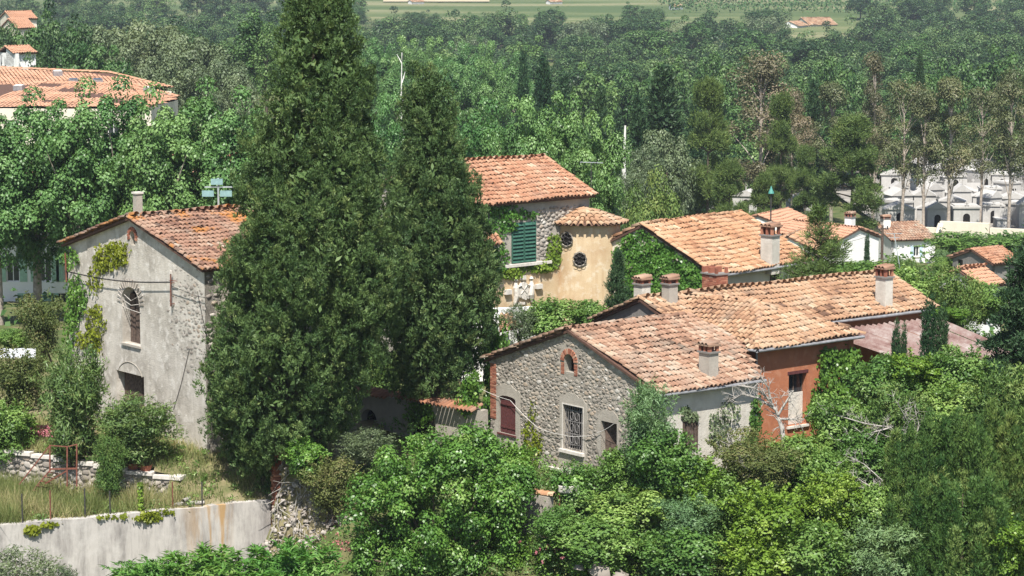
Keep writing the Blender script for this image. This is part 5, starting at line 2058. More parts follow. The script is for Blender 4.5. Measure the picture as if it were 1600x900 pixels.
brt = ['above the tall pine by the russet gum', 'left over the wide russet gum', 'right over the wide russet gum', 'between gum crowns above the broad pine', 'largest over the second gum', 'over the third gum', 'over the fourth gum', 'by the right picture edge', 'small, beside the tiny skyline cypress', 'over the broad dark cypress', 'low behind the fourth gum stem', 'low at the right behind the tombs', 'low behind the third gum stem', 'over the bleached trunk', 'right of the three spires']
for i, (px_, top, Y, hw) in enumerate(((1108, 92, 420, 34), (1150, 108, 415, 30), (1290, 100, 410, 34), (1330, 112, 420, 28), (1462, 108, 400, 38), (1510, 104, 405, 36), (1552, 98, 395, 40), (1600, 110, 390, 36), (1430, 128, 390, 26), (1040, 96, 430, 30), (1525, 180, 380, 30), (1570, 190, 372, 30), (1480, 195, 384, 28), (985, 118, 420, 36), (930, 118, 410, 34))):
    stand('tree', ASH, 'ash_tree', 'bright leafy tree beyond the cemetery, ' + brt[i], px_, top, Y, hw, 'bright green trees beyond the cemetery', None, 12.5, 4.6)

# ------------------------------------------------------------------ far wood: one mesh per tree, shared shapes
def merge_parts(name, parts):
    g0 = parts[0][1]
    g1 = parts[1][1]
    def arr(me):
        V = np.empty(len(me.vertices) * 3, np.float32)
        me.vertices.foreach_get('co', V)
        q = np.empty(len(me.loops), np.int32)
        me.loops.foreach_get('vertex_index', q)
        t = np.empty(len(me.polygons), np.float32)
        me.attributes['tint'].data.foreach_get('value', t)
        return V.reshape(-1, 3), q.reshape(-1, 4), t
    V0, Q0, t0 = arr(g0)
    V1, Q1, t1 = arr(g1)
    return new_mesh(name, np.concatenate([V0, V1]), [np.concatenate([Q0, Q1 + len(V0)])], [g0.materials[0], g1.materials[0]], np.concatenate([t0, t1]), midx=np.concatenate([np.zeros(len(Q0), int), np.ones(len(Q1), int)]))


FAR = [merge_parts('wood_tree', p) for p in OAK + ASH[:2] + WILLOW[:1] + [GUM_B[0]]]
FW = [.24, .24, .19, .12, .08, .06, .065, .005]
cnt = 0
GRP = 'trees of the wood across the valley'
LBL = {'far': 'dark green tree in the dense wood under the far meadows', 'mid': 'mixed green tree in the wood behind the village trees', 'edge': 'dark tree on the wood edge along the far meadow'}
def far_tree(x, Y, kind, s, zone):
    o = bpy.data.objects.new('wood_tree', FAR[kind])
    o.location = (x, Y, float(gz(x, Y)) - .4)
    o.rotation_euler = (0, 0, rng.random() * 6.28)
    k = s * (.85 + .3 * rng.random())
    o.scale = (k * (.95 + .35 * rng.random()), k * (.95 + .35 * rng.random()), k)
    link(o)
    tag(o, LBL[zone], 'tree', GRP)
for Y0, step, s, zone in ((428, 10, .9, 'mid'), (458, 10.5, .95, 'mid'), (492, 11, 1.0, 'mid'), (530, 11.5, 1.0, 'mid'), (570, 12, 1.05, 'far'), (615, 13, 1.05, 'far'), (662, 14, 1.1, 'far'), (712, 15, 1.1, 'far'), (765, 16, 1.1, 'far'), (820, 17, 1.25, 'far'), (880, 19, 1.3, 'far')):
    half = .212 * Y0 + 8
    x = -half + rng.random() * step
    while x < half:
        px_ = 800 + x / Y0 * F
        skip = False
        if Y0 > 800 and 840 < px_ < 1240 and rng.random() < .1:
            skip = True
        if Y0 > 780 and 1195 < px_ < 1330:
            skip = True
        if Y0 < 540 and px_ < 560 and rng.random() < .35:
            skip = True
        if not skip:
            far_tree(x, Y0 + rng.normal(0, 9), int(rng.choice(8, p=FW)), s, zone)
            cnt += 1
        x += step * (.75 + .5 * rng.random())
for k in range(16):
    px_ = 985 + 26 * k + rng.normal(0, 6)
    Y0 = 335 + 60 * rng.random()
    far_tree((px_ - 800) / F * Y0, Y0, int(rng.choice([0, 1, 4, 5, 6])), .8, 'mid')
    cnt += 1
# trees on the meadow edge and hedgerows at the top of the picture
for Y0, x0_, x1_, step in ((925, -210, -40, 15), (930, 95, 215, 18), (975, -220, -48, 14), (1000, 135, 235, 13), (1040, 145, 228, 17), (1040, -235, -55, 15)):
    x = x0_
    while x < x1_:
        if 1195 < 800 + x / Y0 * F < 1335:
            x += step
            continue
        far_tree(x, Y0 + rng.normal(0, 10), int(rng.choice(8, p=FW)), 1.0, 'edge')
        cnt += 1
        x += step * (.7 + .6 * rng.random())
for px_, Y0 in ((742, 965), (758, 980), (846, 990), (815, 975), (868, 1000), (1010, 1010), (1022, 1000), (985, 1015), (675, 980), (650, 985), (935, 965)):
    far_tree((px_ - 800) / F * Y0, Y0, int(rng.integers(0, 6)), .62, 'edge')
    cnt += 1
print('far trees', cnt)
# the wood goes on to both sides of the view
P_ = []
for k in range(520):
    Yr = 260 + 700 * rng.random()
    x = (.215 * Yr + 12 + rng.random() * .25 * Yr) * (-1 if k % 2 else 1)
    P_.append((x, Yr, float(gz(x, Yr)) + 4.5))
P_ = np.array(P_)
V, Q, t = leaf_blob(P_, 4.5 + 2.0 * rng.random(len(P_)), 46, 2.0, 1.6, .2, .4, .35, .2)
o = place('distant_woodland', new_mesh('distant_woodland', V, [Q], L['wood_dark'], t))
tag(o, 'dense green woodland continuing beyond both sides of the valley', 'woodland', kind='stuff')
# orchard rows beyond: too small to tell apart
P_ = []
for r in range(26):
    Yr = 1075 + r * 18
    xs_ = np.arange(70, .225 * Yr, 5.0) + rng.random() * 3
    if r > 12:
        xs_ = np.concatenate([np.arange(-.225 * Yr, -20, 5.0), xs_])
    for x in xs_:
        P_.append((x + rng.normal(0, .4), Yr + rng.normal(0, .5), float(gz(x, Yr)) + 1.9))
P_ = np.array(P_)
V, Q, t = leaf_blob(P_, np.full(len(P_), 2.0), 12, 1.1, 1.0, .2, .4, .4, .2)
o = place('orchard', new_mesh('orchard', V, [Q], L['wood_light'], t))
tag(o, 'rows of low green orchard trees on the far plain', 'orchard', kind='stuff')
# bare bleached trees
for (px_, yt, yb, Y, nm) in ((977, 196, 285, 235, 'bleached bare trunk standing between dark cypresses right of the plane trees'), (628, 82, 150, 300, 'thin dead tree with white stem between the cypress tops')):
    b = gpt(px_, Y)
    b[0] = pix(px_, yt, Y)[0]
    top = pix(px_, yt, Y)[2]
    g = Geo()
    hh = top - b[2]
    g.tube([b - UP * .3, b + UP * hh * .4 + np.array([.25, 0, 0]), b + UP * hh * .7 - np.array([.12, 0, 0]), b + UP * hh], [.26, .24, .2, .09] if px_ > 900 else [.16, .12, .09, .05], 7)
    for k in range(7 if px_ < 900 else 0):
        z = hh * (.55 + .4 * rng.random())
        d = rng.normal(0, 1, 3)
        d[2] = abs(d[2]) + .3
        d = d / np.linalg.norm(d) * (1.6 if px_ < 900 else .9)
        g.tube([b + UP * z, b + UP * z + d * .6, b + UP * z + d], [.08, .05, .02], 4)
    thing_mesh('dead_tree', g, M['white_bark'], b, nm, 'tree', smooth=True)

# ------------------------------------------------------------------ shrubs near the houses
def shoots(m, rx, rz, per, ll, lw, ln=.5):
    """wild shoots breaking out of the outline: thin leafy whips"""
    d = rdir(m * 2)
    d = d[d[:, 2] > -.1][:m]
    m = len(d)
    a = d * np.array([rx, rx, rz]) * .85
    e = unit(d + UP * .7 + rng.normal(0, .3, (m, 3)))
    i = np.repeat(np.arange(m), per)
    t = rng.random(len(i)) * ln * (.5 + .8 * rng.random(m))[i]
    P = a[i] + e[i] * t[:, None] - UP * (t * t * .35)[:, None] + rng.normal(0, .03, (len(i), 3))
    Nn = unit(UP + rng.normal(0, .6, (len(i), 3)))
    D = unit(np.cross(Nn, rdir(len(i))) + e[i] * .6)
    V, Q = kites(P, D, Nn, ll * (.7 + .6 * rng.random(len(i))), lw)
    return V, Q, np.clip(rng.normal(.65, .2, len(i)), 0, 1)


def make_shrub(lm, m=34, per=240, ll=.10, lw=.068, rc=.42, droop=.25, rz=.85, shell=.45, up=.35):
    C, R = ellipsoid_clumps(m, .78, .78, .78 * rz, 0, rc, .2, -1, .22)
    C *= 1 + .22 * np.sin(C[:, :1] * 3.1 + rng.random() * 6) * np.sin(C[:, 1:2] * 2.7 + rng.random() * 6)
    R = R * (.55 + .75 * rng.random(len(R)))
    C2, R2 = ellipsoid_clumps(m // 2, .7, .7, .5, -.85, rc * .9, .2, -1, .15)
    C, R = np.concatenate([C, C2]), np.concatenate([R, R2])
    per = np.maximum(30, per * (R / rc) ** 1.6).astype(int)
    me = leaf_mesh('foliage', [leaf_blob(C, R, per, ll, lw, droop, up, shell, .28), shoots(46, .95, .95 * rz, 26, ll, lw)], L[lm])
    g = Geo()
    for k in range(7):
        T = C[rng.integers(0, len(C))]
        a = rng.normal(0, .12, 3)
        a[2] = -1.5
        g.tube([a, a * .4 + T * .3 + UP * -.2, T], [.05, .035, .012], 5)
    return [('foliage', me), ('stem', g.mesh('stem', M['bark'], True))]


SHRUB = {
    'bush': [make_shrub('bush') for _ in range(3)],
    'bright': [make_shrub('bright', 44, 210, .10, .075, .33) for _ in range(2)],
    'feather': [make_shrub('feather', 36, 230, .13, .03, .42, .1, 1.0, .6)],
    'oleander': [make_shrub('oleander', 38, 250, .14, .034, .42, -.35, .9, .6, .1)],
    'brown': [make_shrub('brown', 32, 220, .085, .05, .40, .1, 1.0)],
    'olive': [make_shrub('olive', 34, 100, .12, .035, .42, -.2, 1.0, .7)],
    'fig': [make_shrub('fig', 60, 170, .10, .075, .30, .4, .9, .4)],
    'dark': [make_shrub('conifer', 40, 220, .13, .038, .4, -.3, 1.0, .5, .1)],
    'long': [make_shrub('fig', 40, 120, .20, .05, .38, .6, .8, .5)],
    'ivy': [make_shrub('ivy', 42, 180, .105, .09, .34, .5, 1.0, .35)],
}


def shrub(kind, name, label, cx, cy, hw, hh, Y, group=None, v=None, depth=None):
    c = pix(cx, cy, Y)
    k = ppm(Y)
    vs = SHRUB[kind]
    vv = vs[int(rng.integers(0, len(vs)))] if v is None else vs[v]
    sx = hw / k
    return tree(name, label, 'shrub', c, vv, group, rng.random() * 6.28, (sx, depth or sx, hh / k))


G1 = 'overgrown shrubs on the slope under the stone house'
for a in (
    ('bush', 'shrub', 'dense mid green shrub just below the lower barred window', 905, 770, 46, 40, 95.4),
    ('bush', 'shrub', 'shrub in front of the doorway foot of the stone house', 968, 745, 44, 40, 95.6),
    ('feather', 'acacia_shrub', 'pale feathery shrub climbing the right corner of the stone gable', 1014, 660, 46, 62, 94.8),
    ('bush', 'shrub', 'leafy shrub under the feathery one at the stone corner', 1040, 730, 60, 52, 94.2),
    ('bright', 'shrub', 'lit green shrub below the white side wall', 1085, 760, 50, 46, 94.0),
    ('bush', 'shrub', 'wide shrub in the middle of the slope below the doorway', 985, 800, 66, 40, 93.4),
    ('brown', 'shrub', 'olive green shrub before the orange corner pier', 1160, 718, 58, 44, 95.6),
    ('bush', 'shrub', 'green shrub under the dead branches below the curtained window', 1252, 718, 52, 40, 95.6),
    ('bush', 'shrub', 'shaded shrub under the gnarled little tree', 1135, 790, 48, 44, 93.6),
    ('bush', 'shrub', 'green shrub right of the gnarled little tree', 1290, 745, 50, 44, 94.4),
    ('bright', 'shrub', 'yellow green shrub mass left of the pale rounded one', 1200, 808, 64, 52, 92.0),
    ('bright', 'shrub', 'pale rounded bright shrub amid the lower slope', 1300, 775, 42, 40, 92.6),
    ('bright', 'shrub', 'lowest yellow green shrub at the bottom edge', 1180, 872, 60, 44, 91.0),
    ('bush', 'shrub', 'shrub at the bottom edge right of the yellow green ones', 1275, 862, 62, 50, 91.0),
    ('feather', 'shrub', 'soft green shrub at the bottom edge beside the dark conifers', 1385, 862, 66, 50, 90.8),
    ('bush', 'shrub', 'shrub between the pale rounded one and the conifers', 1365, 800, 50, 46, 92.4),
    ('bush', 'shrub', 'bottom edge shrub nearest the centre of the slope', 1060, 868, 66, 44, 91.4),
    ('feather', 'shrub', 'grassy green shrub in mid slope hollow', 1065, 815, 54, 40, 92.6),
    ('bush', 'shrub', 'trailing shrub over the low stones at the bottom', 930, 850, 66, 40, 91.6),
    ('bush', 'shrub', 'small round shrub under the pot plant frame', 872, 830, 44, 34, 92.4),
    ('bush', 'shrub', 'shrub under the ivy on the orange wing', 1310, 660, 46, 44, 97.0),
    ('bush', 'shrub', 'leafy shrub right of the ivy clad wing', 1385, 600, 58, 46, 101.0),
    ('bright', 'shrub', 'sunlit shrub below the corrugated roof', 1430, 585, 46, 36, 100.8),
    ('bush', 'shrub', 'shrub below the corrugated roof tip', 1500, 585, 50, 44, 100.6),
    ('dark', 'shrub', 'dark shrub between dead branches and conifers', 1400, 665, 56, 56, 97.0),
    ('bush', 'shrub', 'shrub left of the conifer group at mid height', 1345, 720, 48, 40, 95.6),
    ('bright', 'shrub', 'bright leafy shrub in the bottom right corner', 1585, 850, 44, 46, 89.8),
    ('dark', 'shrub', 'dark shrub at the right edge under the fir', 1570, 640, 56, 60, 97.5),
    ('bush', 'shrub', 'shrub behind the dark conifers below the fir', 1480, 640, 56, 44, 98.6),
):
    shrub(*a, group=G1)
for a in (
    ('ivy', 'shrub', 'sprawling creeper bush between the fig and the shutter', 790, 735, 46, 40, 97.0),
    ('bush', 'shrub', 'green shrub between turret and grey gable', 858, 500, 46, 34, 113.5),
    ('bush', 'shrub', 'leafy shrub right of it under the round windows', 918, 492, 32, 24, 114.0),
    ('olive', 'shrub', 'small greyish shrub under the coat of arms', 812, 502, 28, 24, 112.5),
    ('oleander', 'oleander_bush', 'large oleander bush in front of the barn door', 114, 622, 56, 74, 101.2),
    ('oleander', 'oleander_bush', 'lower oleander bush spreading right of the barn door', 208, 664, 60, 44, 100.4),
    ('brown', 'shrub', 'russet round shrub beside the barn corner', 66, 505, 38, 46, 112.0),
    ('brown', 'shrub', 'brownish low shrub left of the oleander', 30, 590, 46, 50, 104.0),
    ('dark', 'shrub', 'dark weedy bush on the dry stone wall', 170, 722, 26, 42, 98.8),
    ('bush', 'shrub', 'green bush at the left edge above the stone wall', 10, 665, 44, 40, 102.6),
    ('bush', 'shrub', 'clipped green shrub at the left edge below the trees', 18, 532, 30, 16, 116.0),
    ('ivy', 'shrub', 'broad leaved sapling on the ruined wall beside the brick pillar', 478, 715, 34, 26, 97.6),
    ('brown', 'bramble', 'tangled bramble left of the big green bush', 520, 755, 44, 44, 97.0),
    ('olive', 'shrub', 'blue grey shrub before the courtyard arch', 572, 695, 44, 22, 98.6),
    ('long', 'peach_tree', 'peach tree top with long leaves at the bottom left, widest part', 330, 905, 92, 44, 88.0),
    ('long', 'peach_tree', 'peach foliage under the brick pillar at the bottom', 455, 892, 72, 46, 88.6),
    ('long', 'peach_tree', 'peach foliage low at the bottom left of centre', 232, 912, 66, 36, 87.4),
    ('olive', 'olive_sapling', 'sparse olive sapling in the bottom left corner', 30, 905, 60, 44, 84.0),
    ('olive', 'olive_sapling', 'small olive shoot beside the corner sapling', 92, 915, 36, 30, 84.5),
    ('ivy', 'shrub', 'creeper heap behind the left corner of the stone house', 772, 560, 26, 66, 107.0),
    ('ivy', 'shrub', 'creeper heap at the stone house corner by the courtyard', 738, 615, 16, 26, 104.4),
    ('bush', 'hedge', 'dense green hedge behind the right end of the long roof', 1430, 470, 60, 50, 128.0),
    ('dark', 'hedge', 'darker hedge before the small tiled house', 1488, 478, 44, 50, 126.0),
    ('bush', 'hedge', 'hedge between the white houses and the long roof', 1350, 432, 60, 24, 135.0),
    ('bright', 'shrub', 'bright creeper spilling over the end of the long roof', 1480, 492, 30, 14, 113.5),
    ('bush', 'hedge', 'wide green hedge in front of the cemetery wall', 1500, 386, 60, 20, 225.0),
    ('bush', 'hedge', 'second length of hedge before the cemetery wall', 1580, 384, 44, 20, 226.0),
    ('bush', 'hedge', 'green hedge below the bright orange roof at the right', 1535, 468, 46, 26, 132.0),
    ('bush', 'hedge', 'leafy hedge under the big white gable', 1322, 425, 40, 16, 150.0),
    ('dark', 'shrub', 'dark shrub added for deep shade behind the courtyard wall between the cypress trunks', 596, 588, 44, 40, 113.0),  # added dark foliage standing in for the deep shade under the cypresses
    ('feather', 'shrub', 'pale palm like shrub beside the blue shuttered house', 1472, 402, 14, 12, 200.0),
    ('bush', 'shrub', 'dark rounded shrub left of the small tiled house', 1474, 418, 20, 16, 185.0),
    ('dark', 'shrub', 'dark garden shrub under the blue shuttered house', 1405, 424, 34, 20, 180.0),
):
    shrub(*a)

# the big fig bush in the foreground: its own crown
c = pix(682, 790, 93.8)
b = np.array([c[0], c[1], float(gz(c[0], c[1]))])
lob = [(0, 0, 0, 3.0), (-2.1, -.4, -.4, 1.9), (2.3, -.3, .1, 1.9), (.6, -.5, 1.7, 1.8), (-.9, -.3, 1.3, 1.8), (1.6, -.8, -1.2, 1.9), (-1.7, -.9, -1.6, 1.9), (.2, -1.3, -1.5, 1.9), (2.9, .4, .9, 1.1), (1.6, .3, 1.9, 1.0)]
Cs, Rs = [], []
for (x, y, z, r) in lob:
    C, R = ellipsoid_clumps(34, r * .85, r * .8, r * .8, 0, .50, .15, -.85, .15)
    Cs.append(C + np.array([x, y, z + c[2] - b[2]]))
    Rs.append(R * (.6 + .6 * rng.random(len(R))))
Cs, Rs = np.concatenate(Cs), np.concatenate(Rs)
sh_ = shoots(70, 2.9, 2.6, 34, .13, .09, .8)
sh_ = (sh_[0] + np.array([0, 0, c[2] - b[2]]), sh_[1], sh_[2])
cr = [leaf_blob(Cs, Rs, np.maximum(40, 175 * (Rs / .45) ** 1.7).astype(int), .125, .09, .45, .4, .5, .28), sh_]
g = Geo()
for k in range(26):
    T = Cs[rng.integers(0, len(Cs))]
    a = np.array([rng.normal(0, .4), rng.normal(0, .3), -.4])
    g.tube([a, a * .5 + T * .4 - UP * .3, T], [.13, .08, .02], 6)
tree('fig_bush', 'huge glossy green bush filling the bottom centre before the courtyard', 'bush', b, [('stem', g.mesh('stem', M['bark'], True)), ('foliage', leaf_mesh('foliage', cr, L['fig']))])

# dark upright conifers, lower right
def make_plumes(h, r, lm, m=42):
    """upright conifer made of separate vertical plumes of uneven height"""
    u = rng.random(m)
    th = rng.random(m) * 6.283
    s = r * .92 * np.sqrt(u)
    top = h * (1 - .42 * u ** 1.3) * (.82 + .2 * rng.random(m))
    low = rng.random(m) < .35
    top = np.where(low & (u > .4), top * (.45 + .3 * rng.random(m)), top)
    Hh = 1.9 + 1.3 * rng.random(m)
    Rr = .22 + .18 * rng.random(m)
    C = np.stack([np.cos(th) * s, np.sin(th) * s, top - Hh], -1)
    ln = np.stack([np.cos(th), np.sin(th), np.zeros(m)], -1) * .10
    per = np.maximum(20, (Hh * Rr * 2 * math.pi * 24).astype(int))
    cr = [plume_crown(C, Hh, Rr, per, .13, .045, 9, .5, ln, .26, .30, .22)]
    cc = np.stack([np.cos(th) * s * .75, np.sin(th) * s * .75, (top - 1.2) * rng.random(m)], -1)
    cr.append(leaf_blob(cc, np.full(m, .5), 60, .22, .09, -.6, .3, .6, .12))
    g = Geo()
    g.tube([(0, 0, -.3), (0, 0, h * .5), (0, 0, h * .85)], [.14, .08, .02], 6)
    return [('trunk', g.mesh('trunk', M['bark'], True)), ('crown', leaf_mesh('crown', cr, L[lm]))]


CON = [make_plumes(6.2, 1.25, 'conifer'), make_plumes(5.8, 1.15, 'conifer')]
for i, (px_, top, Y, hw, nm) in enumerate(((1432, 655, 92.6, 44, 'leftmost of the clump, beside bare branches'), (1478, 625, 93.2, 46, 'second of the clump, tall'), (1520, 650, 92.4, 44, 'third of the clump'), (1560, 610, 93.4, 46, 'fourth of the clump, tallest'), (1602, 625, 93.0, 46, 'half out of the picture'), (1455, 735, 90.6, 44, 'front left of the clump'), (1505, 745, 90.2, 44, 'front middle of the clump'), (1552, 730, 90.4, 44, 'front right of the clump'), (1415, 770, 91.2, 34, 'small one at the left foot'))):
    b = gpt(px_, Y)
    T = pix(px_, top, Y)
    h = T[2] - b[2]
    s = (hw / ppm(Y)) / 1.2
    tree('conifer', 'dark feathery upright conifer, ' + nm, 'conifer', (T[0], Y, b[2]), CON[i % 2], 'dark conifers in the lower right', rng.random() * 6, (s, s, h / 6.0))
YOUNG = [make_spire(4.4, .55, 'fir', 46, .16, .05, .05)]
for i, (px_, top, Y, hw, nm) in enumerate(((1452, 490, 103.2, 15, 'tallest of three in front of the corrugated roof'), (1472, 500, 103.0, 13, 'right of the tallest, before the corrugated roof'), (1400, 528, 101.6, 10, 'short one left of the corrugated roof'), (1412, 532, 101.9, 8, 'shortest, touching the short one'), (1535, 585, 100.2, 20, 'standing below the tip of the corrugated roof'))):
    b = gpt(px_, Y)
    T = pix(px_, top, Y)
    s = (hw / ppm(Y)) / .5
    tree('young_cypress', 'slender young cypress, ' + nm, 'tree', (T[0], Y, b[2]), YOUNG[0], 'young cypresses in the garden', rng.random() * 6, (s, s, (T[2] - b[2]) / 4.3))
T = pix(1355, 374, 215)
b = gpt(1355, 215)
tree('cypress_sapling', 'thin cypress against the big white house wall', 'tree', (T[0], 215, b[2]), YOUNG[0], None, 0, (.55, .55, (T[2] - b[2]) / 4.3))


def make_tiered(h, r, lm, tiers, droop=.15, tl=.26, tw=.07, per=14, rise=.0):
    """conifer with separate horizontal boughs"""
    C, H_, R_ = [], [], []
    g = Geo()
    g.tube([(0, 0, -.3), (.03, 0, h * .5), (0, 0, h)], [.05 + h * .011, h * .008, .015], 7)
    for k in range(tiers):
        t = (k + .5) / tiers
        z = h * (.06 + .92 * t)
        nb = max(3, int(7 - 4 * t))
        for j in range(nb):
            th = rng.random() * 6.283
            ln = r * (1 - t) ** .8 * (.75 + .4 * rng.random()) + .12
            E_ = np.array([math.cos(th) * ln, math.sin(th) * ln, z + ln * (rise - droop)])
            S_ = np.array([0, 0, z])
            g.tube([S_, (S_ + E_) / 2 + UP * .05 * ln, E_], [.05, .035, .012], 4)
            m = max(2, int(ln / .28))
            for q in range(m):
                f = .3 + .75 * (q + rng.random()) / m
                w = .16 + .24 * (1 - abs(f - .55)) * min(1, ln)
                C.append(S_ + (E_ - S_) * f + rng.normal(0, .06, 3) - UP * .08)
                H_.append(.22 + .1 * rng.random())
                R_.append(w)
    cr = plume_crown(np.array(C), np.array(H_), np.array(R_), per, tl, tw, 9, 1.3, None, .5)
    return [('trunk', g.mesh('trunk', M['bark'], True)), ('crown', leaf_mesh('crown', cr, L[lm]))]


FIR = make_tiered(11.5, 3.6, 'fir', 30, .12, .24, .07, 11)
b = gpt(1632, 101.5)
T = pix(1630, 312, 101.5)
tree('fir_tree', 'dark green fir with layered boughs at the right picture edge', 'tree', (T[0], 101.5, b[2]), FIR, None, 1.0, (.86, .86, (T[2] - b[2]) / 11.5))
CED = make_tiered(5.2, 1.9, 'pine', 13, -.30, .24, .04, 5, .20)
b = gpt(1283, 118.5)
T = pix(1283, 326, 118.5)
tree('young_cedar', 'young cedar with upswept feathery boughs beside the ivy house chimney', 'tree', (T[0], 118.5, T[2] - 5.0), CED, None, .3, (.95, .95, .97))
g_t = pix(966, 400, 116.5)
YEW = make_tiered(4.2, 1.2, 'fir', 14, -.2, .2, .05, 10, .15)
tree('garden_conifer', 'feathery dark conifer standing against the ochre turret', 'tree', (g_t[0], 116.5, g_t[2] - 4.0), YEW, None, 0, (.5, .5, .98))

# gnarled bare trees in front of the orange wing
def bare_tree(name, label, paths, Y, r0, mat):
    g = Geo()
    base = pix(*paths[0][0], Y)
    for k, pth in enumerate(paths):
        pts = []
        for i, q in enumerate(pth):
            p_ = pix(q[0], q[1], Y + .35 * math.sin(k * 2.1) * i + (rng.normal(0, .12)))
            pts.append(p_)
        pts = np.array(pts)
        r = (r0 if k == 0 else r0 * .5)
        g.tube(pts, np.linspace(r, r * .3, len(pts)), 6)
        for i in range(1, len(pts)):
            for s in range(7):
                a = pts[i] * (1 - s / 7) + pts[i - 1] * s / 7
                d = unit(rng.normal(0, 1, 3) + (pts[i] - pts[i - 1]) * .8 + UP * .25)
                ln = .25 + .55 * rng.random()
                mid = a + d * ln * .55
                g.tube([a, mid, mid + unit(d + rng.normal(0, .5, 3)) * ln * .5], [r * .22, r * .14, .006], 4)
                for q in range(3):
                    d2 = unit(d + rng.normal(0, .8, 3))
                    g.tube([mid, mid + d2 * .28], [.009, .004], 3)
    return thing_mesh(name, g, mat, base, label, 'tree', smooth=True)


bare_tree('bare_tree', 'gnarled leafless old tree leaning before the orange wing', [[(1228, 712), (1222, 670), (1212, 640), (1196, 618)], [(1212, 640), (1185, 622), (1160, 616), (1138, 628)], [(1196, 618), (1178, 606), (1152, 602)], [(1216, 648), (1232, 622), (1240, 610)], [(1218, 655), (1242, 655), (1250, 660)], [(1205, 630), (1200, 605), (1188, 588)]], 96.4, .12, M['dead_wood'])
bare_tree('bare_tree', 'leafless grey branches reaching left over the green shrubs', [[(1425, 720), (1408, 690), (1392, 668), (1362, 676), (1318, 688)], [(1392, 668), (1352, 662), (1312, 650), (1282, 642)], [(1408, 690), (1420, 660), (1402, 630)], [(1425, 700), (1436, 665), (1430, 640)]], 95.6, .06, M['dead_wood'])
bare_tree('bare_tree', 'thin leaning dead stems above the pale rounded shrub', [[(1392, 815), (1385, 780), (1360, 760), (1335, 745)], [(1385, 780), (1378, 750), (1350, 725), (1322, 712)], [(1366, 810), (1366, 785)]], 92.6, .05, M['dead_wood'])
b0_ = [[(1186, 790), (1188, 762), (1180, 740)], [(1188, 762), (1212, 745), (1222, 725)], [(1180, 740), (1160, 728)], [(1190, 755), (1200, 730)]]
bt = bare_tree('gnarled_tree', 'little gnarled tree with grey stems and thin crown in mid slope', b0_, 93.9, .09, M['dead_wood'])
me = SHRUB['brown'][0][0][1]
o = bpy.data.objects.new('crown', me)
link(o, bt)
c = pix(1195, 726, 94.0)
o.location = Vector(c) - bt.location
o.scale = (1.5, 1.3, .72)

# ------------------------------------------------------------------ ivy and creepers
def ivy(pl, ells, n, lm, name, label, ln=.14, wd=.125, thick=.14, parent=None, loc=None, jag=.25, clipz=None):
    """leaves over a wall: ells = (cx, cy, hw, hh, weight) measured on the wall in photo pixels"""
    W = np.array([e[4] * e[2] * e[3] for e in ells], float)
    W /= W.sum()
    k = rng.choice(len(ells), n, p=W)
    E = np.array([e[:4] for e in ells], float)[k]
    r = np.sqrt(rng.random(n))
    a = rng.random(n) * 6.283
    r = r * (1 + jag * np.sin(a * 5 + k) * .5 + rng.normal(0, .07, n))
    px_ = E[:, 0] + np.cos(a) * r * E[:, 2]
    py_ = E[:, 1] + np.sin(a) * r * E[:, 3]
    D0 = np.stack([(px_ - 800) / F, cp + (450 - py_) / F * sp, -sp + (450 - py_) / F * cp], -1)
    t = ((pl.O - np.array([0, 0, CZ])) @ pl.N) / (D0 @ pl.N)
    P = D0 * t[:, None] + np.array([0, 0, CZ])
    u = (P - pl.O) @ pl.U
    z = P[:, 2]
    keep = np.ones(n, bool) if clipz is None else clipz(u, z)
    P = P[keep]
    n = len(P)
    lump = .5 + .5 * np.sin(u[keep] * 3.1 + np.sin(z[keep] * 2.3) * 1.5) * np.sin(z[keep] * 2.7 + 1)
    P = P + pl.N * (.02 + thick * lump * rng.random(n))[:, None]
    Nn = unit(pl.N * .8 + UP * .45 + rng.normal(0, .4, (n, 3)))
    D = unit(np.cross(Nn, rdir(n)) * .7 - UP * .6)
    l_ = ln * (.6 + .7 * rng.random(n))
    V, Q = kites(P, D, Nn, l_, wd * (.7 + .6 * rng.random(n)))
    t = np.clip(.25 + .45 * lump + rng.normal(0, .2, n), 0, 1)
    loc = P.mean(0) if loc is None else loc
    me = new_mesh(name, V - loc, [Q], L[lm], t)
    o = bpy.data.objects.new(name, me)
    o.location = loc
    link(o)
    tag(o, label, 'ivy')
    return o


ivy(IH.gable, [(1010, 385, 42, 36, 1), (1052, 405, 48, 32, 1), (1092, 430, 36, 26, 1), (985, 420, 30, 50, 1), (1040, 440, 60, 36, 1), (1000, 470, 40, 40, .8)], 9000, 'ivy', 'ivy', 'thick bright ivy covering the gable of the orange tiled house', thick=.25,
    clipz=lambda u, z: (z < IH.zr - .15 - np.abs(u) * IH.sl) & (np.abs(u) < IH.ww + .1) & (z > 1))
ivy(plh, [(1306, 590, 30, 48, 1), (1325, 570, 22, 26, 1), (1310, 640, 34, 30, .8), (1290, 560, 14, 18, .6), (1276, 640, 18, 30, .7)], 4200, 'ivy', 'ivy', 'dark ivy hanging over the right half of the orange wing', thick=.45, ln=.15)
ivy(TH.side, [(775, 345, 28, 24, 1), (765, 400, 26, 40, 1), (790, 330, 30, 12, .7), (820, 335, 20, 7, .8)], 1900, 'ivy', 'ivy', 'shaded ivy left of the green shutters on the tower house', thick=.3, clipz=lambda u, z: z < TH.zew)
ivy(TH.side, [(865, 390, 12, 26, 1), (840, 416, 30, 8, 1), (795, 426, 22, 9, 1), (858, 412, 14, 10, 1)], 1300, 'bright', 'ivy', 'sunlit creeper running along the sill to the turret', thick=.25)
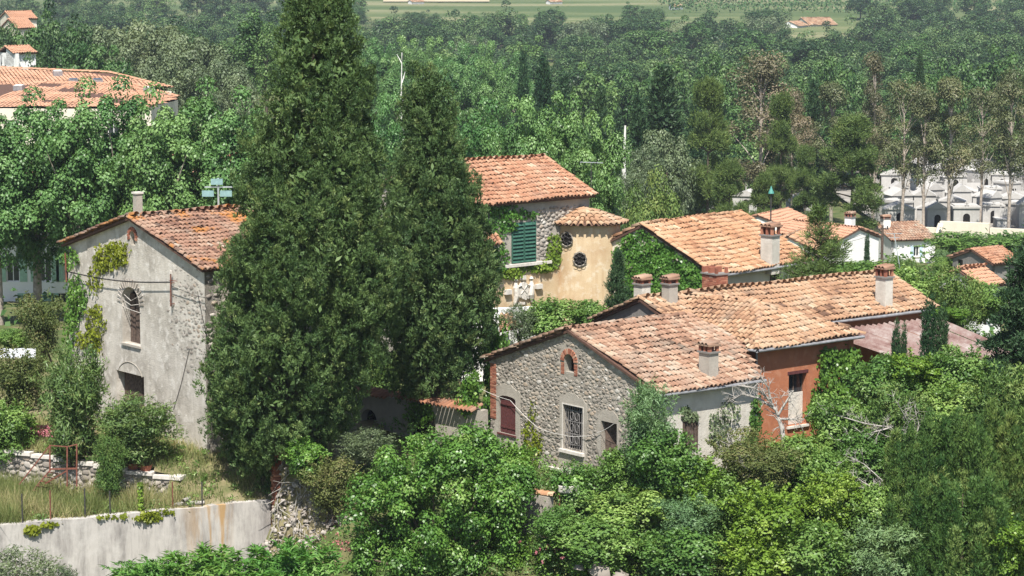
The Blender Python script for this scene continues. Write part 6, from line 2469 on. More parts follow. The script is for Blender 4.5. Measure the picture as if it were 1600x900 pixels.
ivy(BH.gable, [(174, 400, 26, 20, 1), (185, 388, 18, 14, .8), (160, 415, 10, 14, .6)], 900, 'creeper', 'creeper', 'yellow green creeper patch high on the barn gable', thick=.22, ln=.15)
ivy(BH.gable, [(112, 402, 14, 18, 1), (118, 470, 16, 42, 1), (112, 520, 12, 40, .8), (128, 462, 12, 22, .7)], 1300, 'ivy', 'ivy', 'green ivy climbing the left edge of the barn gable', thick=.3)
ivy(BH.gable, [(150, 435, 12, 22, .6), (150, 505, 16, 30, 1), (140, 530, 20, 16, .8), (152, 540, 12, 14, .6)], 800, 'creeper', 'creeper', 'yellowing creeper low on the barn gable above the oleander', thick=.22, ln=.15)
ivy(SH.gable, [(833, 640, 6, 16, .7), (830, 680, 10, 30, 1), (842, 690, 9, 16, 1), (822, 676, 8, 8, .6), (838, 710, 8, 18, .8)], 420, 'creeper', 'creeper', 'yellowish creeper between shutter and barred window on the stone gable', thick=.12, ln=.12, wd=.1)
ivy(SH.side, [(1180, 650, 9, 34, 1), (1172, 690, 10, 22, .8)], 500, 'bush', 'ivy', 'strip of green creeper at the joint of white wall and orange pier', thick=.3)
ivy(SH.side, [(1077, 650, 12, 10, 1), (1070, 640, 8, 8, 1), (1120, 665, 16, 26, .5), (1140, 640, 14, 22, .4)], 520, 'olive', 'creeper', 'withered grey creeper over the boarded window of the white side wall', thick=.3, ln=.10)
ivy(pc, [(658, 645, 22, 18, 1)], 420, 'ivy', 'ivy', 'lit ivy filling the second arch of the courtyard wall', thick=.3)
ivy(pc, [(733, 622, 15, 26, 1), (742, 590, 10, 14, .8)], 420, 'ivy', 'ivy', 'ivy drooping over the courtyard wall end by the stone house', thick=.4)
ivy(WP, [(50, 826, 12, 8, 1), (75, 818, 14, 4, .6)], 200, 'creeper', 'creeper', 'small yellow green creeper over the left part of the concrete wall', thick=.18, ln=.13)
ivy(WP, [(232, 806, 20, 9, 1), (262, 799, 12, 4, .5), (180, 806, 30, 3, .4)], 360, 'creeper', 'creeper', 'larger yellow green creeper spilling over the concrete wall near the logs', thick=.2, ln=.13)

# ------------------------------------------------------------------ grass on the terraces, undergrowth on the slope
def blades(P, h, w, lean=.35):
    n = len(P)
    th = rng.random(n) * 6.283
    S = np.stack([np.cos(th), np.sin(th), np.zeros(n)], -1) * (w * (.6 + .8 * rng.random(n)))[:, None]
    T = P + UP * (h * (.5 + .7 * rng.random(n)))[:, None] + rng.normal(0, lean, (n, 3)) * h[:, None] * np.array([1, 1, 0])
    V = np.stack([P - S / 2, P + S / 2, T], 1).reshape(-1, 3)
    return V, np.arange(n * 3).reshape(n, 3)


def grass(name, label, inside, zf, box, n, h, w=.03, green=.5):
    x = box[0] + rng.random(n) * (box[1] - box[0])
    y = box[2] + rng.random(n) * (box[3] - box[2])
    clump = np.sin(x * 1.9 + np.sin(y * 2.1) * 1.7) * np.sin(y * 2.3 + np.sin(x * 1.1) * 2)
    k = inside(x, y) & (rng.random(n) < .55 + .45 * clump)
    x, y, clump = x[k], y[k], clump[k]
    P = np.stack([x, y, zf(x, y) - .02], -1)
    V, T = blades(P, h * (1 + .5 * clump), w)
    t = np.clip(green + .28 * np.sin(x * .9 + y * 1.3) + rng.normal(0, .2, len(x)), 0, 1)
    o = place(name, new_mesh(name, V, [T], L['grass'], t))
    tag(o, label, 'grass', kind='stuff')


grass('terrace_grass', 'tall dry grass between barn and dry stone wall', in_upper, tz, (-27, -7.5, 96, 109), 60000, .42, .03, .55)
grass('lower_terrace_grass', 'tall straw coloured grass above the concrete wall', in_middle, lambda x, y: np.full_like(x, -1.0), (-25, -13.5, 93, 103), 52000, .75, .03, .55)
# green weeds among the dry grass
n_ = 420
x = -26 + rng.random(n_) * 18
y = 95 + rng.random(n_) * 10
k_ = in_upper(x, y) | in_middle(x, y)
x, y = x[k_], y[k_]
zz_ = np.where(in_middle(x, y), -1.0, tz(x, y))
V, Q, t = leaf_blob(np.stack([x, y, zz_ + .15], -1), .12 + .22 * rng.random(len(x)), 34, .12, .05, -.4, .3, .6, .25)
o = place('terrace_weeds', new_mesh('terrace_weeds', V, [Q], L['bush'], t))
tag(o, 'green weeds tufted through the dry terrace grass', 'weeds', kind='stuff')
# wild flowers
n_ = 260
x = -22 + rng.random(n_) * 3.0
y = 103 + rng.random(n_) * 2.5
P_ = np.stack([x, y, tz(x, y) + .35 + .2 * rng.random(n_)], -1)
V, Q, t = leaf_blob(P_, np.full(n_, .07), 5, .09, .08)
o = place('valerian_flowers', new_mesh('valerian_flowers', V, [Q], L['pink'], t))
tag(o, 'pink wild flowers in the dry grass', 'flowers', kind='stuff')

def scatter_under(name, label, n, x0, x1, y0, y1, lm, per=26, r=.38, ll=.12, lw=.075, hz=.25, keep=None):
    x = x0 + rng.random(n) * (x1 - x0)
    y = y0 + rng.random(n) * (y1 - y0)
    if keep is not None:
        k = keep(x, y)
        x, y = x[k], y[k]
    P_ = np.stack([x, y, gz(x, y) + hz * rng.random(len(x))], -1)
    V, Q, t = leaf_blob(P_, r * (.6 + .8 * rng.random(len(x))), per, ll, lw, .2, .5, .5, .22)
    o = place(name, new_mesh(name, V, [Q], L[lm], t))
    tag(o, label, 'undergrowth', kind='stuff')


def not_house(x, y):
    m = np.ones(len(x), bool)
    for H_ in (SH, MH):
        a = (x - H_.o[0]) * H_.A[0] + (y - H_.o[1]) * H_.A[1]
        b_ = (x - H_.o[0]) * H_.B[0] + (y - H_.o[1]) * H_.B[1]
        m &= ~((a > -H_.w) & (a < H_.w + (3.3 if H_ is MH else 0)) & (b_ > 0) & (b_ < H_.L))
    return m


scatter_under('slope_undergrowth', 'tangled green undergrowth over the slope below the houses', 2200, -6, 24, 86, 106, 'bush', 22, .34, .11, .07, .9, keep=not_house)
scatter_under('slope_brambles', 'yellow green brambles tangled through the slope', 900, -1, 22, 87, 98, 'bright', 26, .34, .11, .075, 1.5, keep=not_house)
scatter_under('slope_dry_growth', 'olive brown dry growth tangled through the slope', 420, -1, 20, 88, 98, 'brown', 24, .34, .10, .05, 1.3, keep=not_house)
scatter_under('slope_weeds', 'pale grassy weeds among the slope undergrowth', 900, -3, 20, 88, 99, 'feather', 22, .36, .2, .03, .9, not_house)
scatter_under('garden_undergrowth', 'low green growth round the upper houses', 1000, -12, 40, 106, 135, 'bush', 18, .6, .2, .14, .4, lambda x, y: not_house(x, y))
scatter_under('ditch_undergrowth', 'green growth at the foot of the concrete wall', 700, -24, -4, 80, 96, 'bush', 24, .4, .14, .08, .5, lambda x, y: (side_line(x, y, W0, W1) < -.3))
scatter_under('valley_undergrowth', 'rough green cover between the village gardens', 900, -60, 75, 140, 285, 'wood_light', 10, 1.4, .5, .4, .8)

# ------------------------------------------------------------------ houses behind
def simple_house(name, label, H, wallm, tilem, wins=(), single=120, frame='house_white'):
    coarse = 1.0 if H.o[1] < 200 else (1.35 if H.o[1] < 500 else 3.0)
    root = empty(name, H.P(0, 0, H.zb), label, 'house')
    sides = {'gable': (H.gable, H.gable_outline()), 'side': (H.side, rect(H.og + .003, H.L - H.og - .003, H.zb, H.zew - .004)),
             'gable_far': (H.gable_far, H.gable_outline(.003)), 'side_far': (H.side_far, rect(H.og + .003, H.L - H.og - .003, H.zb, H.zew - .004))}
    for k, (pl, ol) in sides.items():
        hs = [rect(*w[1]) for w in wins if w[0] == k]
        wall(pl, ol, hs, M[wallm], root, .3)
    for w in wins:
        pl = sides[w[0]][0]
        window_unit(pl, rect(*w[1]), root, .2, 2, frame)
        if len(w) > 2:
            u0, u1, z0, z1 = w[1]
            for a, b in ((u0 - (u1 - u0) * .55, u0 - .02), (u1 + .02, u1 + (u1 - u0) * .55)):
                g = Geo()
                pl.box(g, a, b, z0, z1, .004, .05)
                sh = g.obj('shutter', M[w[2]], root)
        g = Geo()
        u0, u1, z0, z1 = w[1]
        pl.box(g, u0 - .06, u1 + .06, z0 - .09, z0 - .003, -.1, .08)
        g.obj('sill', M['sill'], root)
    roof(root, list(H.slopes()), [(H.P(0, 0, H.zr), H.P(0, H.L, H.zr))], tilem, single, near=[0], cap_single=False, coarse=coarse)
    return root


HC = House(38.2, 260, 76, 5.0, 5.2, -7.75, -6.45, -15)
u, z = HC.side.at(1432, 392)
r_ = simple_house('white_house', 'white house with pale blue shutters and old tiled roof', HC, 'house_white', 'tile_stone', [('side', (u - .32, u + .32, z - .6, z + .55), 'blue_shutter')])
chimney(r_, HC.P(1.2, .9, HC.zr - .3), .9, .8, 1.2, 76, 'house_white')
HB = House(37.2, 238, 40, 2.9, 8.0, -5.2, -4.3, -14)
# its ridge runs to the back left, so the gable faces right
HB = House(float(pix(1318, 345, 246)[0]), 246, -38, 3.0, 5.5, 0, 0, 0)
a_ = pix(1345, 357, 240)
HBx = House(float(a_[0]), 240, 0, 1, 1, 0, 0, 0)


def free_roof_house(name, label, ridge, eave_n, eave_f, zb, wallm, tilem, extra=None):
    """house from its ridge line and two eaves lines (3D end points); walls dropped below them"""
    root = empty(name, ((ridge[0] + ridge[1]) / 2) * np.array([1, 1, 0]) + UP * zb, label, 'house')
    n = [ridge[0], ridge[1], eave_n[1], eave_n[0]]
    f = [ridge[1], ridge[0], eave_f[0], eave_f[1]]
    roof(root, [n, f], [(ridge[0], ridge[1])], tilem, 100, near=[0], cap_single=False, coarse=1.35)
    cen = (ridge[0] + ridge[1]) / 2
    def ins(p):
        q = cen + (p - cen) * .955
        return np.array([q[0], q[1], p[2] - .14])
    lo = lambda p: np.array([p[0], p[1], zb])
    for pts in ([ins(eave_n[0]), ins(eave_n[1])], [ins(eave_f[1]), ins(eave_f[0])], [ins(eave_n[1]), ins(ridge[1]), ins(eave_f[1])], [ins(eave_f[0]), ins(ridge[0]), ins(eave_n[0])]):
        g = Geo()
        g.poly([lo(pts[0])] + pts + [lo(pts[-1])])
        g.obj('wall', M[wallm], root)
    return root


# house with the big white gable: ridge runs away to the left
Yb = 226.0
A_ = pix(1345, 357, Yb)
dB = np.array([-.62, .78, 0]) * 8.5
dG = np.array([.78, .62, 0])
eR = A_ + dG * 2.75 - UP * .95
eL = A_ - dG * 2.9 - UP * .95
r_ = free_roof_house('white_house', 'big plain white gabled house with orange roof and white chimney', [A_, A_ + dB], [eL, eL + dB], [eR, eR + dB], -14, 'house_white', 'tile_new')
cq = pix(1328, 352, 231)
chimney(r_, cq - UP * .4, .75, .7, 1.6, 40, 'house_white')
# house with the tall orange roof
HA = House(float(pix(1184, 338, 240)[0]), 240, 29.6, 2.95, 7.4, -4.62, -3.55, -14)
u, z = HA.side.at(1262, 372)
r_ = simple_house('white_house', 'white house with smooth orange roof rising above the ivy house', HA, 'house_white', 'tile_new', [('side', (u - .4, u + .4, z - .6, z + .7))], 100)
HA2 = House(float(pix(1232, 358, 222)[0]), 222, 52, 2.6, 6.5, -5.55, -4.05, -13)
HA2 = House(float(pix(1230, 362, 220)[0]), 220, 20, 2.5, 5.0, -4.5, -3.4, -13)
r_ = simple_house('white_house', 'small white gabled annex between the ivy house and the tall orange roof', HA2, 'house_white', 'tile_ivy', [('gable', (.1, 1.5, -7.0, -5.2))], 60)
HA3 = House(float(pix(1098, 335, 200)[0]), 200, 52, 2.4, 4.0, -1.0, .1, -10)
r_ = simple_house('tiled_house', 'tile roofed house just showing over the ridge of the ivy house', HA3, 'house_cream', 'tile_tower', (), 40)
# small grey house and orange roof at the right
HD = House(float(pix(1517, 390, 182)[0]), 182, 52, 3.1, 4.6, 1.7 - 2.7, .8 - .9, -8)
zD = pix(1517, 390, 182)[2]
HD = House(float(pix(1517, 390, 182)[0]), 182, 60, 2.5, 3.0, zD - .85, zD, -8)
u, z = HD.gable.at(1500, 416)
r_ = simple_house('grey_house', 'small grey rendered house with tiled roof by the right edge', HD, 'grey_render', 'tile_tower', [('gable', (u - .3, u + .3, z - 1.0, z + .5))], 100, 'old_wood')
zE = pix(1500, 428, 150)[2]
HE = House(float(pix(1496, 427, 152)[0]), 152, 52, 1.9, 2.4, zE - .9, zE, -6)
r_ = simple_house('tiled_house', 'bright orange roof with white verge below the small grey house', HE, 'house_white', 'tile_new', (), 80)

# large institution roof at the left with skylights
root = empty('orange_roofed_building', (-45, 225, -8), 'large building with broad orange hipped roof and skylights at the left', 'building')
Y0 = 218.0
zr_ = pix(100, 128, Y0)[2]
def q(px_, py_, Y):
    return pix(px_, py_, Y)
ridge_a, ridge_b = pix(-60, 104, 240), pix(172, 114, 236)
eave_a, eave_b = pix(-60, 142, 222), pix(268, 138, 230)
f1 = [ridge_a, ridge_b, eave_b, pix(262, 143, 226), eave_a]
r2a, r2b = pix(58, 130, 226), pix(206, 132, 225)
e2a, e2b, e2c = pix(-40, 166, 212), pix(278, 152, 220), pix(236, 167, 210)
f2 = [r2a, r2b, e2c, e2a]
f3 = [r2b, e2b, e2c]
f4 = [r2a, e2a, pix(-60, 150, 218)]
rf = None
g = Geo()
for pts in ([ridge_a, ridge_b, eave_b, eave_a], f2, f3, f4):
    c_, nr_, dn_, uu_ = plane_of(pts)
    g.poly(pts)
    g.poly([np.asarray(p) - nr_ * .2 for p in pts][::-1])
rf = g.obj('roof', M['deck'], root)
for k, pts in enumerate(([ridge_a, ridge_b, eave_b, eave_a], f2, f3)):
    O_, R_ = tile_frames(pts, .36, .7)
    merged_tiles('tile_field', O_, R_ * np.array([1.6, 1.6, .22]), np.clip(rng.normal(.5, .25, len(O_)), 0, 1), 'tile_new', rf)
for a, b in ((ridge_a, ridge_b), (r2a, r2b), (r2b, e2c), (r2b, e2b), (ridge_b, eave_b)):
    O_, R_ = cap_frames(a, b, 1.5)
    merged_tiles('ridge_tiles', O_, R_, np.full(len(O_), .6), 'tile_new', rf)
for (x, y, Y_, w) in ((90, 118, 0, 1), (115, 131, 0, 2), (153, 131, 0, 2), (30, 141, 1, 1), (233, 144, 2, 1)):
    pts = ([ridge_a, ridge_b, eave_b, eave_a], f2, f3)[Y_]
    c_, nr_, dn_, uu_ = plane_of(pts)
    P_ = rplane(x, y, c_, nr_)
    g = Geo()
    g.box(P_ + nr_ * .2, (uu_, dn_, nr_), (.42, .42, .25))
    sk = g.obj('skylight', M['zinc'], root)
    g = Geo()
    g.box(P_ + nr_ * .47, (uu_, dn_, nr_), (.36, .36, .02))
    g.obj('pane', M['sill'] if w == 1 else M['glass'], sk)
def bwall(a, b, zb, zt, mat='house_cream', wins=0):
    a, b = np.array(a), np.array(b)
    U_ = (b - a) * np.array([1, 1, 0])
    Ln = float(np.linalg.norm(U_))
    U_ /= Ln
    N_ = np.array([U_[1], -U_[0], 0])
    pl = Plane2(a, U_, N_)
    hs = []
    for f_ in range(2):
        for k in range(wins):
            u = Ln * (k + .5) / wins
            hs.append(rect(u - .5, u + .5, zt - 2.6 - f_ * 3.2, zt - 1.0 - f_ * 3.2))
    wall(pl, rect(0, Ln, zb, zt), hs, M[mat], root, .25)
    for h in hs:
        window_unit(pl, h, root, .18, 2)
bwall(e2a * .998, e2c, -9, float(e2c[2]) - .2, wins=7)
bwall(e2c, e2b, -9, float(e2b[2]) - .25, wins=3)
bwall(eave_a, eave_b, -9, float(eave_b[2]) - .25, wins=0)
# white house at the far left edge, and roofs behind
zW = pix(8, 73, 285)[2]
HW = House(float(pix(8, 73, 285)[0]), 285, 55, 2.3, 3.0, zW - .7, zW, -12)
u, z = HW.gable.at(24, 92)
u2, z2 = HW.gable.at(5, 95)
simple_house('white_house', 'white gabled house at the left edge above the big orange roof', HW, 'house_white', 'tile_new', [('gable', (u - .35, u + .35, z - .9, z + .6)), ('gable', (u2 - .3, u2 + .3, z2 - .5, z2 + .5))], 40)
zV = pix(14, 18, 390)[2]
HV = House(float(pix(8, 18, 390)[0]), 390, 62, 3.6, 4.2, zV - 1.1, zV, -11)
simple_house('tiled_villa', 'orange roofed villa at the top left corner', HV, 'house_cream', 'tile_new', (), 40)
zV = pix(14, 30, 372)[2]
HV = House(float(pix(12, 28, 372)[0]), 372, 58, 3.2, 3.2, zV - 1.3, zV, -11)
simple_house('tiled_villa', 'lower wing of the villa at the top left, with pale gable', HV, 'house_cream', 'tile_new', (), 40)
# pale building glimpsed through the plane trunks, left
Yp = 190.0
a, b = pix(-20, 470, Yp), pix(135, 470, Yp)
zt = pix(60, 330, Yp)[2]
root = empty('pale_building', (a + b) / 2 * np.array([1, 1, 0]) + UP * -6, 'pale building with light green shutters behind the plane trunks', 'building')
pl = Plane2(a, (1, 0, 0), (0, -1, 0))
Ln = float(b[0] - a[0])
hs = []
for px_, py_ in ((50, 478), (70, 478), (95, 478), (20, 420), (70, 420), (110, 420)):
    u, z = pl.at(px_, py_)
    hs.append(rect(u - .5, u + .5, z - 1.0, z + 1.0))
wall(pl, rect(-3, Ln + 9, -6.5, float(zt)), hs, M['house_white'], root, .3)
for h in hs:
    window_unit(pl, h, root, .2, 2)
    for s in (-1, 1):
        g = Geo()
        uc = (h[0][0] + h[1][0]) / 2 + s * .82
        pl.box(g, uc - .28, uc + .28, h[0][1], h[2][1], .004, .06)
        g.obj('shutter', M['pale_green'], root)
e0, e1 = pl.p(-3.4, zt, .5), pl.p(Ln + 9.4, zt, .5)
roof(root, [[e0 + np.array([0, 6, 2.0]), e1 + np.array([0, 6, 2.0]), e1, e0]], [], 'tile_tower', 80, cap_single=False)
# long roof behind the plane row, showing as patches of terracotta between the leaves
a, b = pix(-40, 330, 184), pix(420, 318, 186)
root = empty('terracotta_roof_house', (a + b) / 2 * np.array([1, 1, 0]) + UP * -6, 'low house whose terracotta roof glints through the plane tree row', 'house')
roof(root, [[a + np.array([0, 7, 3.4]), b + np.array([0, 7, 3.4]), b, a]], [], 'tile_tower', 0, cap_single=False, coarse=1.8)
pl = Plane2(a + np.array([0, .5, 0]), unit((b - a) * np.array([1, 1, 0])), (0, -1, 0))
wall(pl, rect(9.5, float(b[0] - a[0]), -6.5, float(a[2]) - .2), [], M['house_cream'], root, .3)

# far farmhouse and field sheds
root_l = pix(1250, 28, 1010)
zf = root_l[2]
HF = House(float(pix(1252, 27, 1010)[0]), 1010, 70, 7.0, 13, zf - 2.6, zf, zf - 7)
simple_house('farmhouse', 'far farmhouse with pale terracotta roofs among the trees at the top', HF, 'house_cream', 'tile_main', (), 0)
zf = pix(1228, 33, 1000)[2]
HF = House(float(pix(1232, 33, 1000)[0]), 1000, 40, 4.5, 8, zf - 1.8, zf, zf - 6)
simple_house('farm_wing', 'low wing of the far farmhouse at its left end', HF, 'house_white', 'tile_main', (), 0)
zf = pix(1362, 33, 1000)[2]
HF = House(float(pix(1360, 33, 1000)[0]), 1000, 60, 3.0, 6, zf - 1.0, zf, zf - 5)
simple_house('farm_outbuilding', 'small pink outbuilding right of the far farmhouse', HF, 'house_white', 'tile_tower', (), 0)
for px_, py_, Y, w_, nm in ((1048, 7, 1130, 3.6, 'small white shed on the far meadow, right one'), (856, 0, 1200, 4.5, 'white farm shed at the top edge of the meadow'), (640, 0, 1200, 4.5, 'low white shed at the top edge by the pale field')):
    zf = pix(px_, py_, Y)[2]
    HF = House(float(pix(px_, py_, Y)[0]), Y, 65, w_ * .6, w_ * 1.5, zf - .8, zf, zf - 5)
    simple_house('field_shed', nm, HF, 'house_white', 'tile_main', (), 0)
for (x0, x1, Y0, Y1, nm) in ((600, 765, 1222, 1400, 'field'), ):
    a, b = (x0 - 800) / F, (x1 - 800) / F
    g = Geo()
    m_ = 12
    for k in range(m_):
        ya, yb = Y0 + (Y1 - Y0) * k / m_, Y0 + (Y1 - Y0) * (k + 1) / m_
        g.poly([(a * ya, ya, float(gz(0, ya)) + .5), (b * ya, ya, float(gz(0, ya)) + .5), (b * yb, yb, float(gz(0, yb)) + .5), (a * yb, yb, float(gz(0, yb)) + .5)])
    o = g.obj('field', M['straw'])
    tag(o, kind='structure')

# ------------------------------------------------------------------ cemetery
g = Geo()
za = -11.6
x0_, x1_ = float(pix(1392, 340, 292)[0]), float(pix(1640, 340, 292)[0]) + 12
m_ = 14
for i in range(m_):
    for j in range(6):
        xa, xb = x0_ + (x1_ - x0_) * i / m_, x0_ + (x1_ - x0_) * (i + 1) / m_
        ya, yb = 294 + 92 * j / 6, 294 + 92 * (j + 1) / 6
        g.poly([(xa, ya, -10.8 - .5 * (ya - 294) / 92), (xb, ya, -10.8 - .5 * (ya - 294) / 92), (xb, yb, -10.8 - .5 * (yb - 294) / 92), (xa, yb, -10.8 - .5 * (yb - 294) / 92)])
o = g.obj('cemetery_ground', M['gravel'])
tag(o, kind='structure')


def chapel(w, d, h, roofh, flat):
    g = Geo()
    g.box((0, 0, h / 2), ((1, 0, 0), (0, 1, 0), UP), (w / 2, d / 2, h / 2))
    body = g.mesh('body', M['tomb'])
    g = Geo()
    if flat:
        g.box((0, 0, h + .1), ((1, 0, 0), (0, 1, 0), UP), (w / 2 + .14, d / 2 + .14, .1))
        g.box((0, 0, h + .26), ((1, 0, 0), (0, 1, 0), UP), (w / 2 - .1, d / 2 - .1, .06))
    else:
        a = w / 2 + .15
        b = d / 2 + .15
        g.poly([(-a, -b, h), (a, -b, h), (0, -b, h + roofh)])
        g.poly([(a, b, h), (-a, b, h), (0, b, h + roofh)])
        g.poly([(-a, -b, h), (0, -b, h + roofh), (0, b, h + roofh), (-a, b, h)])
        g.poly([(a, b, h), (0, b, h + roofh), (0, -b, h + roofh), (a, -b, h)])
    rf_ = g.mesh('roof', M['tomb'])
    g = Geo()
    pts = arch(-.38, .38, .05, min(h - .3, 1.75))
    g.poly([(u, -d / 2 - .012, z) for u, z in pts])
    door = g.mesh('door', M['dark_void'])
    g = Geo()
    g.beam((0, -d / 2, h + roofh), (0, -d / 2, h + roofh + .75), .1)
    g.beam((-.24, -d / 2, h + roofh + .5), (.24, -d / 2, h + roofh + .5), .1)
    cross = g.mesh('cross', M['tomb'])
    return [('body', body), ('roof', rf_), ('door', door), ('cross', cross)]


def slab(w, d, h):
    g = Geo()
    g.box((0, 0, h / 2), ((1, 0, 0), (0, 1, 0), UP), (w / 2, d / 2, h / 2), taper=.94)
    g.box((0, 0, h + .06), ((1, 0, 0), (0, 1, 0), UP), (w / 2 + .05, d / 2 + .05, .06))
    b = g.mesh('slab', M['tomb'])
    g = Geo()
    g.box((0, d / 2 - .12, h + .55), ((1, 0, 0), (0, 1, 0), UP), (w / 2 - .1, .08, .45))
    hs_ = g.mesh('headstone', M['tomb'])
    g = Geo()
    g.beam((0, d / 2 - .12, h + 1.0), (0, d / 2 - .12, h + 1.55), .1)
    g.beam((-.2, d / 2 - .12, h + 1.35), (.2, d / 2 - .12, h + 1.35), .1)
    return [('slab', b), ('headstone', hs_), ('cross', g.mesh('cross', M['tomb']))]


TOMB = [chapel(2.4, 2.8, 2.5, .8, False), chapel(2.8, 3.0, 2.3, .0, True), chapel(3.2, 2.6, 2.1, .7, False), chapel(2.2, 2.6, 2.8, 1.0, False), slab(1.6, 2.5, 1.0), slab(2.2, 2.6, .8)]
LT = ['pale gabled family tomb among the crowded cemetery', 'pale flat roofed tomb among the crowded cemetery', 'wide gabled tomb among the crowded cemetery', 'tall narrow gabled tomb among the crowded cemetery', 'low pale grave slab with headstone in the cemetery', 'broad low grave slab with headstone in the cemetery']
for j, Yr in enumerate((297, 303, 310, 318, 327, 337, 348, 360, 373)):
    pxs = 1398 + rng.random() * 12
    while pxs < 1640:
        k = int(rng.choice(6, p=[.2, .22, .18, .12, .14, .14]))
        x = (pxs - 800) / F * Yr
        tree('tomb', LT[k], 'tomb', (x, Yr + rng.normal(0, .6), -10.85 - .5 * (Yr - 294) / 92), TOMB[k], 'tombs of the hillside cemetery', rng.normal(0, .12) + (.5 if rng.random() < .25 else 0), .9 + .25 * rng.random())
        pxs += (3.1 + 1.6 * rng.random()) * ppm(Yr)
for px_, Yr, k in ((1098, 300, 0), (1078, 305, 1), (1250, 303, 0), (1262, 312, 2), (1170, 315, 2), (1160, 300, 4)):
    x = (px_ - 800) / F * Yr
    tree('tomb', LT[k].replace('crowded cemetery', 'pines').replace('in the cemetery', 'among the pines'), 'tomb', (x, Yr, -10.85 - .5 * (Yr - 294) / 92), TOMB[k], 'tombs glimpsed between the pines', rng.normal(0, .3), 1.1)
# cemetery wall with buttress
a, b = pix(1395, 352, 288), pix(1640, 366, 280)
U_ = unit((b - a) * np.array([1, 1, 0]))
pl = Plane2(a, U_, (U_[1], -U_[0], 0))
Ln = float(np.linalg.norm((b - a)[:2]))
g = Geo()
pl.box(g, 0, Ln * .30, -13, -9.7, -.5, 0)
pl.box(g, Ln * .305, Ln * .62, -13, -8.9, -.55, .05)
pl.box(g, Ln * .625, Ln, -13, -9.4, -.5, 0)
g.beam(pl.p(Ln * .27, -13, 1.4), pl.p(Ln * .31, -9.2, 0), .5, .6)
thing_mesh('cemetery_wall', g, M['house_cream'], a, 'pale streaked wall in front of the tombs', 'wall')
# teal street lamp on a mast
b = gpt(1205, 236)
T = pix(1205, 295, 236)
b[0] = T[0]
root = empty('street_lamp', b, 'teal bell lamp on a dark mast behind the ivy house', 'street lamp')
g = Geo()
g.tube([b, np.array([T[0], T[1], T[2] - .1])], .07, 6)
g.obj('mast', M['iron'], root)
g = Geo()
g.tube([np.array([T[0], T[1], T[2] - .45]), np.array([T[0], T[1], T[2] - .3]), np.array([T[0], T[1], T[2]]), np.array([T[0], T[1], T[2] + .25])], [.30, .26, .11, .04], 10)
g.obj('shade', M['lamp_teal'], root, True)
# wooden utility pole with wires by the white houses
b = gpt(1379, 205)
T = pix(1379, 352, 205)
b[0] = T[0]
root = empty('utility_pole', b, 'grey utility pole with insulators before the white gable', 'pole')
g = Geo()
g.tube([b, T], [.14, .10], 7)
g.obj('pole', M['old_wood'], root)
g = Geo()
g.beam(T + np.array([-.5, 0, -.3]), T + np.array([.5, 0, -.3]), .09)
for k in (-1, 0, 1):
    g.box(T + np.array([.42 * k, 0, -.16]), ((1, 0, 0), (0, 1, 0), UP), (.05, .05, .1))
g.obj('crossarm', M['iron'], root)
g = Geo()
for k in (-1, 1):
    s0_, s1_ = T + np.array([.42 * k, 0, -.1]), pix(1255, 378, 170) + np.array([.3 * k, 0, 0])
    g.tube([s0_ + (s1_ - s0_) * t - UP * .6 * math.sin(math.pi * t) for t in np.linspace(0, 1, 9)], .016, 3)
    s1_ = pix(1409, 440, 140) + np.array([.2 * k, 0, 0])
g.obj('wire', M['cable'], root)
g = Geo()
s0_, s1_ = pix(1397, 365, 150), pix(1410, 442, 150)
thing = Geo()
thing.tube([s0_, s1_, s1_ - UP * 6], .03, 5)
thing.beam(s0_ + np.array([-.5, 0, 0]), s0_ + np.array([.5, 0, 0]), .03)
thing.beam(s0_ + np.array([-.35, 0, -.25]), s0_ + np.array([.35, 0, -.25]), .03)
thing_mesh('aerial_pole', thing, M['aluminium'], s1_ - UP * 6, 'slanting metal aerial pole above the long tiled roof', 'aerial')

# ------------------------------------------------------------------ terrace furniture: fence posts, stair rail, logs, pots
fl = ['leftmost, beside the small creeper', 'second from the left', 'third from the left', 'fourth from the left', 'wrapped in green creeper', 'sixth, just left of the logs', 'last, in the cypress shade']
for i, (px_, yt, yb) in enumerate(((37, 775, 822), (81, 770, 818), (135, 766, 812), (174, 768, 806), (222, 757, 800), (272, 750, 793), (318, 752, 790))):
    u, z = WP.at(px_, yb)
    b = WP.p(u, wt, -.18)
    h = (yb - yt) / ppm(float(b[1]))
    g = Geo()
    g.beam(b - UP * .1, b + UP * h, .05)
    thing_mesh('fence_post', g, M['rust'] if i in (1, 5) else M['iron'], b, 'thin iron fence post on the concrete wall, ' + fl[i], 'fence post', 'fence posts on the retaining wall')
    if i == 4:
        C_ = np.array([b + UP * h * t - np.array([0, 0, 0]) for t in np.linspace(.1, 1, 8)])
        V, Q, t = leaf_blob(C_, np.full(8, .12), 26, .12, .1, .4)
        me = new_mesh('creeper', V - b, [Q], L['bright'], t)
        o = bpy.data.objects.new('creeper', me)
        o.location = b
        link(o)
        tag(o, 'green creeper wound up the fifth fence post', 'creeper')
root = empty('stair_railing', pix(75, 740, 99.2), 'rusty iron stair railing and steps on the terrace wall', 'railing')
Yr = 99.3
def rp(x, y, dY=0):
    return pix(x, y, Yr + dY)
for a, b, w in (((78, 696), (78, 735), .055), ((105, 698), (105, 760), .055), ((120, 694), (120, 760), .055)):
    g = Geo()
    g.beam(rp(*a), rp(*b), w)
    g.obj('post', M['rust'], root)
for a, b, w in (((30, 757), (78, 696), .05), ((46, 773), (79, 734), .06), ((78, 696), (105, 698), .04), ((105, 698), (121, 694), .04), ((78, 733), (121, 732), .06), ((70, 756), (105, 735), .05)):
    g = Geo()
    g.beam(rp(*a), rp(*b), w)
    g.obj('rail', M['rust'], root)
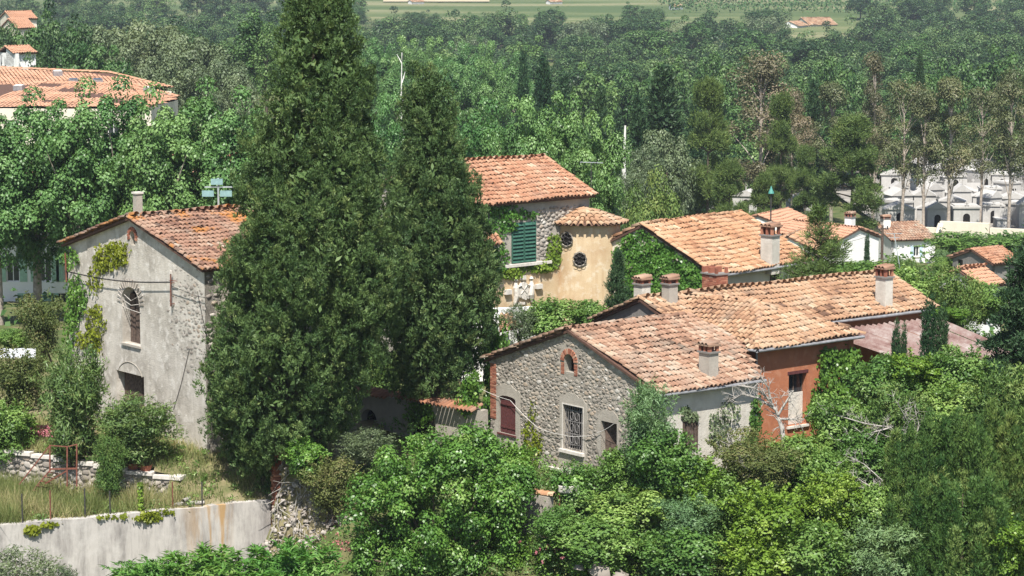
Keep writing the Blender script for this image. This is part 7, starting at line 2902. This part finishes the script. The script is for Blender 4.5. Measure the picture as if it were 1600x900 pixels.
for k in range(5):
    t = (k + .5) / 5
    a = np.array([50 + 30 * t, 770 - 36 * t])
    g = Geo()
    g.beam(rp(a[0], a[1], -.1), rp(a[0] + 14, a[1] + 3, .5), .18, .03)
    g.obj('step', M['rust'], root)
for k, (x, y, a, nm) in enumerate(((290, 788, .1, 'longest of the weathered logs on the concrete wall top'), (298, 792, -.05, 'front weathered log on the concrete wall top'), (291, 785, .9, 'short log lying across the others on the wall'))):
    c = pix(x, y, 98.2)
    c[2] = wt + .09 + (.16 if k == 2 else 0)
    d = np.array([math.cos(a + .3), math.sin(a + .3), .02]) * (.55 if k < 2 else .28)
    g = Geo()
    g.tube([c - d, c, c + d], [.09, .085, .075], 7)
    thing_mesh('log', g, M['dead_wood'], c, nm, 'log', 'logs on the wall', smooth=True)
for k, (x, nm) in enumerate(((205, 'left terracotta trough on the dry stone wall'), (224, 'right terracotta trough on the dry stone wall'))):
    u, z = SP.at(x, 738)
    b = SP.p(u, float(stz(u)) + .04, -.2)
    g = Geo()
    g.tube([b, b + UP * .04, b + UP * .24, b + UP * .26], [.20, .22, .30, .31], 10)
    thing_mesh('planter', g, M['brick'], b, nm, 'planter', 'planters on the dry stone wall')
# white sheet hanging by the hedge at the left
c = pix(18, 552, 110.0)
g = Geo()
for k in range(14):
    xa, xb = -1.5 + 2.6 * k / 14, -1.5 + 2.6 * (k + 1) / 14
    ya, yb = .08 * math.sin(k * 1.3), .08 * math.sin((k + 1) * 1.3)
    g.poly([(c[0] + xa, c[1] + ya, c[2] - .22), (c[0] + xb, c[1] + yb, c[2] - .22), (c[0] + xb, c[1] + yb + .02, c[2] + .22), (c[0] + xa, c[1] + ya + .02, c[2] + .22)])
thing_mesh('white_sheet', g, M['cloth_white'], c, 'white sheet hung out behind the shrubs at the left', 'sheet')
# planter box on rusty legs in front of the lower window
c = pix(888, 758, 94.9)
root = empty('plant_stand', c - UP * 1.6, 'white rimmed plant tub on rusty legs below the lower barred window', 'planter')
g = Geo()
for (dx, dy) in ((-.35, -.2), (.35, -.2), (.75, .2), (0, .3)):
    g2 = Geo()
    g2.beam(c + np.array([dx, dy, -2.0]), c + np.array([dx, dy, -.25]), .05)
    g2.obj('leg', M['rust'], root)
g.tube([c - UP * .25, c - UP * .22, c + UP * .02, c + UP * .05], [.42, .45, .48, .47], 14)
g.obj('tub', M['sill'], root)
V, Q, t = leaf_blob(np.array([c + np.array([dx, -.1, dz]) for dx in np.linspace(-.5, .5, 6) for dz in (-.35, .0, .2)]), np.full(18, .2), 26, .13, .11, .6)
tag(place('foliage', new_mesh('foliage', V, [Q], L['ivy'], t), root), kind='stuff')
# tiled garden wall stub right of the fig bush
c = pix(836, 770, 95.2)
g = Geo()
root = empty('garden_wall_stub', c - UP * 1.6, 'old garden wall stub with orange tile coping right of the big bush', 'wall')
g.box(c - UP * .9, (unit(np.array([.75, -.6, 0])), unit(np.array([.6, .75, 0])), UP), (.8, .16, .85))
g.obj('wall', M['patch_plaster'], root)
for k in range(6):
    d = unit(np.array([.75, -.6, 0]))
    o = bpy.data.objects.new('coping_tile', tile_mesh('tile_ivy', int(rng.integers(4, 12))))
    link(o, root)
    o.matrix_parent_inverse = Matrix.Translation(-Vector(root.location))
    mm = np.eye(4)
    mm[:3, :3] = np.stack([np.array([.6, .75, 0]), d, UP], -1) * 1.3
    mm[:3, 3] = c + d * (-.75 + .28 * k) - UP * .04
    o.matrix_basis = Matrix(mm.tolist())
# limestone boulders at the bottom edge
for k, (x, y, s, nm) in enumerate(((938, 893, .40, 'large pale boulder at the bottom edge of the slope'), (972, 902, .28, 'smaller boulder beside it at the bottom edge'), (905, 890, .24, 'left boulder under the trailing shrub'))):
    c = pix(x, y, 90.6)
    o = bpy.data.objects.new('boulder', stone_mesh('pale_stone', k, 1))
    o.location = c
    o.rotation_euler = (.3, .2, k)
    o.scale = (s * 1.3, s, s * .7)
    link(o)
    tag(o, nm, 'boulder')
# pink valerian in the lower rubble
for (x, y, Y, nm) in ((850, 855, 91.5, 'pink valerian flowers left of the boulders'), (535, 850, 92.5, 'pink valerian flowers in the rubble under the ruined wall')):
    c = pix(x, y, Y)
    n_ = 13
    P_ = c + rng.normal(0, .45, (n_, 3)) * np.array([1, .6, .5])
    V, Q, t = leaf_blob(P_, np.full(n_, .08), 6, .09, .08)
    o = bpy.data.objects.new('valerian', new_mesh('valerian', V - c, [Q], L['pink'], t))
    o.location = c
    link(o)
    tag(o, nm, 'flowers', kind='stuff')

# ------------------------------------------------------------------ air
g = Geo()
g.box((0, 1580, 5), ((1, 0, 0), (0, 1, 0), UP), (1190, 1630, 19))
o = g.obj('haze', None if False else M['ground'])
n = NT('haze_air')
pv = n.n('VolumePrincipled', {'Color': (0.80, 0.89, 1.0, 1.0), 'Density': 0.00013, 'Anisotropy': 0.2})
n.t.links.new(pv.outputs[0], n.out.inputs['Volume'])
n.m.cycles.homogeneous_volume = True if hasattr(n.m.cycles, 'homogeneous_volume') else None
o.data.materials.clear()
o.data.materials.append(n.m)
tag(o, kind='stuff')
